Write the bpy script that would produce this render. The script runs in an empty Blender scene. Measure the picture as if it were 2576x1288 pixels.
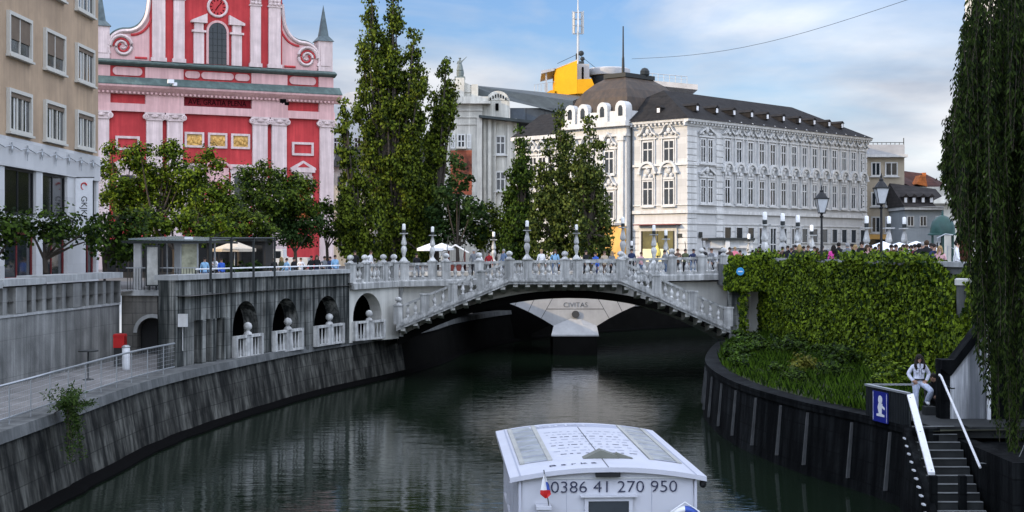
import bpy, bmesh, math, random
import numpy as np
from mathutils import Vector, Matrix, geometry
random.seed(7); RNG = np.random.default_rng(11)
S = bpy.context.scene; COL = S.collection
# ------------------------------------------------------------------ camera
EYE = 1.8; F = 3577.0; CX = 1288.0; HY = 629.0      # survey of the photograph (2576 px wide): focal length, centre, horizon
cam = bpy.data.cameras.new('camera'); co = bpy.data.objects.new('camera', cam); COL.objects.link(co)
co.location = (0, 0, EYE); co.rotation_euler = (math.radians(90), 0, 0)
cam.sensor_width = 36; cam.lens = 36 * F / 2576; cam.shift_y = -6 / 1024
cam.clip_start = .5; cam.clip_end = 6000; S.camera = co
S.view_settings.view_transform = 'Standard'; S.view_settings.look = 'None'
S.view_settings.exposure = .42; S.view_settings.gamma = 1.0
# ------------------------------------------------------------------ sun and sky
SUN = Vector((-.93, -.36, .36)).normalized()
ELEV = math.asin(SUN.z); AZ = math.atan2(SUN.x, SUN.y)
ld = bpy.data.lights.new('sun', 'SUN'); ld.energy = 2.7; ld.angle = math.radians(.55); ld.color = (1, .75, .44)
lo = bpy.data.objects.new('sun', ld); COL.objects.link(lo); lo.rotation_euler = (-SUN).to_track_quat('-Z', 'Y').to_euler()
lo.location = (-60, -20, 60)
w = bpy.data.worlds.new('World'); S.world = w; w.use_nodes = True
N = w.node_tree.nodes; L = w.node_tree.links; N.clear()
out = N.new('ShaderNodeOutputWorld'); bg = N.new('ShaderNodeBackground'); bg.inputs[1].default_value = .1
sky = N.new('ShaderNodeTexSky'); sky.sky_type = 'NISHITA'; sky.sun_disc = False
sky.sun_elevation = ELEV; sky.sun_rotation = AZ; sky.air_density = 1.2; sky.dust_density = .6; sky.ozone_density = 1.6
tc = N.new('ShaderNodeTexCoord')
mp = N.new('ShaderNodeMapping'); mp.inputs['Scale'].default_value = (1.5, 1.0, 5.5); mp.inputs['Location'].default_value = (.35, .245, .105)
mp.inputs['Rotation'].default_value = (0, math.radians(-12), 0)
n1 = N.new('ShaderNodeTexNoise'); n1.inputs['Scale'].default_value = 2.2; n1.inputs['Detail'].default_value = 7; n1.inputs['Roughness'].default_value = .52; n1.inputs['Distortion'].default_value = .5
r1 = N.new('ShaderNodeValToRGB'); r1.color_ramp.elements[0].position = .30; r1.color_ramp.elements[1].position = .60
n2 = N.new('ShaderNodeTexNoise'); n2.inputs['Scale'].default_value = 4.5; n2.inputs['Detail'].default_value = 6
r2 = N.new('ShaderNodeValToRGB'); r2.color_ramp.elements[0].position = .3; r2.color_ramp.elements[1].position = .72
r2.color_ramp.elements[0].color = (3.7, 4.2, 5.1, 1); r2.color_ramp.elements[1].color = (9.0, 8.9, 8.8, 1)
# the cloud sheet thickens towards the horizon
sx = N.new('ShaderNodeSeparateXYZ'); mr = N.new('ShaderNodeMapRange')
mr.inputs['From Min'].default_value = .0; mr.inputs['From Max'].default_value = .22; mr.inputs['To Min'].default_value = .22; mr.inputs['To Max'].default_value = -.2
ad = N.new('ShaderNodeMath'); ad.operation = 'ADD'
sk = N.new('ShaderNodeMixRGB'); sk.blend_type = 'MULTIPLY'; sk.inputs[0].default_value = 1; sk.inputs[2].default_value = (.74, .95, 1.42, 1)
mx = N.new('ShaderNodeMixRGB')
L.new(tc.outputs['Generated'], mp.inputs[0]); L.new(mp.outputs[0], n1.inputs[0]); L.new(mp.outputs[0], n2.inputs[0])
L.new(tc.outputs['Generated'], sx.inputs[0]); L.new(sx.outputs['Z'], mr.inputs['Value'])
L.new(n1.outputs[0], ad.inputs[0]); L.new(mr.outputs[0], ad.inputs[1]); L.new(ad.outputs[0], r1.inputs[0])
L.new(n2.outputs[0], r2.inputs[0]); L.new(sky.outputs[0], sk.inputs[1])
f3 = N.new('ShaderNodeMapRange'); f3.interpolation_type = 'SMOOTHSTEP'; f3.inputs['From Min'].default_value = .2; f3.inputs['From Max'].default_value = .45; f3.inputs['To Min'].default_value = 0; f3.inputs['To Max'].default_value = .6  # cloud cover added overhead and behind the camera to neutralise the fill light
f4 = N.new('ShaderNodeMapRange'); f4.interpolation_type = 'SMOOTHSTEP'; f4.inputs['From Min'].default_value = .2; f4.inputs['From Max'].default_value = -.3; f4.inputs['To Min'].default_value = 0; f4.inputs['To Max'].default_value = .6
fm3 = N.new('ShaderNodeMath'); fm3.operation = 'MAXIMUM'; fm4 = N.new('ShaderNodeMath'); fm4.operation = 'MAXIMUM'
L.new(sx.outputs['Z'], f3.inputs['Value']); L.new(sx.outputs['Y'], f4.inputs['Value']); L.new(f3.outputs[0], fm3.inputs[0]); L.new(f4.outputs[0], fm3.inputs[1])
L.new(r1.outputs[0], fm4.inputs[0]); L.new(fm3.outputs[0], fm4.inputs[1]); L.new(fm4.outputs[0], mx.inputs[0]); L.new(sk.outputs[0], mx.inputs[1]); L.new(r2.outputs[0], mx.inputs[2])
# sky brightened overhead and behind the camera, added to lift the shaded surfaces
f1 = N.new('ShaderNodeMapRange'); f1.interpolation_type = 'SMOOTHSTEP'; f1.inputs['From Min'].default_value = .24; f1.inputs['From Max'].default_value = .62; f1.inputs['To Min'].default_value = 1; f1.inputs['To Max'].default_value = 2.7
f2 = N.new('ShaderNodeMapRange'); f2.interpolation_type = 'SMOOTHSTEP'; f2.inputs['From Min'].default_value = .1; f2.inputs['From Max'].default_value = -.7; f2.inputs['To Min'].default_value = 0; f2.inputs['To Max'].default_value = 1.35
fa = N.new('ShaderNodeMath'); fa.operation = 'ADD'; vm = N.new('ShaderNodeVectorMath'); vm.operation = 'SCALE'
L.new(sx.outputs['Z'], f1.inputs['Value']); L.new(sx.outputs['Y'], f2.inputs['Value']); L.new(f1.outputs[0], fa.inputs[0]); L.new(f2.outputs[0], fa.inputs[1])
L.new(mx.outputs[0], vm.inputs[0]); L.new(fa.outputs[0], vm.inputs['Scale']); L.new(vm.outputs[0], bg.inputs[0]); L.new(bg.outputs[0], out.inputs[0])
S.cycles.max_bounces = 6; S.cycles.diffuse_bounces = 1; S.cycles.transparent_max_bounces = 6; S.cycles.caustics_reflective = False; S.cycles.caustics_refractive = False

# ------------------------------------------------------------------ survey helpers
def X(dx, Y): return (dx - CX) / F * Y
def Z(dy, Y): return EYE - (dy - HY) / F * Y
def P(dx, dy, Y): return Vector((X(dx, Y), Y, Z(dy, Y)))
class Plane:
    """vertical plane through p0 along d (unit, in plan); u along it"""
    def __init__(s, p0, d): s.p = Vector(p0); s.d = Vector(d).normalized(); s.rz = math.atan2(s.d.y, s.d.x)
    def u(s, dx):
        t = (dx - CX) / F
        return (t * s.p.y - s.p.x) / (s.d.x - t * s.d.y)
    def Y(s, dx): return s.p.y + s.u(dx) * s.d.y
    def z(s, dx, dy): return Z(dy, s.Y(dx))

# ------------------------------------------------------------------ materials
def mat(name, col, rough=.75, var=.18, scale=1.3, streak=0, scol=None, sk=1.0, spec=.3, metal=0, bump=0, bscale=14, brick=None, bdark=.55, sharp=.12, bvar=.8):
    m = bpy.data.materials.new(name); m.use_nodes = True
    n = m.node_tree.nodes; l = m.node_tree.links; b = n['Principled BSDF']
    b.inputs['Roughness'].default_value = rough; b.inputs['Metallic'].default_value = metal
    b.inputs['Specular IOR Level'].default_value = spec
    g = n.new('ShaderNodeNewGeometry')
    no = n.new('ShaderNodeTexNoise'); no.inputs['Scale'].default_value = scale; no.inputs['Detail'].default_value = 6; no.inputs['Roughness'].default_value = .6
    l.new(g.outputs['Position'], no.inputs[0])
    rp = n.new('ShaderNodeValToRGB'); rp.color_ramp.elements[0].position = .3; rp.color_ramp.elements[1].position = .7
    rp.color_ramp.elements[0].color = (*[c * (1 - var) for c in col], 1); rp.color_ramp.elements[1].color = (*[min(1, c * (1 + var)) for c in col], 1)
    l.new(no.outputs[0], rp.inputs[0]); cur = rp.outputs[0]
    if brick:
        sp = n.new('ShaderNodeSeparateXYZ'); l.new(g.outputs['Position'], sp.inputs[0])
        am = n.new('ShaderNodeMath'); am.operation = 'ADD'; l.new(sp.outputs[0], am.inputs[0]); l.new(sp.outputs[1], am.inputs[1])
        cb = n.new('ShaderNodeCombineXYZ'); l.new(am.outputs[0], cb.inputs[0]); l.new(sp.outputs[2], cb.inputs[1])
        bk = n.new('ShaderNodeTexBrick'); bk.inputs['Scale'].default_value = 1; bk.inputs['Brick Width'].default_value = brick[0]; bk.inputs['Row Height'].default_value = brick[1]
        bk.inputs['Mortar Size'].default_value = brick[2]; bk.inputs['Color1'].default_value = (1, 1, 1, 1); bk.inputs['Color2'].default_value = (bvar, bvar, bvar, 1)
        bk.inputs['Mortar'].default_value = (bdark, bdark, bdark, 1); l.new(cb.outputs[0], bk.inputs[0])
        mu = n.new('ShaderNodeMixRGB'); mu.blend_type = 'MULTIPLY'; mu.inputs[0].default_value = 1
        l.new(cur, mu.inputs[1]); l.new(bk.outputs[0], mu.inputs[2]); cur = mu.outputs[0]
    if streak:
        for j, (a, zz) in enumerate(((2.6, .16), (7.5, .35))):
            mpp = n.new('ShaderNodeMapping'); mpp.inputs['Scale'].default_value = (a * sk, a * sk, zz * sk); mpp.inputs['Location'].default_value = (j * 9.1, 3.3, j)
            l.new(g.outputs['Position'], mpp.inputs[0])
            s2 = n.new('ShaderNodeTexNoise'); s2.inputs['Scale'].default_value = 1; s2.inputs['Detail'].default_value = 5; l.new(mpp.outputs[0], s2.inputs[0])
            rr = n.new('ShaderNodeValToRGB'); rr.color_ramp.elements[0].position = .5 - sharp + .04 * j; rr.color_ramp.elements[1].position = .5 + sharp + .04 * j
            l.new(s2.outputs[0], rr.inputs[0])
            ms = n.new('ShaderNodeMath'); ms.operation = 'MULTIPLY'; ms.inputs[1].default_value = streak * (1 if j == 0 else .7); l.new(rr.outputs[0], ms.inputs[0])
            mm = n.new('ShaderNodeMixRGB'); l.new(ms.outputs[0], mm.inputs[0]); l.new(cur, mm.inputs[1])
            mm.inputs[2].default_value = (*(scol or [c * .25 for c in col]), 1); cur = mm.outputs[0]
    l.new(cur, b.inputs['Base Color'])
    if bump:
        nb = n.new('ShaderNodeTexNoise'); nb.inputs['Scale'].default_value = bscale; nb.inputs['Detail'].default_value = 4; l.new(g.outputs['Position'], nb.inputs[0])
        bp = n.new('ShaderNodeBump'); bp.inputs['Strength'].default_value = bump; bp.inputs['Distance'].default_value = .05
        l.new(nb.outputs[0], bp.inputs['Height']); l.new(bp.outputs[0], b.inputs['Normal'])
    return m
def flat(name, col, rough=.6, spec=.3, metal=0): return mat(name, col, rough, var=.06, scale=6, spec=spec, metal=metal)
def leafmat(name, dark, light, trans=.25):
    m = bpy.data.materials.new(name); m.use_nodes = True
    n = m.node_tree.nodes; l = m.node_tree.links; b = n['Principled BSDF']; o = n['Material Output']
    g = n.new('ShaderNodeNewGeometry'); rp = n.new('ShaderNodeValToRGB')
    rp.color_ramp.elements[0].position = .22; rp.color_ramp.elements[0].color = (*dark, 1); rp.color_ramp.elements[1].color = (*light, 1)
    l.new(g.outputs['Random Per Island'], rp.inputs[0]); l.new(rp.outputs[0], b.inputs['Base Color'])
    b.inputs['Roughness'].default_value = .6; b.inputs['Specular IOR Level'].default_value = .1
    t = n.new('ShaderNodeBsdfTranslucent'); l.new(rp.outputs[0], t.inputs[0]); mxs = n.new('ShaderNodeMixShader'); mxs.inputs[0].default_value = trans
    l.new(b.outputs[0], mxs.inputs[1]); l.new(t.outputs[0], mxs.inputs[2]); l.new(mxs.outputs[0], o.inputs[0])
    return m
def glassmat(name, col=(.02, .025, .03), rough=.06, var=.5):
    return mat(name, col, rough, var=var, scale=.9, spec=.6)

# ------------------------------------------------------------------ mesh builder
class MB:
    def __init__(s, M=None): s.v = []; s.f = []; s.mi = []; s.M = M or Matrix()
    def add(s, vs, fs, mi=0):
        n = len(s.v); s.v += [tuple(s.M @ Vector(v)) for v in vs]; s.f += [tuple(i + n for i in f) for f in fs]; s.mi += [mi] * len(fs); return s
    def box(s, x0, x1, y0, y1, z0, z1, mi=0):
        return s.add([(x0, y0, z0), (x1, y0, z0), (x1, y1, z0), (x0, y1, z0), (x0, y0, z1), (x1, y0, z1), (x1, y1, z1), (x0, y1, z1)],
              [(0, 3, 2, 1), (4, 5, 6, 7), (0, 1, 5, 4), (1, 2, 6, 5), (2, 3, 7, 6), (3, 0, 4, 7)], mi)
    def prism(s, poly, a, b, ax='y', mi=0):
        k = {'y': lambda p, q, t: (p, t, q), 'x': lambda p, q, t: (t, p, q), 'z': lambda p, q, t: (p, q, t)}[ax]; n = len(poly)
        vs = [k(p, q, a) for p, q in poly] + [k(p, q, b) for p, q in poly]
        return s.add(vs, [tuple(range(n)), tuple(range(2 * n - 1, n - 1, -1))] + [(i, i + n, (i + 1) % n + n, (i + 1) % n) for i in range(n)], mi)
    def lathe(s, prof, c=(0, 0, 0), seg=10, mi=0, half=False):
        n = len(prof); vs = []; fs = []
        for i in range(seg):
            a = 2 * math.pi * i / seg
            for r, z in prof: vs.append((c[0] + r * math.cos(a), c[1] + r * math.sin(a), c[2] + z))
        for i in range(seg):
            j = (i + 1) % seg
            for k in range(n - 1): fs.append((i * n + k, j * n + k, j * n + k + 1, i * n + k + 1))
        fs.append(tuple(i * n + n - 1 for i in range(seg))); fs.append(tuple((seg - 1 - i) * n for i in range(seg)))
        return s.add(vs, fs, mi)
    def tube(s, pts, r, seg=6, mi=0):
        pts = [Vector(p) for p in pts]; n = len(pts); rr = r if isinstance(r, (list, tuple)) else [r] * n
        vs = []; fs = []
        for i, p in enumerate(pts):
            d = (pts[min(i + 1, n - 1)] - pts[max(i - 1, 0)]).normalized()
            a = d.cross(Vector((0, 0, 1)));
            if a.length < .05: a = d.cross(Vector((1, 0, 0)))
            a.normalize(); b = d.cross(a)
            for k in range(seg):
                t = 2 * math.pi * k / seg; vs.append(tuple(p + (a * math.cos(t) + b * math.sin(t)) * rr[i]))
        for i in range(n - 1):
            for k in range(seg): fs.append((i * seg + k, i * seg + (k + 1) % seg, (i + 1) * seg + (k + 1) % seg, (i + 1) * seg + k))
        fs.append(tuple(range(seg))); fs.append(tuple((n - 1) * seg + seg - 1 - k for k in range(seg)))
        return s.add(vs, fs, mi)
    def ell(s, c, r, seg=10, rings=6, mi=0):
        if not isinstance(r, (list, tuple)): r = (r, r, r)
        vs = []; fs = []
        for j in range(rings + 1):
            t = math.pi * j / rings
            for i in range(seg):
                a = 2 * math.pi * i / seg; vs.append((c[0] + r[0] * math.sin(t) * math.cos(a), c[1] + r[1] * math.sin(t) * math.sin(a), c[2] - r[2] * math.cos(t)))
        for j in range(rings):
            for i in range(seg): fs.append((j * seg + i, j * seg + (i + 1) % seg, (j + 1) * seg + (i + 1) % seg, (j + 1) * seg + i))
        return s.add(vs, fs, mi)
    def sweep(s, path, prof, mi=0, closed=False):
        """profile (out, z) swept along a plan path of (x, y, z0); out = to the right of travel"""
        n = len(path); vs = []; fs = []; m = len(prof)
        for i, p in enumerate(path):
            a = path[max(i - 1, 0)]; b = path[min(i + 1, n - 1)]; d = Vector((b[0] - a[0], b[1] - a[1])).normalized(); nr = Vector((d.y, -d.x))
            for o, z in prof: vs.append((p[0] + nr.x * o, p[1] + nr.y * o, p[2] + z))
        for i in range(n - 1):
            for k in range(m): fs.append((i * m + k, (i + 1) * m + k, (i + 1) * m + (k + 1) % m, i * m + (k + 1) % m))
        fs.append(tuple(range(m))); fs.append(tuple((n - 1) * m + m - 1 - k for k in range(m)))
        return s.add(vs, fs, mi)
    def archwall(s, u0, u1, z0, z1, ua, ub, zs, ya, yb, seg=12, rise=None, zb=None, mi=0):
        """wall u0..u1 with one arched opening ua..ub springing at zs, from zb"""
        s.box(u0, ua, ya, yb, z0, z1, mi); s.box(ub, u1, ya, yb, z0, z1, mi); r = (ub - ua) / 2; rs = rise or r; c = (ua + ub) / 2
        pts = [(c - r * math.cos(math.pi * i / seg), zs + rs * math.sin(math.pi * i / seg)) for i in range(seg + 1)]
        for i in range(seg): s.prism([pts[i], pts[i + 1], (pts[i + 1][0], z1), (pts[i][0], z1)], ya, yb, 'y', mi)
        if zb is not None and zb > z0: s.box(ua, ub, ya, yb, z0, zb, mi)
        return s
    def build(s, name, mats, parent=None, smooth=None, fix=True, loc=None, rz=0):
        me = bpy.data.meshes.new(name); me.from_pydata(s.v, [], s.f)
        for m in (mats if isinstance(mats, (list, tuple)) else [mats]): me.materials.append(m)
        me.polygons.foreach_set('material_index', s.mi)
        if fix:
            bm = bmesh.new(); bm.from_mesh(me); bmesh.ops.recalc_face_normals(bm, faces=bm.faces); bm.to_mesh(me); bm.free()
        if smooth:
            me.polygons.foreach_set('use_smooth', [True] * len(me.polygons)); me.set_sharp_from_angle(angle=math.radians(smooth))
        o = bpy.data.objects.new(name, me); COL.objects.link(o)
        if parent: o.parent = parent
        if loc is not None: o.location = loc
        if rz: o.rotation_euler = (0, 0, rz)
        return o
def tag(o, label, cat, group=None, kind=None):
    if label: o['label'] = label
    if cat: o['category'] = cat
    if group: o['group'] = group
    if kind: o['kind'] = kind
    return o
def thing(name, label, cat, loc=(0, 0, 0), rz=0, group=None):
    o = bpy.data.objects.new(name, None); COL.objects.link(o); o.location = loc; o.rotation_euler = (0, 0, rz); o.empty_display_size = .3
    return tag(o, label, cat, group)
def struct(o): o['kind'] = 'structure'; return o
def dup(o, parent=None, loc=None, rz=None, label=None):
    c = o.copy(); COL.objects.link(c)
    if parent: c.parent = parent
    if loc is not None: c.location = loc
    if rz is not None: c.rotation_euler = (0, 0, rz)
    if label: c['label'] = label
    for ch in list(o.children): dup(ch, c)
    return c
def put(src, parent, loc, rz=0):
    c = src.copy(); COL.objects.link(c); c.parent = parent; c.location = loc; c.rotation_euler = (0, 0, rz)
    for ch in list(src.children): dup(ch, c)
    return c
def text(body, size, m, parent, M, name='lettering', ext=.01, align='CENTER', offset=0, sx=1):
    cu = bpy.data.curves.new(name, 'FONT'); cu.body = body; cu.size = size; cu.extrude = ext; cu.align_x = align; cu.align_y = 'CENTER'; cu.offset = offset; cu.resolution_u = 4
    t = bpy.data.objects.new(name, cu); COL.objects.link(t); bpy.context.view_layer.update()
    me = bpy.data.meshes.new_from_object(t.evaluated_get(bpy.context.evaluated_depsgraph_get())); bpy.data.objects.remove(t)
    me.materials.clear(); me.materials.append(m); me.transform(M @ Matrix.Diagonal((sx, 1, 1, 1)))
    o = bpy.data.objects.new(name, me); COL.objects.link(o); o.parent = parent; return o
FRONT = Matrix.Rotation(math.radians(90), 4, 'X')      # text standing upright and facing -y
def catmull(pts, n=6):
    pts = [Vector(p) for p in pts]; out = []
    for i in range(len(pts) - 1):
        p0, p1, p2, p3 = pts[max(i - 1, 0)], pts[i], pts[i + 1], pts[min(i + 2, len(pts) - 1)]
        for k in range(n):
            t = k / n; out.append(.5 * ((2 * p1) + (p2 - p0) * t + (2 * p0 - 5 * p1 + 4 * p2 - p3) * t * t + (3 * p1 - p0 - 3 * p2 + p3) * t ** 3))
    out.append(pts[-1]); return out
# ------------------------------------------------------------------ foliage
def leafmesh(name, C, A, Nn, Ln, W, m, parent=None, base=(0, 0, 0)):
    """diamond leaves: centre C, long axis A, face normal Nn"""
    C = np.asarray(C, float) - np.array(base); n = len(C)
    A = A / np.maximum(np.linalg.norm(A, axis=1, keepdims=True), 1e-6)
    B = np.cross(A, Nn); B /= np.maximum(np.linalg.norm(B, axis=1, keepdims=True), 1e-6)
    Ln = np.broadcast_to(np.asarray(Ln, float), (n,))[:, None]; W = np.broadcast_to(np.asarray(W, float), (n,))[:, None]
    fold = np.cross(A, B) * W * .25
    V = np.stack([C - A * Ln * .5, C + B * W * .5 - A * Ln * .08 + fold, C + A * Ln * .5, C - B * W * .5 - A * Ln * .08 + fold], 1).reshape(-1, 3)
    me = bpy.data.meshes.new(name); me.vertices.add(4 * n); me.vertices.foreach_set('co', V.ravel())
    me.loops.add(4 * n); me.loops.foreach_set('vertex_index', np.arange(4 * n)); me.polygons.add(n)
    me.polygons.foreach_set('loop_start', np.arange(n) * 4); me.polygons.foreach_set('loop_total', np.full(n, 4)); me.update()
    me.materials.append(m); o = bpy.data.objects.new(name, me); COL.objects.link(o)
    if parent: o.parent = parent
    return o
def rnd(n): v = RNG.normal(size=(n, 3)); return v / np.linalg.norm(v, axis=1, keepdims=True)
def lobes_leaves(lobes, dens, size, clump=.55, shell=.55, per=22, up=.5, upaxis=0.0):
    """leaf clumps spread through ellipsoid lobes [(centre, (rx,ry,rz))]"""
    Cs = []; Ns = []
    for c, r in lobes:
        c = np.array(c); r = np.array(r); area = (r[0] * r[1] * r[2]) ** (2 / 3) * 12
        k = max(3, int(area * dens / per)); d = rnd(k); rad = (shell + (1 - shell) * RNG.random(k)) * RNG.uniform(.82, 1.08, k)
        cc = c + d * rad[:, None] * r
        for q, dd in zip(cc, d):
            m = max(4, int(per * RNG.uniform(.5, 1.5))); cs = clump * RNG.uniform(.6, 1.3)
            off = rnd(m) * (RNG.random(m) ** .5)[:, None] * cs * np.array([1, 1, .75])
            Cs.append(q + off); nn = off / cs * .8 + dd * .6 + np.array([0, 0, up]) + rnd(m) * .7; Ns.append(nn)
    C = np.concatenate(Cs); Nn = np.concatenate(Ns); Nn /= np.linalg.norm(Nn, axis=1, keepdims=True)
    A = np.cross(Nn, rnd(len(C))) + np.array([0, 0, upaxis]); Ln = size * RNG.uniform(.7, 1.35, len(C))
    return C, A, Nn, Ln
# ================================================================== materials of the setting
M_pave = mat('paving', (.22, .21, .2), .85, .25, .8, brick=(1.2, .6, .01))
M_quay = mat('quay_stone', (.12, .12, .105), .8, .7, .9, streak=.86, scol=(.006, .007, .007), spec=.08, brick=(1.7, .62, .016), bdark=.45, bvar=.7, bump=.5, bscale=4, sharp=.13)
M_quaytop = mat('quay_coping', (.15, .155, .15), .8, .35, 1.2, streak=.5, scol=(.05, .055, .055), bump=.2)
M_rwall = mat('dark_quay_stone', (.016, .018, .019), .8, .6, .7, streak=.95, scol=(.002, .0025, .003), spec=.05, bump=.4, bscale=5, brick=(1.6, .6, .02), bdark=.4, bvar=.6)
M_wallA = mat('weathered_concrete', (.36, .36, .34), .85, .5, .5, streak=.75, scol=(.055, .06, .058), bump=.25, sharp=.24, brick=(2.6, 1.3, .012), bdark=.65, bvar=.85)
M_wallC = mat('stained_stone', (.3, .305, .28), .82, .6, .8, streak=.92, scol=(.012, .016, .016), spec=.1, brick=(1.3, .55, .014), bdark=.45, bvar=.7, bump=.25, sharp=.09)
M_doorwall = mat('ashlar', (.2, .19, .17), .85, .3, 1.0, streak=.4, scol=(.05, .05, .045), brick=(1.1, .5, .018), bdark=.5, bump=.25)
M_coping = mat('pale_coping', (.4, .41, .4), .8, .25, 1.5, streak=.35, scol=(.16, .165, .16), bump=.15)
M_bstone = mat('bridge_stone', (.5, .5, .475), .8, .3, 1.6, streak=.6, scol=(.11, .115, .11), bump=.25, bscale=18, sk=1.6)
M_baluster = mat('baluster_stone', (.6, .6, .57), .8, .35, 2.5, streak=.5, scol=(.18, .18, .175), sk=2)
M_plaster = mat('pale_plaster', (.62, .61, .55), .85, .12, .8, streak=.25, scol=(.3, .3, .27))
M_shade = mat('painted_shade', (.006, .006, .0055), .9, .3, .8, spec=.03)  # near-black colour stands for the shade under bridges and behind the arches
M_black = flat('blackened_metal', (.012, .013, .014), .5)
M_iron = flat('dark_iron', (.02, .024, .024), .5)
M_steel = flat('galvanised_steel', (.42, .44, .45), .42, metal=.6)
M_white = flat('white_paint', (.78, .79, .8), .45)
M_void = flat('black_and_painted_shade', (.004, .004, .004), .95, spec=.02)  # plain black for doors, letters, fittings; in the vault, painted shade
M_red = flat('red_paint', (.5, .02, .02), .4)
M_dark = flat('dark_door', (.025, .025, .025), .6)
# ================================================================== ground, water, paths
Q = catmull([(-13.2, 12, 0), (-12.75, 28, 0), (-12.6, 37.9, 0), (-12.6, 42, 0), (-12.45, 50.3, 0), (-11.3, 58.7, 0), (-9.33, 68.4, 0), (-6.4, 78.1, 0), (-4.6, 86, 0), (-3.2, 96, 0), (1, 110, 0), (9, 121, 0), (30, 141, 0), (60, 170, 0), (150, 255, 0)], 5)
RQ = catmull([(10.7, 37.4, 0), (10.1, 40.5, 0), (8.9, 44.7, 0), (8.0, 50.6, 0), (8.0, 57.5, 0), (8.8, 64, 0), (10.4, 72, 0), (11.6, 76, 0), (12.4, 84, 0), (14.0, 94, 0), (19, 103, 0), (40, 124, 0)], 5)
hole = [(-19.4, -60), (-18.5, 20), (-17.6, 44), (-16.72, 60.5), (-16.7, 63.4), (-14.3, 63.4), (-13.4, 55.4), (-12.5, 55.4), (-11.75, 60), (-10.1, 66), (-8.1, 72.6), (-6.0, 76.5), (-4.9, 80), (-3.9, 88), (-3, 96), (.6, 110.5), (9, 122),
        (60, 170), (150, 255), (165, 240), (40, 123), (19, 102), (14.2, 94), (13.6, 78), (15.4, 52.4), (16.2, 47), (16.5, 41), (14.6, 40.6), (14.6, 20), (14.6, -60)]
outer = [(-900, -300), (900, -300), (900, 3000), (-900, 3000)]
pts = outer + hole
tri = geometry.tessellate_polygon([[Vector((*p, 0)) for p in outer], [Vector((*p, 0)) for p in hole]])
me = bpy.data.meshes.new('ground'); me.from_pydata([(x, y, 0) for x, y in pts], [], tri); me.materials.append(M_pave)
g = bpy.data.objects.new('ground', me); COL.objects.link(g); struct(g)
# water: dark green, rippled
mw = bpy.data.materials.new('river_water'); mw.use_nodes = True
n = mw.node_tree.nodes; l = mw.node_tree.links; b = n['Principled BSDF']
b.inputs['Base Color'].default_value = (.006, .012, .006, 1); b.inputs['Roughness'].default_value = .04; b.inputs['IOR'].default_value = 1.33; b.inputs['Specular IOR Level'].default_value = .5
gg = n.new('ShaderNodeNewGeometry'); prev = None
for sc_, st, dist, an in ((.8, .2, .06, (.7, 1.3, 1)), (3.0, .2, .03, (.5, 1.6, 1))):
    mp_ = n.new('ShaderNodeMapping'); mp_.inputs['Scale'].default_value = an; l.new(gg.outputs['Position'], mp_.inputs[0])
    nn_ = n.new('ShaderNodeTexNoise'); nn_.inputs['Scale'].default_value = sc_; nn_.inputs['Detail'].default_value = 3; nn_.inputs['Distortion'].default_value = .5; l.new(mp_.outputs[0], nn_.inputs[0])
    bp_ = n.new('ShaderNodeBump'); bp_.inputs['Strength'].default_value = st; bp_.inputs['Distance'].default_value = dist; l.new(nn_.outputs[0], bp_.inputs['Height'])
    if prev: l.new(prev, bp_.inputs['Normal'])
    prev = bp_.outputs[0]
l.new(prev, b.inputs['Normal'])
wz = -5.1
o = MB().add([(-20, -60, wz), (40, -60, wz), (175, 260, wz), (-20, 260, wz)], [(0, 1, 2, 3)]).build('river_water', mw, fix=False); struct(o)
# lower left path and the right-hand terrace soil
lp = [(-24, 10), (-24, 80)] + [(p.x - 1.0, p.y) for p in Q if p.y < 81][::-1]
o = MB().add([(x, y, -2.86) for x, y in lp], [tuple(range(len(lp)))]).build('path', M_pave, fix=False); struct(o)
M_soil = mat('soil', (.03, .032, .018), .95, .4, 2)
rt = [(p.x + .4, p.y) for p in RQ if p.y < 80] + [(14, 79), (20, 60), (20, 38), (12.3, 37.6)]
o = MB().add([(x, y, -2.97) for x, y in rt], [tuple(range(len(rt)))]).build('terrace_soil', M_soil, fix=False); struct(o)
# ================================================================== left quay
r = thing('quay_wall', 'long curving dark stone quay wall with pale vertical streaks along the left side of the river', 'wall', (-12.6, 42, wz))
T = Matrix.Translation(-Vector(r.location))
QP = [(.12, wz - .6), (0, wz + .1), (-.33, -3.08), (-1.3, -3.08), (-1.3, wz - .6)]; qi = next(i for i, p in enumerate(Q) if p.y > 78.5)
MB(T).sweep([tuple(p) for p in Q[:qi + 1]], QP).build('wall', M_quay, r); MB(T).sweep([tuple(p) for p in Q[qi:]], QP).build('shade_toned_wall', M_shade, r)  # from the bridge onward the shade is put into the wall colour
MB(T).sweep([tuple(p) for p in Q], [(-.2, -3.08), (-.25, -2.78), (-1.25, -2.78), (-1.25, -3.075)]).build('coping', M_quaytop, r)
foot = []
for i, p in enumerate(Q): foot.append((p.x + random.uniform(0, .12), p.y, p.z))
MB(T).sweep(foot, [(.45, wz - .5), (.4, wz + .06), (.3, wz + .13), (-.05, wz + .2), (-.05, wz - .5)]).build('footing', M_void, r)
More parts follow.
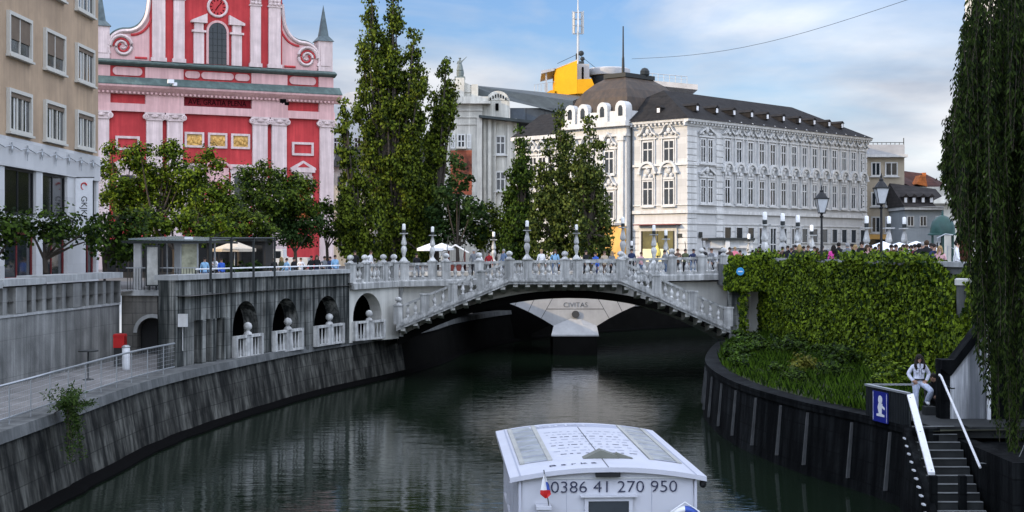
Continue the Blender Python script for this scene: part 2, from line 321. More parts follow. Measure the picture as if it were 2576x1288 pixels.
# railing on the coping
rq = [Vector((p.x - .62, p.y, 0)) for p in Q if 14 < p.y < 53.6]
r = thing('railing', 'long galvanised steel railing on top of the left quay wall', 'railing', (rq[0].x, rq[0].y, -2.78)); T = Matrix.Translation(-Vector(r.location))
MB(T).tube([(p.x, p.y, -1.72) for p in rq], .035, 6).build('handrail', M_steel, r, smooth=60)
MB(T).tube([(p.x, p.y, -2.6) for p in rq], .025, 6).build('lower_rail', M_steel, r, smooth=60)
post = None; acc = 9
mesh_w = MB(T)
for a, c in zip(rq[:-1], rq[1:]):
    d = (c - a).length; k = max(1, int(d / .16))
    for i in range(k):
        q = a + (c - a) * i / k; acc += d / k; q0 = Vector((q.x, q.y, -2.78)) - Vector(r.location)
        if acc > 1.55:
            acc = 0
            if not post: post = MB().tube([(0, 0, 0), (0, 0, 1.06)], .022, 5).build('post', M_steel, r, loc=q0)
            else: put(post, r, q0)
        mesh_w.tube([(q.x, q.y, -2.6), (q.x, q.y, -1.75)], .004, 3)
for h in range(1, 6): mesh_w.tube([(p.x, p.y, -2.6 + .145 * h) for p in rq], .004, 3)
mesh_w.build('wire_infill', M_steel, r)
# ================================================================== upper left retaining wall (A)
pa = Plane((-18.5, 27.5), (.9, 16.5)); LA = (Vector((-16.72, 60.5)) - pa.p).length
r = thing('retaining_wall', 'tall streaked concrete retaining wall with slotted parapet above the left riverside path', 'wall', (*pa.p, 0), pa.rz)
mb = MB().box(0, LA, 0, .8, -2.95, -.42); mb.box(0, LA, .22, .8, -.42, .5)
x = 0; k = 0
while x < LA:
    wd = .95 if k % 5 == 0 else .36; mb.box(x, min(LA, x + wd), 0 if k % 5 else -.06, .215, -.42, .5); x += wd + .62; k += 1
mb.build('wall', M_wallA, r)
mb = MB(); cuts = [0, LA - 12.4, LA - 8.6, LA]
for i in range(3): mb.box(cuts[i] + .02, cuts[i + 1] - .02, -.16, .95, .505 + .06 * i, .72 + .07 * i)
mb.build('coping', M_coping, r)
MB().box(0, LA, -.05, 0 - .002, -.52, -.44).build('ledge', M_coping, r)
# ------------------------------------------------------------------ door wall (B)
r = thing('doorway_wall', 'grey ashlar wall with a dark arched cellar door between the retaining wall and the arcade', 'wall', (-15.6, 63, -2.86))
T = Matrix.Translation(-Vector(r.location)); a0, a1 = X(345, 63), X(421, 63)
MB(T).archwall(-17.3, -13.9, -2.95, -.22, a0, a1, -1.86, 63, 63.6, 12).build('wall', M_doorwall, r)
rr_ = (a1 - a0) / 2; c_ = (a0 + a1) / 2
mb = MB(T)
for i in range(12):
    t0, t1 = math.pi * i / 12, math.pi * (i + 1) / 12
    mb.prism([(c_ - math.cos(t) * q, -1.86 + math.sin(t) * q) for t, q in ((t0, rr_), (t1, rr_), (t1, rr_ + .16), (t0, rr_ + .16))], 62.93, 62.998)
mb.build('archivolt', M_coping, r)
MB(T).box(a0 - .1, a1 + .1, 63.9, 64.0, -2.95, -1.1).build('door', M_dark, r)
MB(T).box(-17.3, -13.9, 62.8, 63.8, -.215, .03).build('coping', M_coping, r)
# railing bars above the door wall
r = thing('terrace_railing', 'low dark railing of upright bars above the arched cellar door', 'railing', (-15.6, 63.2, .03)); T = Matrix.Translation(-Vector(r.location))
mb = MB(T)
for i in range(26):
    xx = -17.1 + i * .125; mb.box(xx, xx + .022, 63.19, 63.215, .03, .98)
mb.build('bars', M_iron, r); MB(T).box(-17.15, -13.95, 63.17, 63.235, .985, 1.03).build('handrail', M_steel, r)
# ================================================================== arcade wall (C)
W = [Vector(p) for p in ((-13.1, 55.3), (-11.95, 59.9), (-10.3, 66), (-8.3, 72.6), (-6.15, 76.3), (-5.5, 77))]
def on_w(dx):
    for a, c in zip(W[:-1], W[1:]):
        pl = Plane(a, c - a); u = pl.u(dx)
        if u <= (c - a).length + .01: return a + (c - a).normalized() * u
    return W[-1]
BAY = [(440, 574), (574, 667), (667, 771), (771, 879), (879, 1003)]
OPEN = [None, (585, 650, 757), (685, 752, 750), (790, 856, 744), (888, 960, 737)]
r = thing('arcade_wall', 'dark stained stone arcade wall with three round arches beside the bridge', 'wall', (*W[1], -2.86)); T = Matrix.Translation(-Vector(r.location))
mb = MB(T); back = MB(T); cop = MB(T); bal_sites = []; abut = MB()
for k, ((x0, x1), op) in enumerate(zip(BAY, OPEN)):
    a = on_w(x0); c = on_w(x1); pl = Plane(a, c - a); ln = (c - a).length
    Mt = Matrix.Translation((a.x, a.y, 0)) @ Matrix.Rotation(pl.rz, 4, 'Z')
    tgt = abut if k == 4 else mb; tgt.M = (T @ Mt) if k < 4 else Mt; back.M = T @ Mt; cop.M = T @ Mt
    top = .62 if k < 4 else .04
    if op is None:
        s = [pl.u(q) for q in (488, 503, 514, 529, 540, 560)]; zt = pl.z(520, 803)
        tgt.box(0, ln, .0, .7, zt, top); e = [0] + s + [ln]
        for i in range(0, len(e), 2): tgt.box(e[i], e[i + 1], -.08 if i else 0, .7, -2.95, zt - .002)
    else:
        ua, ub = pl.u(op[0]), pl.u(op[1]); zt = pl.z((op[0] + op[1]) / 2, op[2]); rad = (ub - ua) / 2
        tgt.archwall(0, ln, -2.95, top, ua, ub, zt - min(rad, 1.5), 0, .7, 14, rise=min(rad, 1.5)); bal_sites.append((k, Mt, ua, ub, pl))
        if k < 4: tgt.box(-.2, .2, -.06, -.003, -2.95, top)
    if k < 4:
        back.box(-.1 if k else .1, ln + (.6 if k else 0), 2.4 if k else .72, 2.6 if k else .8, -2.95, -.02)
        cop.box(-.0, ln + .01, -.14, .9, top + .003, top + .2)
mb.build('wall', M_wallC, r); back.build('inner_wall', M_shade, r); cop.build('coping', M_coping, r)
# balconies: one proto, copied
def balcony(parent, Mloc, wd, m):
    q = MB(Mloc); q.box(-wd / 2, wd / 2, -.2, -.02, .88, 1.0); q.box(-wd / 2, wd / 2, -.19, -.03, 0, .1); q.box(-.3, .3, -.185, -.06, .1, .88)
    for s in (-1, 1): q.box(s * wd / 2 - .09, s * wd / 2 + .09, -.22, 0, 0, 1.0)
    o = q.build('balcony', m, parent)
    f = MB(Mloc); f.lathe([(.2, 1.003), (.16, 1.1), (.07, 1.16), (.09, 1.2), (.17, 1.27), (.19, 1.38), (.14, 1.49), (.03, 1.54)], (0, -.1, 0), 10); f.build('finial', m, o, smooth=50)
    for s in (-1, 1):
        n_ = 3; w0 = (wd / 2 - .3 - .1) / n_
        for i in range(n_):
            cx_ = s * (.3 + w0 * (i + .5)); bq = MB(Mloc); bq.prism([(cx_ - w0 * .3, .1), (cx_ + w0 * .3, .1), (cx_ + w0 * .33, .26), (cx_ + w0 * .14, .55), (cx_ + w0 * .08, .88), (cx_ - w0 * .08, .88), (cx_ - w0 * .14, .55), (cx_ - w0 * .33, .26)], -.12, -.09); bq.build('baluster', m, o)
ab = thing('bridge_abutment', 'pale plastered wall with one round arch at the left end of the stone footbridge', 'wall', (*W[3], -2.86)); TA = Matrix.Translation(-Vector(ab.location))
abut.M = Matrix(); q = MB(TA); q.add(abut.v, abut.f); q.build('wall', M_plaster, ab)
for k, Mt, ua, ub, pl in bal_sites:
    par, TT = (r, T) if k < 4 else (ab, TA)
    balcony(par, TT @ Mt @ Matrix.Translation(((ua + ub) / 2, 0, -2.86 - .0)), (ub - ua) - .02, M_white if False else M_baluster)
MB(TA).add([], [])
a = on_w(879); c = on_w(1003); pl = Plane(a, c - a); ln = (c - a).length; Mt = TA @ Matrix.Translation((a.x, a.y, 0)) @ Matrix.Rotation(pl.rz, 4, 'Z')
MB(Mt).box(-.4, ln + 1, 2.4, 2.6, -2.95, -.02).box(ln - .3, ln - .1, .702, 2.398, -2.95, -.02).build('inner_wall', M_shade, ab)
MB(Mt).lathe([(.2, -2.86), (.2, -2.6), (.14, -2.55), (.13, -.5), (.2, -.4), (.22, -.2), (.22, -.03)], (ln + .25, .1, 0), 12).build('column', M_bstone, ab, smooth=50)
# thin white rail over the arcade coping
r = thing('handrail', 'thin white tube rail on short posts along the arcade wall top', 'railing', (*on_w(507), .82)); T = Matrix.Translation(-Vector(r.location))
pp = [Vector((*(on_w(q)), 0)) + Vector((-.25, .1, 0)) for q in range(507, 870, 24)]
MB(T).tube([(p.x, p.y, 1.02) for p in pp], .035).build('tube_rail', M_white, r)
for i, p in enumerate(pp[::2]): MB(T).tube([(p.x, p.y, .82), (p.x, p.y, 1.0)], .022, 5).build('post', M_iron, r)
# ================================================================== footbridge
br = thing('stone_footbridge', 'pale stone footbridge with a flat centre and balustraded stairs running down on both sides', 'bridge', (2.7, 77, 0)); T = Matrix.Translation(-Vector(br.location))
NY = 75.3; KA = [(X(998, NY), Z(772, NY)), (X(1281, NY), Z(655, NY)), (X(1561, NY), Z(655, NY)), (X(1836, NY), Z(778, NY))]
BL0 = Vector((-6.1, 76.45)); BL1 = Vector((12.9, 78.2))
# arch span behind the near stairs
bp = Plane(BL0, BL1 - BL0); bl = (BL1 - BL0).length; Mb = T @ Matrix.Translation((BL0.x, BL0.y, 0)) @ Matrix.Rotation(bp.rz, 4, 'Z')
c_u = bp.u(1432); half = 9.3; rise = 2.55; Rr = (half * half + rise * rise) / 2 / rise; ztop = -.82; zc = ztop - Rr
arc = [(c_u + Rr * math.sin(t), zc + Rr * math.cos(t)) for t in [(-1 + 2 * i / 24) * math.asin(half / Rr) for i in range(25)]]
mb = MB(Mb)
for (p, q) in zip(arc[:-1], arc[1:]): mb.prism([p, q, (q[0], .06), (p[0], .06)], .3, 5.2)
mb.box(-.5, arc[0][0], .3, 5.2, -2.9, .06); mb.box(arc[-1][0], bl + .5, .3, 5.2, -2.9, .06)
mb.build('arch_span', [M_plaster], br)
mb = MB(Mb)
for (p, q) in zip(arc[:-1], arc[1:]): mb.prism([p, q, (q[0], q[1] + .42), (p[0], p[1] + .42)], .16, .296)
mb.build('arch_ring', M_shade, br)
mb = MB(T); mb.sweep([(W[3].x, W[3].y, .0), (BL0.x, BL0.y, .05), (BL1.x, BL1.y, .42)], [(.3, -.22), (.3, .06), (.2, .14), (-5, .14), (-5, -.22)]).build('deck', M_bstone, br)
# near stairs: sloping slabs on beams
mb = MB(T); hh = .92
def slab(p, q, y0, y1, th=.34): mb.prism([(p[0], p[1] - hh), (q[0], q[1] - hh), (q[0], q[1] - hh - th), (p[0], p[1] - hh - th)], y0, y1)
for p, q in zip(KA[:-1], KA[1:]): slab(p, q, NY - .22, 77.0)
mb.build('stair_slab', M_bstone, br)
mb = MB(T)
for p, q in zip(KA[:-1], KA[1:]): mb.prism([(p[0], p[1] - hh - .1), (q[0], q[1] - hh - .1), (q[0], q[1] - hh - .2), (p[0], p[1] - hh - .2)], NY - .3, NY - .222)
mb.build('moulding', M_bstone, br)
beam = None
for p, q in zip(KA[:-1], KA[1:]):
    n_ = 9
    for i in range(n_):
        t = (i + .5) / n_; bx = p[0] + (q[0] - p[0]) * t; bz = p[1] + (q[1] - p[1]) * t - hh - .345
        lc = Vector((bx, NY - .1, bz)) - Vector(br.location)
        if not beam: beam = MB().prism([(0, 0), (1.8, 0), (1.8, -.4), (.5, -.3), (0, -.14)], -.12, .12, 'x').build('beam', M_plaster, br, loc=lc)
        else: put(beam, br, lc)
BPROF = [(.1, 0), (.1, .06), (.06, .09), (.05, .12), (.095, .2), (.115, .27), (.1, .34), (.052, .46), (.042, .55), (.065, .58), (.09, .62), (.09, .66)]
def balustrade(parent, T, pts, peds, bm_, seg=8, h=.92, sp=.37, wide=.2):
    """pts: rail-top points; peds: list of (segment, fraction) pedestals; (segment, fraction, True) carries a ball finial"""
    root = MB(T)
    for a, c in zip(pts[:-1], pts[1:]):
        a = Vector(a); c = Vector(c); d = Vector((c.x - a.x, c.y - a.y, 0)).normalized(); nr = Vector((d.y, -d.x, 0)) * (wide * .62)
        for lo_, hi_, k_ in ((-.13, 0, 1), (-h, -h + .13, 1.15)):
            vs = [a + nr * k_ + Vector((0, 0, lo_)), a - nr * k_ + Vector((0, 0, lo_)), a - nr * k_ + Vector((0, 0, hi_)), a + nr * k_ + Vector((0, 0, hi_))]
            ve = [c + nr * k_ + Vector((0, 0, lo_)), c - nr * k_ + Vector((0, 0, lo_)), c - nr * k_ + Vector((0, 0, hi_)), c + nr * k_ + Vector((0, 0, hi_))]
            root.add(vs + ve, [(0, 1, 2, 3), (7, 6, 5, 4)] + [(i, i + 4, (i + 1) % 4 + 4, (i + 1) % 4) for i in range(4)])
    bo = root.build('balustrade', bm_, parent); bp_ = None
    for si, (a, c) in enumerate(zip(pts[:-1], pts[1:])):
        a = Vector(a); c = Vector(c); ln = (Vector((c.x, c.y)) - Vector((a.x, a.y))).length; rz = math.atan2(c.y - a.y, c.x - a.x)
        ps = sorted(p[1] for p in peds if p[0] == si)
        for p in [p for p in peds if p[0] == si]:
            q = a + (c - a) * p[1]; Mq = T @ Matrix.Translation(q) @ Matrix.Rotation(rz, 4, 'Z')
            pd = MB(Mq).box(-.24, .24, -.165, .165, -h - .02, .004); pd.box(-.28, .28, -.2, .2, .006, .09); pd.build('pedestal', bm_, bo)
            if len(p) > 2: MB(Mq).lathe([(.18, .092), (.11, .18), (.075, .23), (.16, .27), (.185, .33), (.16, .42), (.08, .48), (.0, .5)], seg=10).build('finial', M_baluster, bo, smooth=50)
        ed = [0] + ps + [1]
        for f0, f1 in zip(ed[:-1], ed[1:]):
            l0 = f0 * ln + (.3 if f0 in ps else .1); l1 = f1 * ln - (.3 if f1 in ps else .1)
            if l1 - l0 < .3: continue
            k_ = max(1, round((l1 - l0) / sp))
            for i in range(k_):
                q = T @ (a + (c - a) * ((l0 + (l1 - l0) * (i + .5) / k_) / ln) + Vector((0, 0, -h + .13)))
                if not bp_: bp_ = MB().lathe(BPROF, seg=seg).build('baluster', M_baluster, bo, smooth=50, loc=q)
                else: put(bp_, bo, q)
    return bo
balustrade(br, T, [(a, NY, z) for a, z in KA], [(0, .015, True), (0, .5), (0, .25), (0, .75), (1, .0, True), (1, .165), (1, .5, True), (1, .615), (2, .0, True), (2, .33), (2, .66), (2, .985)], M_bstone)
fr = lambda dx: bp.u(dx) / bl
balustrade(br, T, [(W[3].x, W[3].y, 1.06), (BL0.x, BL0.y, 1.09), (BL1.x, BL1.y, 1.47)],
           [(0, .02, True), (0, .3, True), (0, .68, True), (0, .9, True), (1, fr(1018)), (1, fr(1088)), (1, fr(1122), True), (1, fr(1205), True), (1, fr(1567)), (1, fr(1690), True), (1, fr(1765), True), (1, fr(1820), True)], M_bstone, seg=6)
# ================================================================== central road bridge seen through the arch
cb = thing('stone_arch_bridge', 'pale stone arch bridge with carved lettering seen through the arch of the footbridge', 'bridge', (X(1447, 94), 94, -3.2)); T = Matrix.Translation((0, 0, 3.2))
M_ash = mat('pale_ashlar', (.4, .4, .39), .85, .15, 1.2, streak=.2, scol=(.3, .3, .3)); M_joint = flat('joint', (.06, .06, .06), .9)
R2 = 15.6; hs = 8.5; an = math.asin(hs / R2); sp_z = -3.22
mb = MB(T); jt = MB(T); vault = MB(T)
for s in (-1, 1):
    cx2 = s * (1.42 + hs); cz2 = sp_z - R2 * math.cos(an)
    ar = [(cx2 - s * R2 * math.sin(an - 2 * an * i / 20), cz2 + R2 * math.cos(an - 2 * an * i / 20)) for i in range(21)]
    for p, q in zip(ar[:-1], ar[1:]): mb.prism([p, q, (q[0], .1), (p[0], .1)], 0, .35); vault.prism([(p[0], p[1] + .03), (q[0], q[1] + .03), (q[0], .1), (p[0], .1)], .352, 8)
    for i in range(1, 9):
        t = an - .062 * i; p = (cx2 - s * R2 * math.sin(t), cz2 + R2 * math.cos(t)); ln2 = 1.5 + .25 * i
        q = (p[0] - s * math.sin(t) * ln2, p[1] + math.cos(t) * ln2); nx = math.cos(t) * .022
        if abs(q[0]) < .55: continue
        jt.prism([(p[0] - nx, p[1]), (p[0] + nx, p[1]), (q[0] + nx, q[1]), (q[0] - nx, q[1])], -.006, -.0015)
mb.box(-1.42, 1.42, 0, .35, -5.6, .1); vault.box(-1.42, 1.42, .352, 8, -5.6, .1); vault.build('vault', M_void, cb); mb.build('spandrel', M_ash, cb); jt.box(-1.9, 1.9, -.008, -.003, -2.12, -2.08); jt.build('joints', M_joint, cb)  # vault coloured near black to stand for the shade under the arches
mb = MB(T); mb.add([(-1.6, -.9, -3.75), (1.5, -.9, -3.75), (1.42, 0, -3.2), (-1.42, 0, -3.2), (-.5, -.35, -3.15), (.5, -.35, -3.15), (.35, -.02, -2.75), (-.35, -.02, -2.75), (-1.6, -.9, -3.85), (1.5, -.9, -3.85)],
    [(0, 1, 5, 4), (1, 2, 5), (0, 4, 3), (4, 5, 6, 7), (2, 6, 5), (3, 4, 7), (8, 9, 1, 0)]); mb.build('cutwater_cap', M_ash, cb)
mb = MB(T); mb.prism([(-1.5, -.85), (1.4, -.85), (1.42, 0), (-1.42, 0)], -5.6, -3.86, 'z'); mb.build('pier', M_shade, cb)
mb = MB(T); mb.lathe([(.0, 0), (.2, .0), (.24, .05), (.2, .1), (0, .1)], seg=14); ring = MB(T @ Matrix.Translation((.02, -.06, -2.45)) @ Matrix.Rotation(math.radians(90), 4, 'X')).lathe([(.12, 0), (.25, 0), (.25, .06), (.12, .06)], seg=14); ring.build('boss', M_joint, cb)
text('CIVITAS', .46, M_joint, cb, T @ Matrix.Translation((.02, -.012, -1.84)) @ FRONT, offset=-.008)
MB(T).box(-26, 26, -.1, 9, .1, .35).build('deck', M_bstone, cb)
fb = thing('stone_footbridge', 'far stone footbridge closing the view behind the lettered arch bridge', 'bridge', (12, 108, 0))
q = MB(Matrix.Translation((-12, -108, 0))); q.box(-3, 26, 108, 111, -.1, .9); q.build('deck', M_bstone, fb)
q = MB(Matrix.Translation((-12, -108, 0)))
for i in range(20):
    t0, t1 = -1 + i / 10, -1 + (i + 1) / 10; q.prism([(11.5 + 10 * t0, -2.0 - 2.6 * t0 * t0), (11.5 + 10 * t1, -2.0 - 2.6 * t1 * t1), (11.5 + 10 * t1, -.102), (11.5 + 10 * t0, -.102)], 108.1, 110.9)
q.box(-3, 1.5, 108.1, 110.9, -5.5, -.102); q.box(21.5, 26, 108.1, 110.9, -5.5, -.102); q.build('arch_span', M_shade, fb)
# ================================================================== right quay, terrace walls
r = thing('quay_wall', 'almost black curved quay wall below the ivy terrace on the right bank', 'wall', (8, 55, wz)); T = Matrix.Translation(-Vector(r.location))
RQr = [tuple(p) for p in RQ][::-1]
MB(T).sweep(RQr, [(.2, wz - .6), (.15, wz), (0, -3.12), (-.9, -3.12), (-.9, wz - .6)]).build('wall', M_rwall, r)
MB(T).sweep(RQr, [(.06, -3.12), (.06, -2.9), (-.6, -2.9), (-.6, -3.118)]).build('coping', M_rwall, r)
fm = mat('grey_timber', (.075, .078, .078), .8, .3, 3)
acc = 0
for a, c in zip(RQ[:-1], RQ[1:]):
    acc += (c - a).length
    if acc > 1.9 and a.y < 62:
        acc = 0; d = (c - a).normalized(); rz = math.atan2(d.y, d.x)
        MB(T @ Matrix.Translation((a.x, a.y, 0)) @ Matrix.Rotation(rz, 4, 'Z')).add([(-.03, .075, -3.2), (.03, .075, -3.2), (.03, .23, wz + .3), (-.03, .23, wz + .3), (-.03, .0, -3.2), (.03, .0, -3.2), (.03, .1, wz + .3), (-.03, .1, wz + .3)], [(0, 1, 2, 3), (0, 3, 7, 4), (1, 5, 6, 2), (4, 5, 1, 0), (3, 2, 6, 7), (4, 7, 6, 5)]).build('fender_strip', fm, r)
IW = [Vector((13.45, 78.4)), Vector((15.35, 52.4)), Vector((15.95, 47.6)), Vector((16.3, 41.2)), Vector((14.75, 40.4)), Vector((14.75, 8))]
r = thing('ivy_wall', 'tall grey retaining wall with a stone coping under the ivy on the right bank', 'wall', (15.3, 52.4, -2.97)); T = Matrix.Translation(-Vector(r.location))
pth = [(p.x, p.y, 0) for p in IW]
MB(T).sweep(pth, [(0, -3.1), (0, 1.2), (-.5, 1.2), (-.5, -3.1)]).build('wall', M_quaytop, r)
MB(T).sweep(pth, [(.1, 1.203), (.1, 1.38), (-.62, 1.38), (-.62, 1.203)]).build('coping', M_coping, r)
q = P(2432, 700, 49.3); mb = MB(T); mb.lathe([(.3, -2.6), (.3, .55), (.34, .6)], (15.5, 48.6, 0), 14); mb.build('round_pier', M_quaytop, r, smooth=40)
MB(T).lathe([(.36, .603), (.36, .8), (.3, .83)], (15.5, 48.6, 0), 14).build('pier_cap', M_plaster, r, smooth=40)
rp_ = [(p.x + .7, p.y) for p in IW] + [(60, 8), (60, 100), (45, 126), (20, 101), (14.6, 94)]
o = MB().prism(rp_, .02, .3, 'z').build('pavement', M_pave); struct(o)
# portal over the right-hand stair foot
r = thing('stair_portal', 'grey stone portal of two pillars and a lintel at the right end of the footbridge', 'portal', (12.2, 76.6, -2.9)); T = Matrix.Translation(-Vector(r.location))
for (x0, x1, y0, z1, m) in ((X(1834, 75.2), X(1866, 75.2), 75.2, -.1, M_wallC), (X(1889, 77), X(1908, 77), 77, -.1, M_plaster)):
    MB(T).box(x0, x1, y0, y0 + .7, -3.1, z1).build('pillar', m, r)
MB(T).box(11.3, 13.6, 75.0, 78.2, -.098, 1.05).build('lintel', M_quaytop, r)
# ================================================================== buildings
M_glass = glassmat('window_glass'); M_glassdark = glassmat('dark_glass', (.006, .007, .008), .1, .2)
M_glasspale = glassmat('curtained_glass', (.06, .063, .065), .15, .9)
M_wframe = flat('window_frame_white', (.62, .62, .58), .5)
def window(parent, w, h, fm, gm, loc, rz=0, cols=2, rows=(.62,), fr=.09, dp=.1, sill=None, extra=None):
    """a framed window facing -y; origin bottom centre, sits in front of the wall face y=0"""
    mb = MB(); x = w / 2
    mb.box(-x, -x + fr, -dp, .02, 0, h); mb.box(x - fr, x, -dp, .02, 0, h); mb.box(-x + fr, x - fr, -dp, .02, 0, fr); mb.box(-x + fr, x - fr, -dp, .02, h - fr, h)
    for i in range(1, cols): c = -x + w * i / cols; mb.box(c - fr * .4, c + fr * .4, -dp * .8, .02, fr + .001, h - fr - .001)
    for t in rows: mb.box(-x + fr + .001, x - fr - .001, -dp * .7, .018, h * t - fr * .4, h * t + fr * .4)
    if sill: mb.box(-x - sill, x + sill, -dp - .12, .02, -.14, -.003)
    o = mb.build('window', fm, parent, loc=loc, rz=rz)
    MB().box(-x + fr * .5, x - fr * .5, -dp * .45, -.006, fr * .5, h - fr * .5).build('pane', gm, o)
    return o
# ------------------------------------------------------------------ left office building
M_beige = mat('beige_render', (.45, .325, .215), .9, .2, .5, streak=.25, scol=(.24, .18, .13), bump=.15)
M_whitep = mat('white_panels', (.62, .62, .61), .7, .08, .6, brick=(2.4, 1.1, .01), bdark=.8)
M_frameb = flat('pale_window_frame', (.55, .53, .47), .6); M_blind = mat('brown_blind', (.16, .12, .085), .8, .15, 2)
M_shopred = flat('dark_red_frame', (.16, .02, .02), .5)
ob = thing('office_building', 'beige rendered office building with a white ground storey at the left edge', 'building', (-22, 14, 0), math.pi / 2)
LB = 75.6 - 14
MB().box(0, LB, 0, 16, 6.75, 24).build('wall', M_beige, ob)
MB().box(-.05, LB + .04, -.1, 16, 5.45, 6.748).build('fascia', M_whitep, ob)
mb = MB(); lo_ = []
ws1 = [(61.6, 65.7), (66.6, 70.3), (73.3, 75.2)]; ws1 = [(a - 14, b - 14) for a, b in ws1]; x = 0
for a, b in [(43.5 - 14 - 10, 47.5 - 14 - 10), (34.5, 38.5), (40.5, 45.5)] + ws1:
    mb.box(x, a, -.02, 14, 0, 5.448); x = b
    mb.box(a, b, -.02, 14, 2.65, 3.35); mb.box(a, b, -.02, 14, 0, .45); mb.box(a, b, .5, 14, .452, 2.648); mb.box(a, b, .5, 14, 3.352, 5.448)
mb.box(x, LB, -.02, 14, 0, 5.448); mb.build('lower_wall', M_whitep, ob)
for a, b in ws1:
    window(ob, b - a - .1, 2.05, M_black, M_glassdark, ((a + b) / 2, .2, 3.38), cols=2, rows=(), fr=.1)
    window(ob, b - a - .1, 2.15, M_shopred, M_glass, ((a + b) / 2, .25, .47), cols=2, rows=(), fr=.12)
bw = {}
for ri, zz in enumerate((6.98, 10.35, 13.95, 17.5, 20.6)):
    for ci in range(-7, 3):
        yc = 68.2 + 4.85 * (ci - 1) + .0; closed = (ri, ci) in ((1, 0), (1, 1), (3, 1)); key = closed
        lc = (yc - 14 + 4.85 * 0, 0, zz)
        if key not in bw:
            mb = MB(); w_, h_ = 3.0, 1.9
            for a0_, a1_, b0_, b1_ in ((-w_ / 2, -w_ / 2 + .16, 0, h_), (w_ / 2 - .16, w_ / 2, 0, h_), (-w_ / 2 + .16, w_ / 2 - .16, 0, .13), (-w_ / 2 + .16, w_ / 2 - .16, h_ - .16, h_)): mb.box(a0_, a1_, -.16, .0, b0_, b1_)
            mb.box(-w_ / 2 - .08, w_ / 2 + .08, -.24, 0, -.1, -.002)
            o = mb.build('window', M_frameb, ob, loc=lc)
            MB().box(-w_ / 2 + .16, w_ / 2 - .16, -.03, -.006, .13, h_ - .16).build('pane', M_glasspale, o)
            mb = MB()
            for q in (-.35, .35) if not closed else (0,): mb.box(q - .05, q + .05, -.09, -.032, .132, h_ - .162)
            mb.build('mullion', M_frameb, o)
            if closed: MB().box(-w_ / 2 + .2, w_ / 2 - .2, -.085, -.034, .72, h_ - .165).build('blind', M_blind, o)
            else:
                mb = MB()
                for q in range(5):
                    xx = -1.25 + q * .52 + random.uniform(-.05, .05); mb.box(xx, xx + random.uniform(.1, .22), -.031, -.0305, .14, h_ - .3)
                mb.build('curtain', M_wframe, o); MB().box(-w_ / 2 + .17, w_ / 2 - .17, -.1, -.035, h_ - .36, h_ - .165).build('blind', M_blind, o)
            bw[key] = o
        else: put(bw[key], ob, lc)
gl = MB(); ob_z = 6.25
for k in range(9):
    x0 = 44 + k * 2.0; gl.tube([(x0, -.2, ob_z + .12), (x0 + 1, -.22, ob_z - .02), (x0 + 2, -.2, ob_z + .12)], .025, 4); gl.tube([(x0, -.2, ob_z + .25), (x0, -.2, ob_z - .45 if k % 2 else ob_z - .3)], [.05, .015], 5)
    gl.ell((x0, -.21, ob_z - .05), (.09, .05, .16), 6, 4)
gl.build('garland', M_steel, ob)
bn = thing('banner', 'white vertical shop banner with black lettering on the beige office building', 'banner', (-21.95, 71.5, 3.15))
MB().box(0, .86, -.015, .015, -.6, 2.25).build('cloth', M_white, bn); MB().tube([(-.05, 0, 2.3), (.95, 0, 2.3)], .025).build('arm', M_iron, bn)
q = MB(); q.tube([(.43 + .14 * math.cos(t), -.025, 1.85 + .17 * math.sin(t)) for t in [.3 + i * .3 for i in range(15)]], [.05 - .0022 * i for i in range(15)], 5); q.build('emblem', M_red, bn)
text('GKJKP', .42, M_black, bn, Matrix.Translation((.43, -.02, .78)) @ Matrix.Rotation(math.radians(90), 4, 'Y') @ FRONT)
# ------------------------------------------------------------------ church
M_cred = mat('crimson_render', (.55, .058, .06), .9, .25, .45, streak=.45, scol=(.34, .03, .035), bump=.1)
M_cpink = mat('pink_render', (.72, .45, .43), .88, .14, .6, streak=.4, scol=(.46, .26, .25), bump=.1)
M_cpale = mat('pale_pink_stone', (.74, .6, .57), .85, .14, 1.0, streak=.4, scol=(.42, .32, .3), bump=.15)
M_copper = mat('green_copper', (.1, .145, .13), .6, .35, 1.2, streak=.6, scol=(.06, .085, .08))
M_spire = mat('spire_slate', (.1, .13, .135), .7, .3, 2)
M_tile = mat('orange_tiles', (.5, .15, .04), .9, .3, 1.5, brick=(.4, .3, .02)); M_gold = mat('gilded_relief', (.62, .36, .1), .5, .5, 2.5)
cp = Plane((X(250, 130), 130), (X(836, 140) - X(250, 130), 10)); ch = thing('church', 'crimson and pink baroque church front with white pilasters and clock', 'church', (*cp.p, 0), cp.rz)
U = cp.u; uc = U(547); HWc = U(836) - uc; UL = uc - HWc
def cz(dy, dx=547): return cp.z(dx, dy)
zAr, zFr, zCo, zG, zG2, zAt, zLe, zUp = 14.57, 15.3, 16.17, 16.95, 17.75, 18.75, 19.35, 31.5
MB().box(UL, uc + HWc, 0, 18, 0, zAt).build('wall', M_cred, ch)
ui = [uc - U(380) + 0, 0]  # half positions of the pilasters measured from the centre
PIL = [(U(634) - uc, U(671) - uc), (U(682) - uc, U(719) - uc), (U(803) - uc, U(837) - uc)]
pal = MB(); pink = MB()
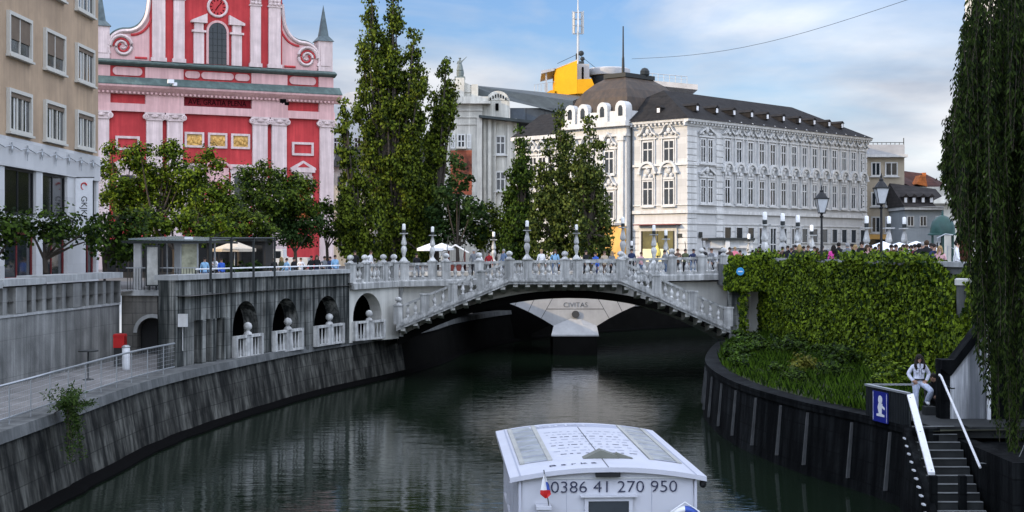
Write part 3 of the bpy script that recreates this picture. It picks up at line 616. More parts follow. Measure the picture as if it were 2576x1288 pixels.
for s in (-1, 1):
    for a, b in PIL:
        a_, b_ = sorted((uc + s * a, uc + s * b)); c_ = (a_ + b_) / 2; h_ = (b_ - a_) / 2
        q = MB(); q.box(a_, b_, -.3, -.001, .0, zAr - .75); q.box(a_ - .12, b_ + .12, -.42, 0, .0, 1.2)
        o = q.build('pilaster', M_cpale, ch)
        q = MB(); q.box(a_ - .06, b_ + .06, -.4, 0, zAr - .747, zAr - .62); q.box(a_ - .16, b_ + .16, -.46, 0, zAr - .2, zAr - .01); q.box(a_ - .02, b_ + .02, -.36, 0, zAr - .62, zAr - .2)
        for t in (-1, 1):
            Mv = Matrix.Translation((c_ + t * (h_ + .08), -.3, zAr - .42)) @ Matrix.Rotation(math.radians(90), 4, 'X'); q.M = Mv; q.lathe([(.27, -.12), (.27, .16), (.16, .2), (.1, .14), (.06, .22)], seg=10); q.M = Matrix()
        q.ell((c_, -.45, zAr - .35), (h_ * .5, .1, .16), 8, 4)
        q.build('capital', M_cpale, o, smooth=40)
# entablature, attic and ledges: stepped forward over the pilaster groups
e0, e1 = UL - .15, uc + HWc + .15
MB().box(e0, e1, -.36, 0, zAr, zFr).build('architrave', M_cpink, ch)
q = MB()
for s in (-1, 1):
    for a, b in ((PIL[0][0] - .1, PIL[1][1] + .1), (PIL[2][0] - .1, HWc + .05)):
        a_, b_ = sorted((uc + s * a, uc + s * b)); MB().box(a_, b_, -.33, 0, zFr, zCo).build('frieze_panel', M_cpink, ch); MB().box(a_, b_, -.2, 0, zG2, zAt).build('attic_pier', M_cpink, ch)
q = MB(); q.prism([(-.35, zCo), (-.55, zCo + .25), (-.62, zCo + .28), (-1.0, zCo + .6), (-1.05, zG), (0, zG), (0, zCo)], e0 - .5, e1 + .5, 'x'); q.build('cornice', M_cpink, ch)
q = MB(); k_ = int((e1 - e0) / .4)
for i in range(k_): xx = e0 + (e1 - e0) * i / k_; q.box(xx, xx + .2, -.62, -.36, zCo + .02, zCo + .22)
q.build('dentils', M_cpink, ch)
MB().prism([(-1.07, zG + .003), (-1.07, zG + .1), (-.25, zG2), (0, zG2), (0, zG + .003)], e0 - .52, e1 + .52, 'x').build('cornice_roof', M_copper, ch)
MB().prism([(-.1, zAt), (-.65, zAt + .2), (-.7, zAt + .32), (-.05, zLe), (.5, zLe), (.5, zAt)], e0 - .1, e1 + .1, 'x').build('ledge', M_copper, ch)
q = MB()
def capsule(a, b, z0, z1):
    r_ = (z1 - z0) / 2; pts_ = [(a + r_ - r_ * math.sin(math.pi * i / 8), (z0 + z1) / 2 + r_ * math.cos(math.pi * i / 8)) for i in range(9)] + [(b - r_ + r_ * math.sin(math.pi * i / 8), (z0 + z1) / 2 - r_ * math.cos(math.pi * i / 8)) for i in range(9)]
    MB().prism(pts_, -.1, 0).build('attic_panel', M_cpink, ch)
b0 = PIL[0][0] - .25
capsule(uc - b0 * .5, uc + b0 * .5, 17.95, 18.62); capsule(uc - b0, uc - b0 * .54, 17.95, 18.62); capsule(uc + b0 * .54, uc + b0, 17.95, 18.62)
for s in (-1, 1): a_, b_ = sorted((uc + s * (PIL[1][1] + .35), uc + s * (PIL[2][0] - .35))); capsule(a_, b_, 17.9, 18.66)
MB().box(uc - PIL[0][0] + .15, uc + PIL[0][0] - .15, -.02, -.003, zFr + .02, zCo - .02).build('inscription_panel', mat('dark_crimson_panel', (.16, .008, .014), .9, .3, .8), ch)
text('AVE, GRATIA PLENA', .72, M_void, ch, Matrix.Translation((uc, -.03, (zFr + zCo) / 2)) @ FRONT, sx=.86)
# upper tier
uw = (U(706) - U(372)) / 2; uu = uc
MB().box(uu - uw, uu + uw, .05, 1.2, zLe - .5, zUp).build('upper_wall', M_cred, ch)
for s in (-1, 1):
    for a, b in (((U(675) - uc), (U(705) - uc)), ((U(629) - uc), (U(655) - uc))):
        a_, b_ = sorted((uc + s * a, uc + s * b)); q = MB(); q.box(a_, b_, -.2, .049, zLe, 25.2); q.box(a_ - .12, b_ + .12, -.3, .049, zLe - .01, zLe + .35); o = q.build('pilaster', M_cpale, ch)
        q = MB(); q.box(a_ - .1, b_ + .1, -.28, .049, 25.202, 25.35); q.box(a_ - .2, b_ + .2, -.36, .049, 26.3, 26.5); q.box(a_, b_, -.25, .049, 25.35, 26.3)
        for i in range(3):
            for j in range(3): q.ell((a_ + (b_ - a_) * (i + .5) / 3, -.3, 25.5 + .3 * j), (.2, .12, .17), 6, 4)
        q.build('capital', M_cpale, o)
MB().box(uu - uw - .2, uu + uw + .2, -.4, 1.6, 26.503, 28).build('upper_cornice', M_cpink, ch)
MB().prism([(uu - uw - .5, 28.003), (uu + uw + .5, 28.003), (uu, 33)], -.5, 1.5).build('gable', M_cpink, ch)
# great window with side pillars and clock
wz0, wz1 = 19.4, 23.35; wr = (U(568) - U(524)) / 2 / .97
pts_ = [(uu - wr, wz0), (uu + wr, wz0)] + [(uu + wr * math.cos(math.pi * i / 12), wz1 - wr + wr * math.sin(math.pi * i / 12)) for i in range(13)]
MB().prism(pts_, -.02, .045).build('great_window', M_glassdark, ch)
q = MB()
for i in range(1, 4): q.box(uu - wr + wr * .5 * i - .03, uu - wr + wr * .5 * i + .03, -.05, -.022, wz0, wz1 - (.5 if i != 2 else 0))
for i in range(1, 6): q.box(uu - wr, uu + wr, -.045, -.023, wz0 + .6 * i - .02, wz0 + .6 * i + .02)
q.build('glazing_bars', M_iron, ch)
q = MB()
ro = wr + .22
for i in range(12):
    t0, t1 = math.pi * i / 12, math.pi * (i + 1) / 12; q.prism([(uu + math.cos(t) * r_, wz1 - wr + math.sin(t) * r_) for t, r_ in ((t0, wr), (t1, wr), (t1, ro), (t0, ro))], -.12, .049)
for s in (-1, 1): a_, b_ = sorted((uu + s * wr, uu + s * ro)); q.box(a_, b_, -.12, .049, wz0, wz1 - wr)
q.build('window_surround', M_cpink, ch)
for s in (-1, 1):
    c_ = uu + s * (wr + .95); q = MB(); q.box(c_ - .48, c_ + .48, -.25, .049, zLe, 22.3); q.box(c_ - .65, c_ + .65, -.4, .049, 22.303, 22.5); q.box(c_ - .42, c_ + .42, -.28, .049, 22.5, 23.2); q.box(c_ - .75, c_ + .75, -.45, .049, 23.2, 23.4)
    a_, b_ = (c_ - s * .75, c_ + s * .75); q.prism([(b_, 23.403), (a_, 23.403), (a_, 24.1)], -.45, .049); q.build('aedicule', M_cpale, ch)
q = MB(Matrix.Translation((uu, 0.04, 24.85)) @ Matrix.Rotation(math.radians(90), 4, 'X'))
cl = q.lathe([(.78, 0), (1.02, 0), (1.02, .16), (.94, .22), (.82, .2), (.78, .12)], seg=28).build('clock', M_cpale, ch, smooth=40)
q = MB(Matrix.Translation((uu, .04, 24.85)) @ Matrix.Rotation(math.radians(90), 4, 'X')); q.lathe([(0, 0), (.79, 0), (.79, .135), (0, .135)], seg=28).build('clock_face', M_cred, cl)
q = MB()
for i in range(12):
    a_ = i * math.pi / 6; q.M = Matrix.Translation((uu, -.1, 24.85)) @ Matrix.Rotation(a_, 4, 'Y'); q.box(-.04, .04, -.02, .0, .55, .74)
for a_, ln_ in ((3.7, .42), (.7, .6)): q.M = Matrix.Translation((uu, -.125, 24.85)) @ Matrix.Rotation(a_, 4, 'Y'); q.box(-.035, .035, -.02, .0, -.1, ln_)
q.build('clock_hand', M_void, cl)
# volutes
for s in (-1, 1):
    x0 = uw - .02; x1 = HWc - 1.55; d_ = x1 - x0
    prof = [(x0, zLe), (x1, zLe), (x1 + .25, zLe + 1.0), (x1 - .1, zLe + 2.0), (x1 - .9, zLe + 2.55), (x1 - 1.9, zLe + 2.7), (x1 - 2.7, zLe + 3.2), (x1 - 3.3, zLe + 4.3), (x0, zLe + 6.2)]
    out_ = catmull([(p[0], p[1], 0) for p in prof[1:]], 4); poly = [(uu + s * prof[0][0], prof[0][1])] + [(uu + s * p.x, p.y) for p in out_]
    o = MB().prism(poly, .1, .7).build('volute', M_cpink, ch)
    q = MB(); q.tube([(uu + s * p.x, .06, p.y + .02) for p in out_[2:]], .2, 6); cc = (uu + s * (x1 - 1.05), zLe + 1.22)
    sp_ = [(cc[0] + s * math.cos(t) * (1.12 - .085 * t), .04, cc[1] + math.sin(t) * (1.12 - .085 * t)) for t in [i * .35 for i in range(34)]]
    q.tube(sp_, [.2 - .0035 * i for i in range(34)], 6); q.build('scroll', M_cpale, o, smooth=60)
    q = MB(); sp_ = [(cc[0] + s * math.cos(t) * (.83 - .08 * t), .07, cc[1] + math.sin(t) * (.83 - .08 * t)) for t in [i * .35 for i in range(22)]]
    q.tube(sp_, .1, 5); q.tube([(uu + s * (p.x - .42), .09, p.y - .3) for p in out_[14:]], .13, 5); q.tube([(uu + s * (x0 + .25), .09, zLe + .25), (uu + s * (x1 - 2.2), .09, zLe + .25)], .12, 5); q.build('scroll_line', M_cred, o)
    q = MB(); q.tube([(uu + s * p.x, .3, p.y + .22) for p in out_[6:]], .17, 5); q.build('volute_flashing', M_copper, o)
    cxp = uu + s * (HWc - .72); q = MB(); q.box(cxp - .72, cxp + .72, -.1, 1.35, zLe, 22.3); q.box(cxp - .5, cxp + .5, -.16, -.1, zLe + .5, 21.8); pn = q.build('pinnacle', M_cpale, ch)
    q = MB(); q.add([(cxp - .85, -.25, 22.303), (cxp + .85, -.25, 22.303), (cxp + .85, 1.5, 22.303), (cxp - .85, 1.5, 22.303), (cxp - .42, .2, 22.85), (cxp + .42, .2, 22.85), (cxp + .42, 1.05, 22.85), (cxp - .42, 1.05, 22.85), (cxp, .62, 26.0)],
        [(3, 2, 1, 0), (0, 1, 5, 4), (1, 2, 6, 5), (2, 3, 7, 6), (3, 0, 4, 7), (4, 5, 8), (5, 6, 8), (6, 7, 8), (7, 4, 8)]); q.build('obelisk', M_spire, pn)
MB().prism([(-10, zLe), (10, zLe), (0, zLe + 9.0)], 2.0, 40).build('nave_roof', M_tile, ch).location = (uu, 0, 0)
# lower windows
q = MB()
def frame(q, a, b, z0, z1, t=.16, y=-.14):
    q.box(a, b, y, 0, z1 - t, z1); q.box(a, b, y, 0, z0, z0 + t); q.box(a, a + t, y, 0, z0 + t, z1 - t); q.box(b - t, b, y, 0, z0 + t, z1 - t)
def pane(name, m, a, b, z0, z1, par, y=-.03): return MB().box(a, b, y, -.004, z0, z1).build(name, m, par)
sb = (PIL[1][1] + PIL[2][0]) / 2
for s in (-1, 1):
    c_ = uc + s * sb
    q = MB(); frame(q, c_ - 1.1, c_ + 1.1, 11.0, 12.3, .22); o = q.build('panel_frame', M_cpale, ch)
    q = MB(); frame(q, c_ - 1.0, c_ + 1.0, 4.4, 9.0, .3); q.box(c_ - 1.2, c_ + 1.2, -.3, 0, 9.35, 9.6); q.prism([(c_ - 1.3, 9.603), (c_ + 1.3, 9.603), (c_ + 1.25, 9.8), (c_, 10.5), (c_ - 1.25, 9.8)], -.3, 0); q.box(c_ - .9, c_ + .9, -.16, 0, 9.0, 9.35)
    o = q.build('window', M_cpale, ch); pane('pane', M_tile if s > 0 else M_glassdark, c_ - .7, c_ + .7, 4.7, 8.7, o)
    q = MB(); q.prism([(c_ - .6, 9.85), (c_ + .6, 9.85), (c_, 10.25)], -.33, -.302); q.build('pediment_panel', M_cred, o)  # crimson triangle set in the pediment
pw = PIL[0][0]
for c_, m_ in ((uc - pw * .66, M_gold), (uc, M_gold), (uc + pw * .66, M_gold)):
    q = MB(); frame(q, c_ - .92, c_ + .92, 11.45, 12.9, .2); o = q.build('relief_frame', M_cpale, ch)
    q = MB()
    for i in range(9): q.ell((c_ - .6 + .15 * i, -.06, 12.15 + .22 * math.sin(i * 2.4)), (.16, .08, .22), 6, 4)
    q.box(c_ - .72, c_ + .72, -.03, -.004, 11.65, 12.7); q.build('relief', m_, o)
for s in (-1, 1):
    c_ = uc + s * pw * .66; q = MB(); frame(q, c_ - .95, c_ + .95, 4.6, 9.2, .32); q.box(c_ - 1.15, c_ + 1.15, -.3, 0, 9.7, 9.95); q.box(c_ - 1.0, c_ + 1.0, -.12, 0, 9.2, 9.7); o = q.build('window', M_cpale, ch); pane('pane', M_glassdark, c_ - .63, c_ + .63, 4.92, 8.88, o)
q = MB(); q.archwall(uc - 1.05, uc + 1.05, 4.6, 9.6, uc - .6, uc + .6, 7.6, -.2, 0, 10)
for i in range(10):
    t0, t1 = math.pi * (.15 + .07 * i), math.pi * (.15 + .07 * (i + 1)); q.prism([(uc + math.cos(t) * r_, 9.0 + math.sin(t) * r_ * .8) for t, r_ in ((t0, 1.35), (t1, 1.35), (t1, 1.6), (t0, 1.6))], -.35, 0)
o = q.build('niche', M_cpink, ch); pane('niche_back', M_cred, uc - .6, uc + .6, 4.7, 8.1, o)
q = MB(); q.ell((uc, -.2, 6.2), (.3, .2, 1.1), 8, 6); q.ell((uc, -.2, 7.5), .2, 8, 6); q.build('niche_statue', M_cpale, ch)
MB().box(uc - 1.6, uc + 1.6, -.1, -.003, 0, 4.3).build('door', M_dark, ch)
for c_, z_, m_ in ((U(422), 17.3, M_white), (U(702), 16.0, M_void)):
    q = MB(); q.tube([(c_, -1.0, z_ - .1), (c_, -1.4, z_)], .05); q.box(c_ - .35, c_ + .2, -1.7, -1.35, z_ - .1, z_ + .25); q.box(c_ + .15, c_ + .5, -1.6, -1.3, z_ - .3, z_); q.build('floodlight', m_, ch)
# ------------------------------------------------------------------ white corner palace
M_pal = mat('white_stucco', (.6, .6, .585), .85, .1, .8, streak=.3, scol=(.42, .42, .4), brick=(50, .62, .012), bdark=.72, bump=.12)
M_orn = mat('white_stucco_trim', (.64, .64, .62), .85, .14, 2, streak=.35, scol=(.38, .38, .36))
M_slate = mat('dark_slate', (.018, .018, .0185), .8, .45, 1.5, streak=.3, scol=(.04, .034, .03), spec=.1, brick=(.5, .3, .02), bdark=.6, bump=.3)
M_slateb = mat('brown_metal_roof', (.07, .048, .032), .6, .3, 1.2, streak=.6, scol=(.03, .026, .022))
M_warm = mat('ochre_render', (.7, .4, .12), .85, .15, 1)
M_shop = mat('shop_interior', (.5, .47, .22), .5, .3, .6)
pc0 = Vector((15.4, 125)); rp = Plane(pc0, (.69, .725)); ph = thing('corner_palace', 'long white stuccoed corner palace with slate roof, dome and rows of ornate windows', 'building', (*pc0, 0), rp.rz)
LR = 31; DL = 6.25; zC = 13.25
lpl = Plane(pc0, (.725, -.69))                     # left face: u runs towards the corner, local y = -u
ly = lambda dx: -lpl.u(dx)
MB().box(0, LR, 0, 11.5, 0, zC - .55).build('wall', M_pal, ph)
q = MB(); pr = [(0, zC - .55), (-.12, zC - .5), (-.18, zC - .25), (-.5, zC - .12), (-.55, zC + .1), (0, zC + .1)]
q.prism(pr, -.55, LR + .3, 'x'); q.prism([(p[0], p[1]) for p in pr], 0.001, DL, 'y'); q.build('cornice', M_orn, ph)
q = MB(); i = 0
while i * .45 < LR: q.box(i * .45, i * .45 + .2, -.42, -.19, zC - .32, zC - .13); i += 1
q.build('dentils', M_orn, ph); q = MB(); i = 0
while i * .45 < DL: q.box(-.42, -.19, i * .45, i * .45 + .2, zC - .32, zC - .13); i += 1
q.build('dentils', M_orn, ph)
q = MB()
for z0, z1, d_ in ((5.05, 5.35, .2), (4.1, 4.22, .1), (9.3, 9.5, .16), (5.75, 5.85, .1), (.0, .5, .12)):
    q.box(-d_, LR, -d_, 0 - .001, z0, z1); q.box(-d_, -.001, 0, DL, z0 + .001, z1 - .001)
q.build('string_course', M_orn, ph)
q = MB()
for k in range(22):
    z0 = .7 + k * .56
    for a, b in ((-.07, 1.35), (4.3, 5.5), (LR - .9, LR)): q.box(a, b, -.07, 0 - .001, z0, z0 + .47) if z0 + .47 < zC - .6 else None
    if z0 < 4: q.box(5.5, LR - .9, -.05, -.001, z0, z0 + .47)
for k in range(6): q.box(-.06, -.001, 0.0, 6.2, .7 + k * .56, 1.17 + k * .56)
q.build('quoins', M_orn, ph)
def ornate(parent, w, h, loc, rz, style, gm, proto={}):
    key = (w, h, style, gm.name)
    if key in proto: return put(proto[key], parent, loc, rz)
    o = window(parent, w, h, M_orn, gm, loc, rz, cols=2, rows=(.66,), fr=.12, dp=.12, sill=.15)
    q = MB(); x = w / 2 + .2
    if style == 'arch':
        z0 = h + .75; ra, rb = x - .08, x + .14
        for i in range(10):
            t0, t1 = math.pi * i / 10, math.pi * (i + 1) / 10; q.prism([(math.cos(t) * r_, z0 + math.sin(t) * r_) for t, r_ in ((t0, ra), (t1, ra), (t1, rb), (t0, rb))], -.34, 0)
        for s in (-1, 1):
            q.box(min(s * ra, s * (rb + .12)), max(s * ra, s * (rb + .12)), -.36, 0, z0 - .18, z0 - .002); q.box(min(s * (x - .1), s * x), max(s * (x - .1), s * x), -.14, 0, 0, z0 - .2)
            q.ell((s * .28, -.12, z0 - .35), (.2, .12, .22), 6, 4)
        q.box(-w / 2, w / 2, -.16, 0, h + .05, h + .22); q.ell((0, -.1, z0 + .12), (.26, .14, .34), 8, 5); q.ell((0, -.22, z0 + .32), (.12, .1, .14), 6, 4)
    else:
        z0 = h + .45
        for s in (-1, 1):
            pp_ = catmull([(s * (x + .2), z0, 0), (s * x * .75, z0 + .22, 0), (s * x * .42, z0 + .72, 0), (0, z0 + .98, 0)], 3)
            for p_, q_ in zip(pp_[:-1], pp_[1:]): q.prism([(p_.x, p_.y), (q_.x, q_.y), (q_.x, q_.y + .17), (p_.x, p_.y + .17)], -.34, 0)
            q.box(min(s * (x - .1), s * x), max(s * (x - .1), s * x), -.14, 0, 0, z0); q.ell((s * .36, -.12, z0 + .12), (.2, .12, .16), 6, 4)
        q.ell((0, -.12, z0 + .38), (.24, .14, .3), 8, 5); q.ell((0, -.3, z0 + 1.05), (.17, .14, .2), 6, 4); q.box(-x - .2, x + .2, -.16, 0, h + .12, h + .26)
    q.build('pediment', M_orn, o); proto[key] = o; return o
GL3 = [M_glass, M_glass, glassmat('half_curtained_glass', (.09, .095, .1), .15, .95), M_glassdark]
ux0, ux1 = rp.u(1828), rp.u(2168)
bays = [ux0 + (ux1 - ux0) * i / 13 for i in range(14)]
for i, x in enumerate(bays):
    ornate(ph, .95, 2.3, (x, -.0, 9.55), 0, 'ogee', random.choice(GL3)); ornate(ph, .95, 2.35, (x, -.0, 5.95), 0, 'arch', random.choice(GL3))
pb = rp.u(1776)
for zz, st in ((9.55, 'ogee'), (5.95, 'arch')):
    for d_ in (-.55, .55):
        window(ph, .85, 2.2, M_orn, M_glass, (pb + d_, 0, zz), 0, rows=(.66,), fr=.12, dp=.12)
    MB().box(pb - 1.2, pb + 1.2, -.3, 0, zz - .16, zz - .004).build('sill', M_orn, ph); q = MB(); q.box(pb - 1.15, pb + 1.15, -.16, 0, zz + 2.3, zz + 2.45)
    for s in (-1, 1): q.prism([(pb + s * 1.2, zz + 2.55), (pb + s * .2, zz + 3.1), (pb + s * .2, zz + 3.25), (pb + s * 1.25, zz + 2.75)], -.3, 0); q.ell((pb + s * .6, -.1, zz + 2.62), (.3, .14, .14), 6, 4)
    q.ell((pb, -.12, zz + 3.0), (.3, .16, .34), 8, 5); q.build('pediment', M_orn, ph); q = MB()
for i, x in enumerate(bays):
    if 3 <= i <= 6: window(ph, 1.15, 3.6, M_orn, M_glass, (x, -.06, .35), rows=(.55,), fr=.12)
    else:
        window(ph, 1.15, 1.5, M_orn, M_glass, (x, -.06, 2.45), rows=(), cols=1, fr=.1); window(ph, 1.15, 1.5, M_orn, M_glassdark, (x, -.06, .4), rows=(), cols=1, fr=.1)
# left, sunlit face
for dx in (1631, 1684):
    y = ly(dx); ornate(ph, 1.25, 2.3, (-.0, y, 9.3), -math.pi / 2, 'ogee', M_glass); ornate(ph, 1.25, 2.3, (-.0, y, 5.75), -math.pi / 2, 'arch', M_glass)
ya, yb = ly(1700), ly(1617)
sw = MB(); sw.box(-.2, -.002, ya - .25, yb + .25, .3, 4.0); swo = sw.build('shop_front', M_orn, ph)
MB().box(-.22, -.203, ya, yb, 1.9, 3.5).build('shop_window', mat('olive_shop_glass', (.13, .115, .04), .15, .4, .8, spec=.5), swo); MB().box(-.22, -.203, ya, yb, .45, 1.898).build('shop_screen', mat('cream_shop_screen', (.75, .7, .42), .5, .15, .6), swo); MB().lathe([(.0, 1.3), (.3, 1.3), (.34, 1.6), (.2, 2.0), (.08, 2.3), (0, 2.5)], (-.3, (ya + yb) / 2, 0), 8).build('shop_display', mat('yellow_display', (.8, .65, .15), .5), swo)
q = MB(); q.box(-.26, -.222, ya + .0, ya + .12, .45, 3.5); q.box(-.26, -.222, yb - .15, yb, .45, 3.5); q.box(-.25, -.222, (ya + yb) / 2 - .03, (ya + yb) / 2 + .03, .45, 3.5); q.build('shop_mullion', M_dark, swo)
MB().box(-.9, -.003, ya - .6, yb + .4, 4.02, 4.1).build('awning', M_shopred, swo)
MB().lathe([(.07, 0), (.07, zC)], (-.2, DL - .15, 0), 8).build('downpipe', M_iron, ph)
q = MB(Matrix.Translation((.0, .0, 0))); q.box(1.6, 2.1, -.13, -.09, 2.9, 3.4); q.box(-.1, -.065, .5, 1.4, 2.9, 3.25); q.build('wall_plaque', M_iron, ph)
# roofs: hipped over the long wing
ev = .62; A = zC + .1; rt_ = zC + 3.35
x2 = LR + .4; xr = rp.u(2112)
vs = [(-ev, -ev, A), (x2, -ev, A), (x2, 12, A), (-ev, 12, A), (3.9, 5.6, rt_), (xr, 5.6, rt_)]
MB().add(vs, [(0, 1, 5, 4), (1, 2, 5), (2, 3, 4, 5), (3, 0, 4), (3, 2, 1, 0)]).build('roof', M_slate, ph)
dp_ = None
for i, dx in enumerate((1770, 1820, 1864, 1909, 1949, 1990, 2031, 2068, 2106, 2139)):
    x = rp.u(dx) * .985 + .2; lc = (x, 1.25, A + .9)
    if not dp_:
        q = MB(); q.box(-.27, .27, -.45, 1.2, 0, .5); q.prism([(-.36, .5), (.36, .5), (0, .74)], -.52, 1.4, 'y'); dp_ = q.build('dormer', M_slate, ph, loc=lc); MB().box(-.15, .15, -.48, -.452, .06, .46).build('dormer_window', M_white, dp_)
    else: put(dp_, ph, lc)
dl = put(dp_, ph, (1.0, 3.6, A + .75), -math.pi / 2)
# centre pavilion and dome on the sunlit side
y0, y1 = DL + .02, ly(1437) ; fx = -.7
MB().box(fx, 9, y0, y1, 0, zC - .2).build('pavilion_wall', M_orn, ph)
q = MB(); q.box(fx - .5, 9, y0 - .25, y1 + .3, zC - .198, zC + .25); q.box(fx - .25, 9, y0 - .1, y1 + .15, zC - 1.1, zC - .9); q.build('pavilion_cornice', M_orn, ph)
q = MB()
for s, a in ((1, y0 + .25), (-1, y1 - .85), (1, y0 + 2.6)): q.box(fx - .22, fx - .001, a, a + .6, 4.6, zC - 1.1); q.box(fx - .3, fx - .001, a - .1, a + .7, zC - 1.5, zC - 1.102)
q.build('pilaster', M_orn, ph)
yw = ly(1546)
ornate(ph, 1.2, 2.2, (fx, yw, 8.7), -math.pi / 2, 'ogee', M_glass); ornate(ph, 1.2, 2.6, (fx, yw, 4.6), -math.pi / 2, 'ogee', M_glass)
for yy in (ly(1490), ly(1455)): ornate(ph, 1.2, 2.2, (fx, yy, 8.7), -math.pi / 2, 'ogee', M_glass); ornate(ph, 1.2, 2.6, (fx, yy, 4.6), -math.pi / 2, 'ogee', M_glass)
MB().box(fx - .9, fx - .002, yw - 1.3, yw + 1.6, 4.05, 4.25).build('balcony', M_orn, ph)
po = MB(); po.M = Matrix.Translation((fx - .02, 0, 0)) @ Matrix.Rotation(math.radians(90), 4, 'Z')
po.archwall(ly(1590) + .1, ly(1515), 0, 4.0, yw - .55, yw + .75, 2.3, 0, .45, 10, rise=.7); portal = po.build('portal', M_warm, ph)
MB().box(fx - .06, fx - .003, yw - .55, yw + .75, 0, 2.9).build('door', M_void, portal)
MB().box(fx - .3, fx - .062, yw - .55, yw + .75, 1.85, 2.05).build('transom', M_warm, portal)
# parapet with arched dormers
q = MB(); z0 = zC + .253
q.box(fx + .1, 8.5, y0, y1, z0, z0 + 1.0)
for yy in (ly(1575), ly(1529), ly(1480), ly(1448)):
    q.box(fx - .12, fx + .8, yy - .62, yy + .62, z0, z0 + 1.25)
    for i in range(8):
        t0, t1 = math.pi * i / 8, math.pi * (i + 1) / 8; q.prism([(yy + .62 * math.cos(t), z0 + 1.25 + .62 * math.sin(t)) for t in (t0, t1)] + [(yy, z0 + 1.25)], fx - .12, fx + .8, 'x')
po_ = q.build('attic_parapet', M_orn, ph)
for yy in (ly(1575), ly(1529), ly(1480), ly(1448)): MB().prism([(yy - .25, z0 + .5), (yy + .25, z0 + .5), (yy + .25, z0 + 1.2), (yy + .12, z0 + 1.45), (yy - .12, z0 + 1.45), (yy - .25, z0 + 1.2)], fx - .15, fx - .123, 'x').build('attic_window', M_glass, po_)
prof = [(0, .95), (.12, 1.5), (.42, 2.35), (1.0, 3.2), (1.75, 3.95), (2.5, 4.45)]
yc = (y0 + y1) / 2; hx0, hx1 = fx + .35, 8.8
vs = []; fs = []
for d_, h_ in prof: vs += [(hx0 + d_, y0 + .2 + d_ * .9, z0 + h_), (hx1 - d_, y0 + .2 + d_ * .9, z0 + h_), (hx1 - d_, y1 - .2 - d_ * .9, z0 + h_), (hx0 + d_, y1 - .2 - d_ * .9, z0 + h_)]
for i in range(len(prof) - 1):
    for k in range(4): fs.append((i * 4 + k, i * 4 + (k + 1) % 4, i * 4 + 4 + (k + 1) % 4, i * 4 + 4 + k))
fs.append(tuple(len(vs) - 4 + k for k in range(4))); fs.append((3, 2, 1, 0))
dome = MB().add(vs, fs).build('dome', M_slateb, ph)
d_ = 2.35; q = MB(); q.box(hx0 + d_, hx1 - d_, y0 + .2 + d_ * .9, y1 - .2 - d_ * .9, z0 + 4.453, z0 + 4.85); q.build('dome_crown', M_iron, dome)
q = MB(); q.ell((hx0 + d_ + 3.2, y0 + d_ + .2, z0 + 5.1), (.55, .4, .5), 8, 5); q.tube([(hx0 + d_ + .2, y0 + d_ + .4, z0 + 4.8), (hx0 + d_ + .2, y0 + d_ + .4, z0 + 6.2), (hx0 + d_ + .2, y0 + d_ + .4, z0 + 6.4), (hx0 + d_ + .2, y0 + d_ + .4, z0 + 9.2)], [.16, .12, .09, .06]); q.build('dome_finial', M_iron, dome)
# left wing of the palace
y2 = ly(1297); MB().box(.0, 9, y1 + .35, y2, 0, zC - .8).build('wing_wall', M_orn, ph)
q = MB(); q.box(-.4, 9.2, y1 + .35, y2 + .3, zC - .797, zC - .45)
i = 0
while y1 + .5 + i * .9 < y2: q.box(-.12, -.002, y1 + .6 + i * .9, y1 + .95 + i * .9, zC - 1.25, zC - .95); i += 1
q.build('wing_cornice', M_orn, ph)
MB().prism([(-.4, zC - .447), (9.2, zC - .447), (5.5, zC + 2.1), (4, zC + 2.1)], y1 + .36, y2 + .3, 'y').build('wing_roof', M_slate, ph)
for yy in np.linspace(y1 + 1.2, y2 - 1.2, 5): ornate(ph, 1.2, 2.2, (0, float(yy), 8.6), -math.pi / 2, 'ogee', M_glass); ornate(ph, 1.2, 2.35, (0, float(yy), 5.0), -math.pi / 2, 'arch', M_glass)
# flat-roofed bar kiosk in front of the palace
kb = thing('kiosk', 'small white flat-roofed kiosk with a thin dark canopy before the white palace', 'kiosk', (X(1850, 112), 112, 0)); k0, k1 = X(1778, 112) - kb.location.x, X(1896, 112) - kb.location.x
MB().box(k0 + .5, k1 - .5, .3, 3, 0, 1.95).build('wall', M_white, kb); MB().box(k0, k1, -.6, 3.2, 2.55, 2.75).build('canopy', M_iron, kb); MB().box(k0 + .3, k1 - .1, -.2, 3.0, 1.953, 2.547).build('fascia', M_orn, kb)
MB().box(k0 + 1.4, k0 + 1.75, -.5, -.2, 0, 2.547).build('post', M_orn, kb); MB().box(k0 + .95, k0 + 1.38, .27, .298, 0, 1.7).build('door', M_void, kb)
# ------------------------------------------------------------------ gallery building with roof statue
M_gal = mat('grey_cream_stone', (.64, .62, .54), .85, .18, .9, streak=.4, scol=(.27, .26, .22), bump=.15)
M_groof = mat('grey_green_roof', (.05, .062, .06), .6, .3, .8, streak=.4, scol=(.025, .03, .03), brick=(.6, 30, .03), bdark=.7)
GY = 150; gx = lambda d: X(d, GY) - X(1165, GY); gz = lambda d: Z(d, GY)
ga = thing('gallery_building', 'grey stone gallery with a square corner tower carrying a statue and a curved gable', 'building', (X(1165, GY), GY, 0))
MB().box(gx(1118), gx(1213), 0, 8, 0, gz(262)).build('tower', M_gal, ga)
q = MB(); q.box(gx(1104), gx(1234), -.7, 8.5, gz(262) + .002, gz(256)); q.box(gx(1108), gx(1228), -.5, 8.3, gz(255.9), gz(244)); q.build('tower_cornice', M_gal, ga)
q = MB(); q.box(gx(1120), gx(1200), .2, 4, gz(243.9), gz(225)); q.box(gx(1146), gx(1168), -.2, 3, gz(243.9), gz(196)); q.box(gx(1186), gx(1202), -.05, 3, gz(243.8), gz(212))
cg = (gx(1160), gz(232)); rg = gx(1192) - gx(1160)
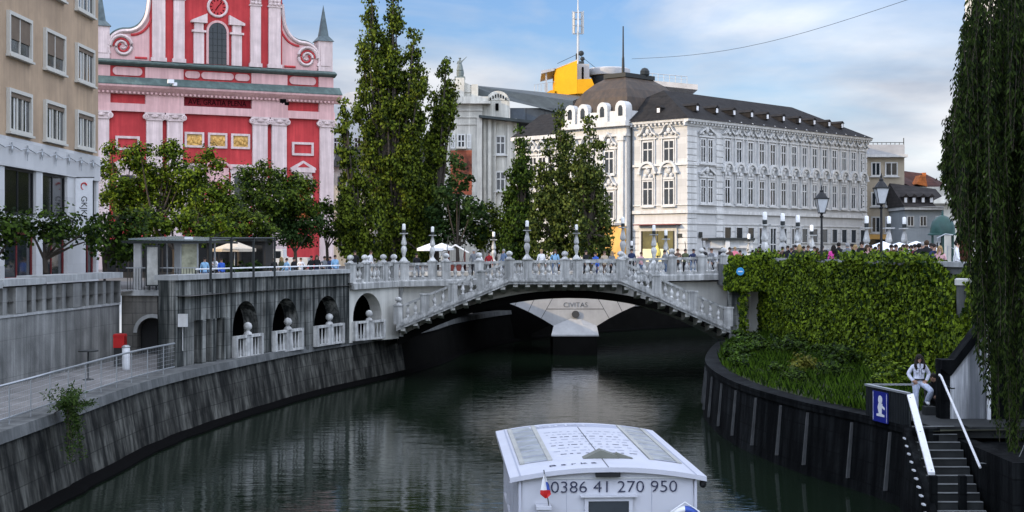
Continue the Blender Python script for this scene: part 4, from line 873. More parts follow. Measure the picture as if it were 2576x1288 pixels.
for i in range(10):
    t0, t1 = math.pi * i / 10, math.pi * (i + 1) / 10; q.prism([(cg[0] + rg * math.cos(t), cg[1] + rg * .8 * math.sin(t)) for t in (t0, t1)] + [cg], .1, 3.6, 'y')
q.build('tower_parapet', M_gal, ga)
q = MB()
for d0, d1 in ((276, 279), (293, 296), (311, 314)): q.box(gx(1117), gx(1214), -.12, 0, gz(d1), gz(d0))
q.box(gx(1118), gx(1130), -.3, 0, 0, gz(296)); q.box(gx(1200), gx(1213), -.3, 0, 0, gz(296)); q.build('tower_band', M_gal, ga)
for (a, b) in ((1133, 1145), (1150, 1171), (1175, 1186)):
    window(ga, gx(b) - gx(a), gz(337) - gz(374), M_wframe, M_glass, ((gx(a) + gx(b)) / 2, -.04, gz(374)), cols=2, rows=(.5,), fr=.14)
MB().box(gx(1148), gx(1174), -.75, -.002, gz(375), gz(336) if False else gz(370)).build('bay_sill', M_gal, ga)
M_stain = mat('stained_glass', (.35, .09, .04), .4, .9, .55)
MB().box(gx(1133), gx(1187), -.05, -.003, gz(490), gz(378)).build('stained_window', M_stain, ga)
q = MB(); q.box(gx(1213), gx(1300), .6, 10, 0, gz(297)); q.build('wall', M_gal, ga)
q = MB()
for a, b in ((1216, 1222), (1228, 1236), (1244, 1247), (1276, 1290)): q.box(gx(a), gx(b), .3, .599, 0, gz(300))
q.build('pilaster', M_gal, ga)
MB().prism([(gx(1205), gz(291)), (gx(1340), gz(305)), (gx(1340), gz(312)), (gx(1205), gz(297))], -.9, 9).build('eaves', M_groof, ga)
q = MB(); q.box(gx(1213), gx(1282), .9, 4, gz(296), gz(246)); cg = (gx(1252), gz(250)); rg = gx(1280) - gx(1252)
for i in range(10):
    t0, t1 = math.pi * i / 10, math.pi * (i + 1) / 10; q.prism([(cg[0] + rg * math.cos(t), cg[1] + rg * .85 * math.sin(t)) for t in (t0, t1)] + [cg], .85, 4, 'y')
q.build('gable', M_gal, ga)
q = MB()
for i in range(7): q.box(gx(1232 + i * 6.5), gx(1235 + i * 6.5), .78, .848, gz(252 - 9 * math.sin(math.pi * (i + .5) / 7)), gz(246 - 12 * math.sin(math.pi * (i + .5) / 7)))
q.box(gx(1246), gx(1254), .8, .849, gz(276), gz(258)); q.build('gable_ornament', M_void, ga)
for zz, zt in ((388, 340), (480, 430)): window(ga, gx(1272) - gx(1247), gz(zt) - gz(zz), M_wframe, M_glass, (gx(1259), .58, gz(zz)), cols=2, rows=(.6,), fr=.14, sill=.2)
q = MB(); q.add([(gx(1180), 2, gz(232)), (gx(1178), 3, gz(205)), (gx(1205), 22, gz(165)), (gx(1500), 26, gz(175)), (gx(1445), 4, gz(244)), (gx(1445), 1.0, gz(290)), (gx(1285), 1.0, gz(252))], [(0, 1, 6), (1, 4, 5, 6), (1, 2, 3, 4)]); q.build('roof', M_groof, ga)
q = MB(); q.box(gx(1283), gx(1450), 1.5, 20, gz(320), gz(268))
o = q.build('attic_storey', mat('attic_glazing', (.07, .085, .1), .4, .3, 1, brick=(2.0, 6, .08), bdark=.5), ga)
# ------------------------------------------------------------------ yellow-topped tower block behind
M_yel = mat('yellow_render', (.72, .34, .008), .85, .08, .7, streak=.12, scol=(.6, .33, .01)); M_conc = mat('pale_concrete', (.42, .42, .42), .85, .15, 1)
TY = 178; tx = lambda d: X(d, TY) - X(1450, TY); tz = lambda d: Z(d, TY)
tw = thing('office_tower', 'office block with a bright yellow rooftop block and a round roof terrace behind the dome', 'building', (X(1450, TY), TY, 0))
MB().box(tx(1385), tx(1700), 4, 24, 0, tz(240)).build('wall', M_conc, tw)
# the yellow wall faces the sun
MB().add([(tx(1395), .0, tz(242)), (tx(1449), -3.0, tz(242)), (tx(1449), 8, tz(242)), (tx(1395), 8, tz(242)), (tx(1395), .0, tz(175)), (tx(1449), -3.0, tz(160)), (tx(1449), 8, tz(160)), (tx(1395), 8, tz(175))], [(0, 1, 5, 4), (1, 2, 6, 5), (2, 3, 7, 6), (3, 0, 4, 7), (4, 5, 6, 7), (3, 2, 1, 0)]).build('stair_block', M_yel, tw)
MB().prism([(tx(1360), tz(242)), (tx(1395), tz(242)), (tx(1395), tz(228)), (tx(1385), tz(228))], -.5, 8).build('terrace_wall', M_yel, tw)
MB().prism([(tx(1449), tz(242)), (tx(1500), tz(242)), (tx(1485), tz(205)), (tx(1449), tz(207))], -2.98, 8).build('stair_wing', M_yel, tw)
q = MB(); q.prism([(tx(1362), tz(178)), (tx(1395), tz(172)), (tx(1395), tz(178)), (tx(1362), tz(186))], -.3, 8.4); q.add([(tx(1394), -.05, tz(173)), (tx(1450), -3.05, tz(157.5)), (tx(1450), 8, tz(157.5)), (tx(1394), 8, tz(173)), (tx(1394), -.05, tz(174.9)), (tx(1450), -3.05, tz(159.9)), (tx(1450), 8, tz(159.9)), (tx(1394), 8, tz(174.9))], [(0, 1, 2, 3), (7, 6, 5, 4), (0, 4, 5, 1), (1, 5, 6, 2), (2, 6, 7, 3), (3, 7, 4, 0)]); q.build('canopy', M_conc, tw)
q = MB(); q.box(tx(1372), tx(1376), 0, .3, tz(230), tz(183)); q.build('canopy_post', M_conc, tw)
MB().box(tx(1450), tx(1482), -.5, 8, tz(204), tz(162)).build('grey_room', M_conc, tw); MB().box(tx(1463), tx(1468), -.55, -.502, tz(203), tz(170)).build('door', M_void, tw)
q = MB(); cc = ((tx(1480) + tx(1592)) / 2, 4, 0); rr_ = (tx(1592) - tx(1480)) / 2
q.lathe([(rr_ * .98, tz(182)), (rr_, tz(178)), (rr_, tz(166)), (rr_ * .9, tz(163))], cc, 28); rd = q.build('round_roof', M_conc, tw, smooth=40)
MB().lathe([(rr_ * .8, tz(225)), (rr_ * .8, tz(182.1))], cc, 24).build('glazing', M_glass, rd, smooth=40)
MB().add([(tx(1600), -1.5, tz(214)), (tx(1745), -4, tz(235)), (tx(1745), 8, tz(235)), (tx(1600), 10, tz(214)), (tx(1600), -1.5, tz(203)), (tx(1745), -4, tz(222)), (tx(1745), 8, tz(222)), (tx(1600), 10, tz(203))], [(0, 1, 5, 4), (1, 2, 6, 5), (2, 3, 7, 6), (3, 0, 4, 7), (4, 5, 6, 7), (3, 2, 1, 0)]).build('terrace_slab', M_conc, tw)
q = MB(); ra = lambda t, h: (tx(1610 + 110 * t), -1.4 - 2.0 * t, tz(203 + 15 * t) + h)
q.tube([ra(0, .85), ra(1, .85)], .05); q.tube([ra(0, .45), ra(1, .45)], .025)
for i in range(9): q.tube([ra(i / 8, 0), ra(i / 8, .85)], .03, 4)
q.build('terrace_railing', M_steel, tw); MB().tube([(tx(1716), 1, tz(250)), (tx(1716), 1, tz(236))], .12).build('slab_post', M_iron, tw)
q = MB()
for i in range(5): q.tube([(tx(1345 + i * 8), -.3, tz(230)), (tx(1345 + i * 8), -.3, tz(213 - i))], .025, 4)
q.tube([(tx(1343), -.3, tz(214)), (tx(1395), -.3, tz(206))], .03); q.build('roof_railing', M_steel, tw)
am = thing('antenna_mast', 'tall lattice phone mast with pale panel antennas above the yellow block', 'mast', (X(1455, TY), TY + 1, tz(160))); az = lambda d: tz(d) - tz(160); ax = lambda d: X(d, TY) - X(1455, TY)
MB().tube([(0, 0, -.2), (0, 0, az(20)), (0, 0, az(-15))], [.2, .13, .05], 8).build('pole', M_steel, am)
MB().tube([(ax(1452), 0, 0), (ax(1452), 0, az(132))], .16, 6).build('lower_post', M_iron, am)
pn = None
for a in range(3):
    t = 2 * math.pi * a / 3 + .5; lc = (.62 * math.cos(t), .62 * math.sin(t), az(80))
    if not pn: pn = MB().box(-.16, .16, -.09, .09, 0, az(25) - az(80)).build('panel_antenna', M_orn, am, loc=lc, rz=t)
    else: put(pn, am, lc, t)
q = MB()
for zz in (82, 62, 45, 28):
    for a in range(6): t = math.pi * a / 3 + .5; q.tube([(0, 0, az(zz)), (.75 * math.cos(t), .75 * math.sin(t), az(zz))], .035, 4)
for dd in (1441, 1469): q.tube([(ax(dd), 0, az(82)), (ax(dd), 0, az(24))], .06, 5)
q.build('bracket', M_steel, am); q = MB(); q.ell((ax(1463), -.2, az(132)), (.35, .2, .35)); q.ell((ax(1466), -.2, az(146)), (.3, .2, .3)); q.box(ax(1458), ax(1470), -.3, .2, az(158), az(152)); q.build('dish', M_iron, am)
q = MB(); q.tube([(0, 0, az(133)), (ax(1402), -1, az(160))], .03, 4); q.tube([(0, 0, az(133)), (ax(1500), 1, az(165))], .03, 4); q.build('guy_wire', M_iron, am)
cbm = MB(); pa_, pb_ = P(1590, 148, 175), P(2290, -3, 120); ppts = [pa_.lerp(pb_, t / 14) - Vector((0, 0, 1.3 * math.sin(math.pi * t / 14))) for t in range(15)]
tag(cbm.tube(ppts, .022, 4).build('cable', M_iron), 'thin dark cable slung across the sky above the white palace', 'cable')
# ------------------------------------------------------------------ houses to the right
M_bei2 = mat('beige_house_render', (.42, .36, .27), .9, .12, .8, streak=.2, scol=(.3, .26, .2))
HYy = 152; hx = lambda d: X(d, HYy) - X(2230, HYy); hz = lambda d: Z(d, HYy)
h1 = thing('apartment_house', 'narrow beige apartment house with a flat roof right of the white palace', 'house', (X(2230, HYy), HYy, 0))
MB().box(hx(2181), hx(2275), 0, 14, 0, hz(396)).build('wall', M_bei2, h1); MB().box(hx(2176), hx(2280), -.6, 14.4, hz(395.9), hz(389)).build('cornice', M_orn, h1); MB().box(hx(2184), hx(2275), -.1, 14, hz(388.8), hz(364)).build('parapet', M_conc, h1)
q = MB()
for i in range(9): q.tube([(hx(2186 + i * 11), .1, hz(364)), (hx(2186 + i * 11), .1, hz(358))], .035, 4)
q.tube([(hx(2186), .1, hz(358.5)), (hx(2274), .1, hz(358.5))], .035, 4); q.tube([(hx(2274), .1, hz(364)), (hx(2274), .1, hz(347))], .05, 4); q.build('roof_railing', M_iron, h1)
for dx in (2203, 2242):
    for a, b in ((408, 443), (483, 519), (545, 586)): window(h1, 1.0 if dx == 2203 else 1.35, hz(a) - hz(b), M_orn, M_glass, (hx(dx), -.02, hz(b)), cols=2, rows=(), fr=.12, sill=.15)
MB().box(hx(2182), hx(2270), -.5, -.003, hz(602), hz(590)).build('shop_fascia', M_warm, h1); MB().box(hx(2186), hx(2268), -.05, -.004, .1, hz(603)).build('shop_front', M_glassdark, h1)
M_grey = mat('grey_blue_render', (.33, .36, .37), .9, .12, .8, streak=.2, scol=(.22, .24, .25)); M_rtile = mat('red_brown_tiles', (.055, .02, .015), .9, .4, 1.2, brick=(.5, .35, .03)); M_dtile = mat('dark_tiles', (.035, .03, .028), .9, .35, 1.2, brick=(.5, .35, .03))
H2 = 146; ax2 = lambda d: X(d, H2) - X(2320, H2); az2 = lambda d: Z(d, H2)
h2 = thing('town_house', 'grey town house with a dark tiled roof and small dormers beside the green dome', 'house', (X(2320, H2), H2, 0))
MB().box(ax2(2276), ax2(2385), 0, 9, 0, az2(528)).build('wall', M_grey, h2); MB().box(ax2(2272), ax2(2388), -.6, 9.4, az2(527.9), az2(520)).build('cornice', M_orn, h2)
q = MB(); q.add([(ax2(2270), -.7, az2(520)), (ax2(2390), -.7, az2(524)), (ax2(2390), 5, az2(470)), (ax2(2270), 5, az2(455)), (ax2(2270), 10, az2(520)), (ax2(2390), 10, az2(524))], [(0, 1, 2, 3), (3, 2, 5, 4), (0, 3, 4), (1, 5, 2)]); q.build('roof', M_dtile, h2)
for i, dx in enumerate((2281, 2302, 2325, 2346)):
    q = MB(); q.box(ax2(dx - 5), ax2(dx + 5), .4, 3, az2(511), az2(494)); q.prism([(ax2(dx - 8), az2(495)), (ax2(dx + 8), az2(495)), (ax2(dx), az2(487))], .2, 3.5); o = q.build('dormer', M_dtile, h2); MB().box(ax2(dx - 3.5), ax2(dx + 3.5), .36, .398, az2(509), az2(497)).build('dormer_window', M_white, o)
for dx in (2290, 2322, 2362):
    for a, b in ((543, 570), (608, 632)): window(h2, .75, az2(a) - az2(b), M_orn, M_glass, (ax2(dx), -.02, az2(b)), cols=2, rows=(), fr=.1)
h3 = thing('tall_house', 'house with a steep red-brown tiled roof rising behind the grey town house', 'house', (X(2320, 165), 165, 0)); x3 = lambda d: X(d, 165) - X(2320, 165); z3 = lambda d: Z(d, 165)
MB().box(x3(2276), x3(2420), 0, 10, 0, z3(470)).build('wall', M_gal, h3)
q = MB(); q.add([(x3(2272), -.5, z3(462)), (x3(2420), -.5, z3(520)), (x3(2410), 6, z3(452)), (x3(2365), 6, z3(430)), (x3(2272), 6, z3(418)), (x3(2272), 12, z3(470)), (x3(2420), 12, z3(500))], [(0, 1, 2, 3, 4), (4, 3, 2, 6, 5), (0, 4, 5), (1, 6, 2)]); q.build('roof', M_rtile, h3)
for dx, dy in ((2278, 411), (2289, 411), (2360, 428)): MB().box(x3(dx - 4), x3(dx + 4), 5.4, 6.6, z3(440), z3(dy)).build('chimney', M_tile, h3)
MB().prism([(x3(2305), z3(463)), (x3(2332), z3(470)), (x3(2327), z3(443)), (x3(2316), z3(440))], -.2, 2).build('roof_patch', M_tile, h3)
# classical market pavilion and tall cream building behind the willow
M_cls = mat('cream_stone', (.66, .63, .54), .85, .1, .9, streak=.3, scol=(.4, .38, .32), bump=.1)
PY = 84; px = lambda d: X(d, PY) - X(2420, PY); pz = lambda d: Z(d, PY)
pv = thing('classical_pavilion', 'cream classical pavilion with a pediment and red-brown doorway beside the willow', 'building', (X(2420, PY), PY, .3), -.32)
Tz = Matrix.Translation((0, 0, -.3))
q = MB(Tz); q.box(px(2376), px(2398), 0, 1, .3, pz(570)); q.box(px(2444), px(2600), 0, 5, .3, pz(570)); q.box(px(2376), px(2600), .002, 5, pz(569.9), pz(512)); q.build('wall', M_cls, pv)
q = MB(Tz)
for i in range(9): q.box(px(2443), px(2470), -.1, -.002, .35 + .42 * i, .72 + .42 * i)
q.build('quoins', M_cls, pv)
q = MB(Tz); q.prism([(px(2352), pz(505)), (px(2352), pz(512)), (px(2700), pz(512)), (px(2700), pz(505)), (px(2520), pz(425)), (px(2510), pz(425))], -.7, 5); q.build('pediment', M_cls, pv)
q = MB(Tz); q.prism([(px(2395), pz(507)), (px(2640), pz(507)), (px(2515), pz(448))], -.72, -.702); q.build('tympanum', M_orn, pv)
q = MB(Tz); q.prism([(px(2392), pz(566)), (px(2392), pz(560)), (px(2490), pz(520)), (px(2600), pz(566))], -.5, -.001); q.build('door_hood', M_cls, pv)
q = MB(Tz); q.box(px(2400), px(2408), -.45, -.1, .3, pz(575)); q.build('column', M_cls, pv); MB(Tz).box(px(2398), px(2444), .6, .8, .3, pz(570)).build('door', mat('red_brown_door', (.12, .03, .018), .7), pv)
tc_ = thing('tall_cream_building', 'tall plain cream building behind the willow at the right edge', 'building', (X(2428, 128), 128, .3), -.34); MB().box(0, 14, 0, 14, 0, 28).build('wall', M_cls, tc_)
for k in range(4): window(tc_, 1.1, 1.9, M_orn, M_glass, (1.9 + 2.8 * k, -.02, 19), fr=.12); window(tc_, 1.1, 1.9, M_orn, M_glass, (1.9 + 2.8 * k, -.02, 13), fr=.12)
MB().box(-.4, 14.2, -.5, 14, 26.5, 27).build('cornice', M_orn, tc_)
# pale buildings glimpsed between the poplars
M_pale = mat('pale_grey_render', (.55, .57, .56), .9, .1, .8)
h4 = thing('round_gabled_house', 'pale grey house with a rounded gable between the church and the poplars', 'house', (X(885, 175), 175, 0)); x4 = lambda d: X(d, 175) - X(885, 175); z4 = lambda d: Z(d, 175)
q = MB(); q.box(x4(832), x4(960), 0, 10, 0, z4(300))
for i in range(12):
    t0, t1 = math.pi * i / 12, math.pi * (i + 1) / 12; q.prism([(x4(890) + 2.9 * math.cos(t), z4(300) + 3.4 * math.sin(t)) for t in (t0, t1)] + [(x4(890), z4(300))], 0, 10)
q.build('wall', M_pale, h4)
for dx in (848, 872, 900):
    for a in (345, 420, 500): window(h4, .9, 1.7, M_orn, M_glass, (x4(dx), -.02, z4(a + 35)), fr=.12)
MB().box(x4(830), x4(962), -.5, -.003, z4(385), z4(376)).build('eaves', M_dtile, h4)
h5 = thing('market_house', 'low pale house with green shutters behind the tall poplars', 'house', (X(1000, 160), 160, 0)); x5 = lambda d: X(d, 160) - X(1000, 160); z5 = lambda d: Z(d, 160)
MB().box(x5(840), x5(1115), 0, 12, 0, z5(420)).build('wall', M_gal, h5); MB().prism([(-.5, z5(420)), (12.5, z5(420)), (6, z5(360))], x5(836), x5(1116), 'x').build('roof', M_dtile, h5)
for i in range(9):
    for a in (440, 520, 590): window(h5, .9, 1.6, M_copper, M_glass, (x5(860 + i * 29), -.02, z5(a + 40)), fr=.12)
h6 = thing('arcaded_house', 'pale street house glimpsed behind the small poplars left of the palace door', 'house', (X(1200, 148), 148, 0)); x6 = lambda d: X(d, 148) - X(1200, 148)
MB().box(x6(1090), x6(1120), 0, 6, 0, 8).build('wall', M_gal, h6); window(h6, .9, 1.7, M_orn, M_glass, (x6(1105), -.02, 4), fr=.1)
# ================================================================== trees and plants
M_bark = mat('bark', (.055, .045, .035), .9, .3, 4, bump=.4)
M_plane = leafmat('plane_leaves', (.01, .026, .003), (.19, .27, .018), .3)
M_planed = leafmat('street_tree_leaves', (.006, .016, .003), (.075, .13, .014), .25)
M_plane2 = leafmat('mid_plane_leaves', (.008, .021, .003), (.125, .185, .018), .3)  # leaf tone between the plane and street tree leaves
M_pop = leafmat('poplar_leaves', (.008, .018, .002), (.155, .205, .018), .25)
M_pop2 = leafmat('olive_poplar_leaves', (.008, .018, .003), (.125, .16, .03), .2)
M_will = leafmat('willow_leaves', (.005, .011, .003), (.05, .082, .014), .3)
M_ivy = leafmat('ivy_leaves', (.009, .025, .002), (.19, .27, .015), .15)
M_grass = leafmat('grass_blades', (.006, .018, .002), (.085, .16, .012), .25)
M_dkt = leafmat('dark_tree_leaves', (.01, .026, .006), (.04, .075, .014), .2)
def tree(name, label, base, lobes, m, size, dens, group=None, trunk=.22, limbs=True, zb=0, clump=.55, upaxis=0, shell=.55, fork=None):
    """base (dx, Y); lobes in survey units: (dx, dy, radius[, ry][, dY])"""
    b = Vector((X(base[0], base[1]), base[1], zb)); r = thing(name, label, 'tree', b, 0, group)
    k = base[1] / F; L3 = []
    for q in lobes:
        dx, dy, rx = q[:3]; rz_ = q[3] if len(q) > 3 else rx; dY = q[4] if len(q) > 4 else random.uniform(-1, 1) * rx * k * 1.2
        Y_ = base[1] + dY; c = P(dx, dy, Y_); f_ = .88 if name == 'plane_tree' else 1
        L3.append(((c.x, c.y, c.z), (rx * k * f_, rx * k * f_, rz_ * k * f_)))
    C, A, Nn, Ln = lobes_leaves(L3, dens, size, clump, shell, upaxis=upaxis)
    ok = C[:, 2] > zb + .3; C, A, Nn, Ln = C[ok], A[ok], Nn[ok], Ln[ok]
    leafmesh('crown', C, A, Nn, Ln, Ln * .8, m, r, b)
    mb = MB(Matrix.Translation(-b)); zs = [c[2] for c, _ in L3]; lo_ = min(zs)
    fk = fork if fork is not None else max(zb + 1.5, lo_ * .75); topc = max(L3, key=lambda q: q[0][2])[0]
    mb.tube([b, b + Vector((.05, 0, (fk - zb) * .5)), (b.x, b.y, fk)], [trunk, trunk * .82, trunk * .7], 8)
    for c, rr in (L3 if limbs else [max(L3, key=lambda q: q[0][2])]):
        mid = Vector((b.x * .45 + c[0] * .55, b.y * .45 + c[1] * .55, fk + (c[2] - fk) * .45))
        mb.tube([(b.x, b.y, fk - .3), mid, c], [trunk * .5, trunk * .3, trunk * .1], 5)
    mb.build('trunk', M_bark, r, smooth=60); return r
PG = 'plane trees before the church'
tree('plane_tree', 'clumped plane tree at the left end of the church front', (300, 97), [(280, 372, 20, 30), (272, 425, 30), (330, 400, 40, 34), (365, 425, 34), (302, 470, 46), (350, 480, 46), (272, 490, 30), (320, 520, 42)], M_plane, .2, 66, PG)
tree('plane_tree', 'tallest clumped plane tree before the paired left pilasters of the church', (392, 95), [(352, 378, 36, 30), (415, 385, 28), (438, 372, 27), (450, 405, 30), (400, 440, 44), (460, 450, 42), (370, 470, 48), (430, 490, 52), (385, 525, 48)], M_plane, .2, 66, PG)
tree('plane_tree', 'plane tree with lollipop clumps before the church door', (497, 94), [(523, 383, 24), (548, 418, 22), (505, 420, 30), (490, 455, 42), (555, 470, 36), (520, 500, 50), (470, 520, 46), (575, 515, 42), (540, 540, 44)], M_plane, .2, 66, PG)
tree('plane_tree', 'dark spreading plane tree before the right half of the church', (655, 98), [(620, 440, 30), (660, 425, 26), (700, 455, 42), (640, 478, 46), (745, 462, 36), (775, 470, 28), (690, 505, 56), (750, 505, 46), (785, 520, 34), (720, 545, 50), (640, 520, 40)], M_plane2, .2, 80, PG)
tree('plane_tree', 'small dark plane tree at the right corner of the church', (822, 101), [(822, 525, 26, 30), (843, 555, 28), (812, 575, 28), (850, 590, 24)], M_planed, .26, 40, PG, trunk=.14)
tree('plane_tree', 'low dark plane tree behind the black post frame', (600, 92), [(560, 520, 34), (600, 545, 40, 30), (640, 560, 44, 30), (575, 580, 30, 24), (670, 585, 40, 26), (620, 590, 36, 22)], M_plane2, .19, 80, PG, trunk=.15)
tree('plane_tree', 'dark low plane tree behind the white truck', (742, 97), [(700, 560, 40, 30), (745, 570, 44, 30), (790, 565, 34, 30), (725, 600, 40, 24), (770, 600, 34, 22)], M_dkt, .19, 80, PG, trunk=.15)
SG = 'clipped street trees along the left bank'
tree('street_tree', 'broad light green street tree behind the glass canopy', (440, 84), [(375, 555, 42, 34), (430, 562, 44, 30), (490, 560, 48, 34), (545, 566, 42, 30), (585, 575, 28), (400, 585, 40, 26), (520, 590, 44, 22)], M_plane, .22, 44, SG)
tree('street_tree', 'dark clipped street tree hanging low beside the glass canopy', (262, 70), [(262, 560, 40), (310, 575, 44), (345, 560, 34), (280, 605, 46), (318, 615, 40), (290, 645, 34), (345, 600, 30)], M_planed, .2, 46, SG, trunk=.16)
tree('street_tree', 'clipped street tree with a leaning trunk before the office windows', (112, 58), [(72, 570, 36, 38), (110, 562, 44, 36), (150, 556, 40, 34), (185, 570, 40, 34), (225, 580, 40, 38), (140, 585, 40, 26), (240, 600, 34, 30)], M_planed, .18, 50, SG, trunk=.14)
tree('street_tree', 'dark clipped street tree cut off by the left edge', (-20, 56), [(-20, 575, 44, 40), (15, 568, 34, 36), (40, 585, 34, 36), (5, 605, 36, 32), (-5, 635, 24)], M_planed, .18, 50, SG, trunk=.14)
def poplar(label, base, cols, m, group, name='poplar', size=.27, dens=30, trunk=.3):
    L_ = []
    for (dx, t, b, hw) in cols:
        h = b - t; n_ = max(3, int(h / (hw * 1.1)))
        for i in range(n_):
            f = (i + .5) / n_; wd = hw * min(1, .28 + 1.5 * f) * (1 if f < .85 else .85); k_ = 1 if wd < 26 else 2
            for j in range(k_): L_.append((dx + random.uniform(-.5, .5) * wd * (1.1 if k_ == 2 else .3), t + h * f + random.uniform(-.2, .2) * hw, wd * (1 if k_ == 1 else .72), max(wd * .95, h / n_ * .75)))
    return tree(name, label, base, L_, m, size, dens, group, trunk, limbs=True, upaxis=1.0, clump=.5, shell=.35, fork=3)
OG = 'poplars beside the bridge'
poplar('tallest dark green poplar rising past the top of the picture', (985, 104), [(932, -40, 250, 30), (990, -70, 330, 34), (1040, 75, 330, 36), (960, 130, 655, 46), (1015, 200, 655, 50), (915, 190, 420, 30), (1050, 300, 655, 40)], M_pop, OG, trunk=.4, dens=58, size=.21)
poplar('shorter leafy poplar on the left flank of the tallest poplar', (905, 100), [(868, 250, 420, 22), (890, 380, 655, 40), (872, 420, 650, 30), (925, 440, 655, 40)], M_pop, OG, dens=56, size=.21)
poplar('pointed poplar on the right flank of the tallest poplar, left of the statue', (1095, 106), [(1122, 138, 330, 27), (1092, 230, 480, 30), (1078, 350, 655, 40), (1106, 260, 440, 28)], M_pop, OG, dens=56, size=.21)
poplar('slender dark poplar left of the pair before the white palace', (1310, 101), [(1310, 338, 560, 38), (1308, 420, 655, 52), (1288, 470, 655, 34), (1330, 500, 655, 30)], M_planed, OG, size=.2, dens=60)
poplar('olive poplar with gaps before the palace, left of its twin', (1405, 99), [(1412, 270, 520, 46), (1382, 345, 655, 48), (1428, 390, 655, 48), (1358, 420, 650, 34)], M_pop2, OG, size=.2, dens=36)
poplar('olive poplar with gaps touching the ochre palace doorway', (1478, 98), [(1485, 282, 520, 44), (1462, 370, 655, 48), (1500, 400, 655, 44), (1520, 520, 650, 28)], M_pop2, OG, size=.2, dens=36)
tree('young_tree', 'dark loose young tree before the stained glass window', (1150, 102), [(1150, 405, 22, 30), (1160, 450, 30), (1120, 480, 34), (1150, 520, 44), (1110, 540, 44), (1190, 520, 34), (1205, 560, 40), (1160, 580, 46), (1115, 590, 40)], M_dkt, .26, 34, trunk=.16)
tree('weeping_tree', 'low weeping tree between the young tree and the slender poplar', (1245, 104), [(1225, 540, 36), (1260, 555, 34), (1205, 590, 36), (1245, 600, 40), (1275, 590, 30), (1300, 600, 30)], M_pop, .24, 40, trunk=.14)
tree('broad_tree', 'round dark tree above the classical pavilion', (2402, 135), [(2398, 360, 30, 28), (2412, 395, 38), (2392, 420, 30), (2420, 440, 44), (2400, 455, 34), (2440, 380, 40)], M_dkt, .34, 34, trunk=.35, zb=.3, fork=4)
# ------------------------------------------------------------------ willow: hanging strands
b = Vector((15.2, 30.5, .3)); r = thing('willow', 'dark weeping willow hanging down the right edge over the stairs', 'tree', b); Tw = Matrix.Translation(-b)
Cs = []; As = []; Ns = []; st = MB(Tw)
def edge(dy): return np.interp(dy, [-60, 0, 120, 300, 430, 560, 700, 850, 1000, 1120], [2445, 2435, 2425, 2392, 2378, 2415, 2448, 2462, 2490, 2520])
random.seed(21); fronds = []
for i in range(34): t_ = random.uniform(20, 380); fronds.append((t_, edge(t_ + 90) + random.uniform(6, 60), random.uniform(28.5, 32.5), random.uniform(-16, 8), random.uniform(110, 270)))
for i in range(60): t_ = random.uniform(-120, 480) if i % 5 else random.uniform(-160, 0); fronds.append((t_, edge(max(t_, -60)) + 8 + (2660 - edge(t_)) * random.random() ** 1.15, random.uniform(28.5, 32.5), random.uniform(-30, 14)))
for i in range(26): fronds.append((random.uniform(-160, 700), random.uniform(2500, 2670), random.uniform(28.5, 32.5), random.uniform(-10, 14)))
for fi, (ft, fx_, fY, fl_, *fs_) in enumerate(fronds):
  for i in range(7 if fs_ else 10):
    Y0 = fY + random.gauss(0, .12); t0 = ft + random.uniform(-40, 90); t1 = min(1130, t0 + (fs_[0] * random.uniform(.6, 1.2) if fs_ else random.uniform(240, 640))); dx0 = fx_ + random.gauss(0, 9); pts_ = []; lean = fl_ + random.gauss(0, 6)
    for s_ in np.linspace(0, 1, 9):
        dy = t0 + (t1 - t0) * s_; dx = dx0 + lean * math.sin(s_ * 2.0) + 4 * math.sin(s_ * 7 + i)
        if dx < edge(dy) - 14: break
        pts_.append(P(dx, dy, Y0))
    if len(pts_) < 3: continue
    if i % 2 == 0: st.tube(pts_, .006, 3)
    tot = (pts_[0] - pts_[-1]).length; n_ = int(tot * 26)
    for j in range(n_):
        f = random.random() * (len(pts_) - 1.001); k_ = int(f); p = pts_[k_].lerp(pts_[k_ + 1], f - k_); a = random.uniform(0, 6.28)
        d = Vector((math.cos(a) * .55, math.sin(a) * .55, -1)); Cs.append(p + d * .06 + Vector((random.gauss(0, .03), random.gauss(0, .03), 0))); As.append(d); Ns.append((math.cos(a + 1.5), math.sin(a + 1.5), random.uniform(-.3, .5)))
nL = len(Cs); Ln = RNG.uniform(.09, .16, nL); leafmesh('crown', Cs, np.array(As), np.array(Ns), Ln, Ln * .3, M_will, r, b)
st.build('strands', M_bark, r, fix=False)
mb = MB(Tw); mb.tube([b + Vector((0, 0, -3.2)), b + Vector((.1, 0, 2.5)), b + Vector((-.3, 0, 6)), (14.3, 30.5, 9.5)], [.5, .42, .34, .2], 10)
for e in ((11.9, 30, 8.6), (12.6, 29.2, 9.2), (12.3, 31.8, 9.4), (13.4, 28.5, 9.6)): mb.tube([(14.9, 30.5, 5.5), (13.9, 30.4, 8.6), e], [.2, .13, .05], 6)
mb.build('trunk', M_bark, r, smooth=60)
random.seed(5)
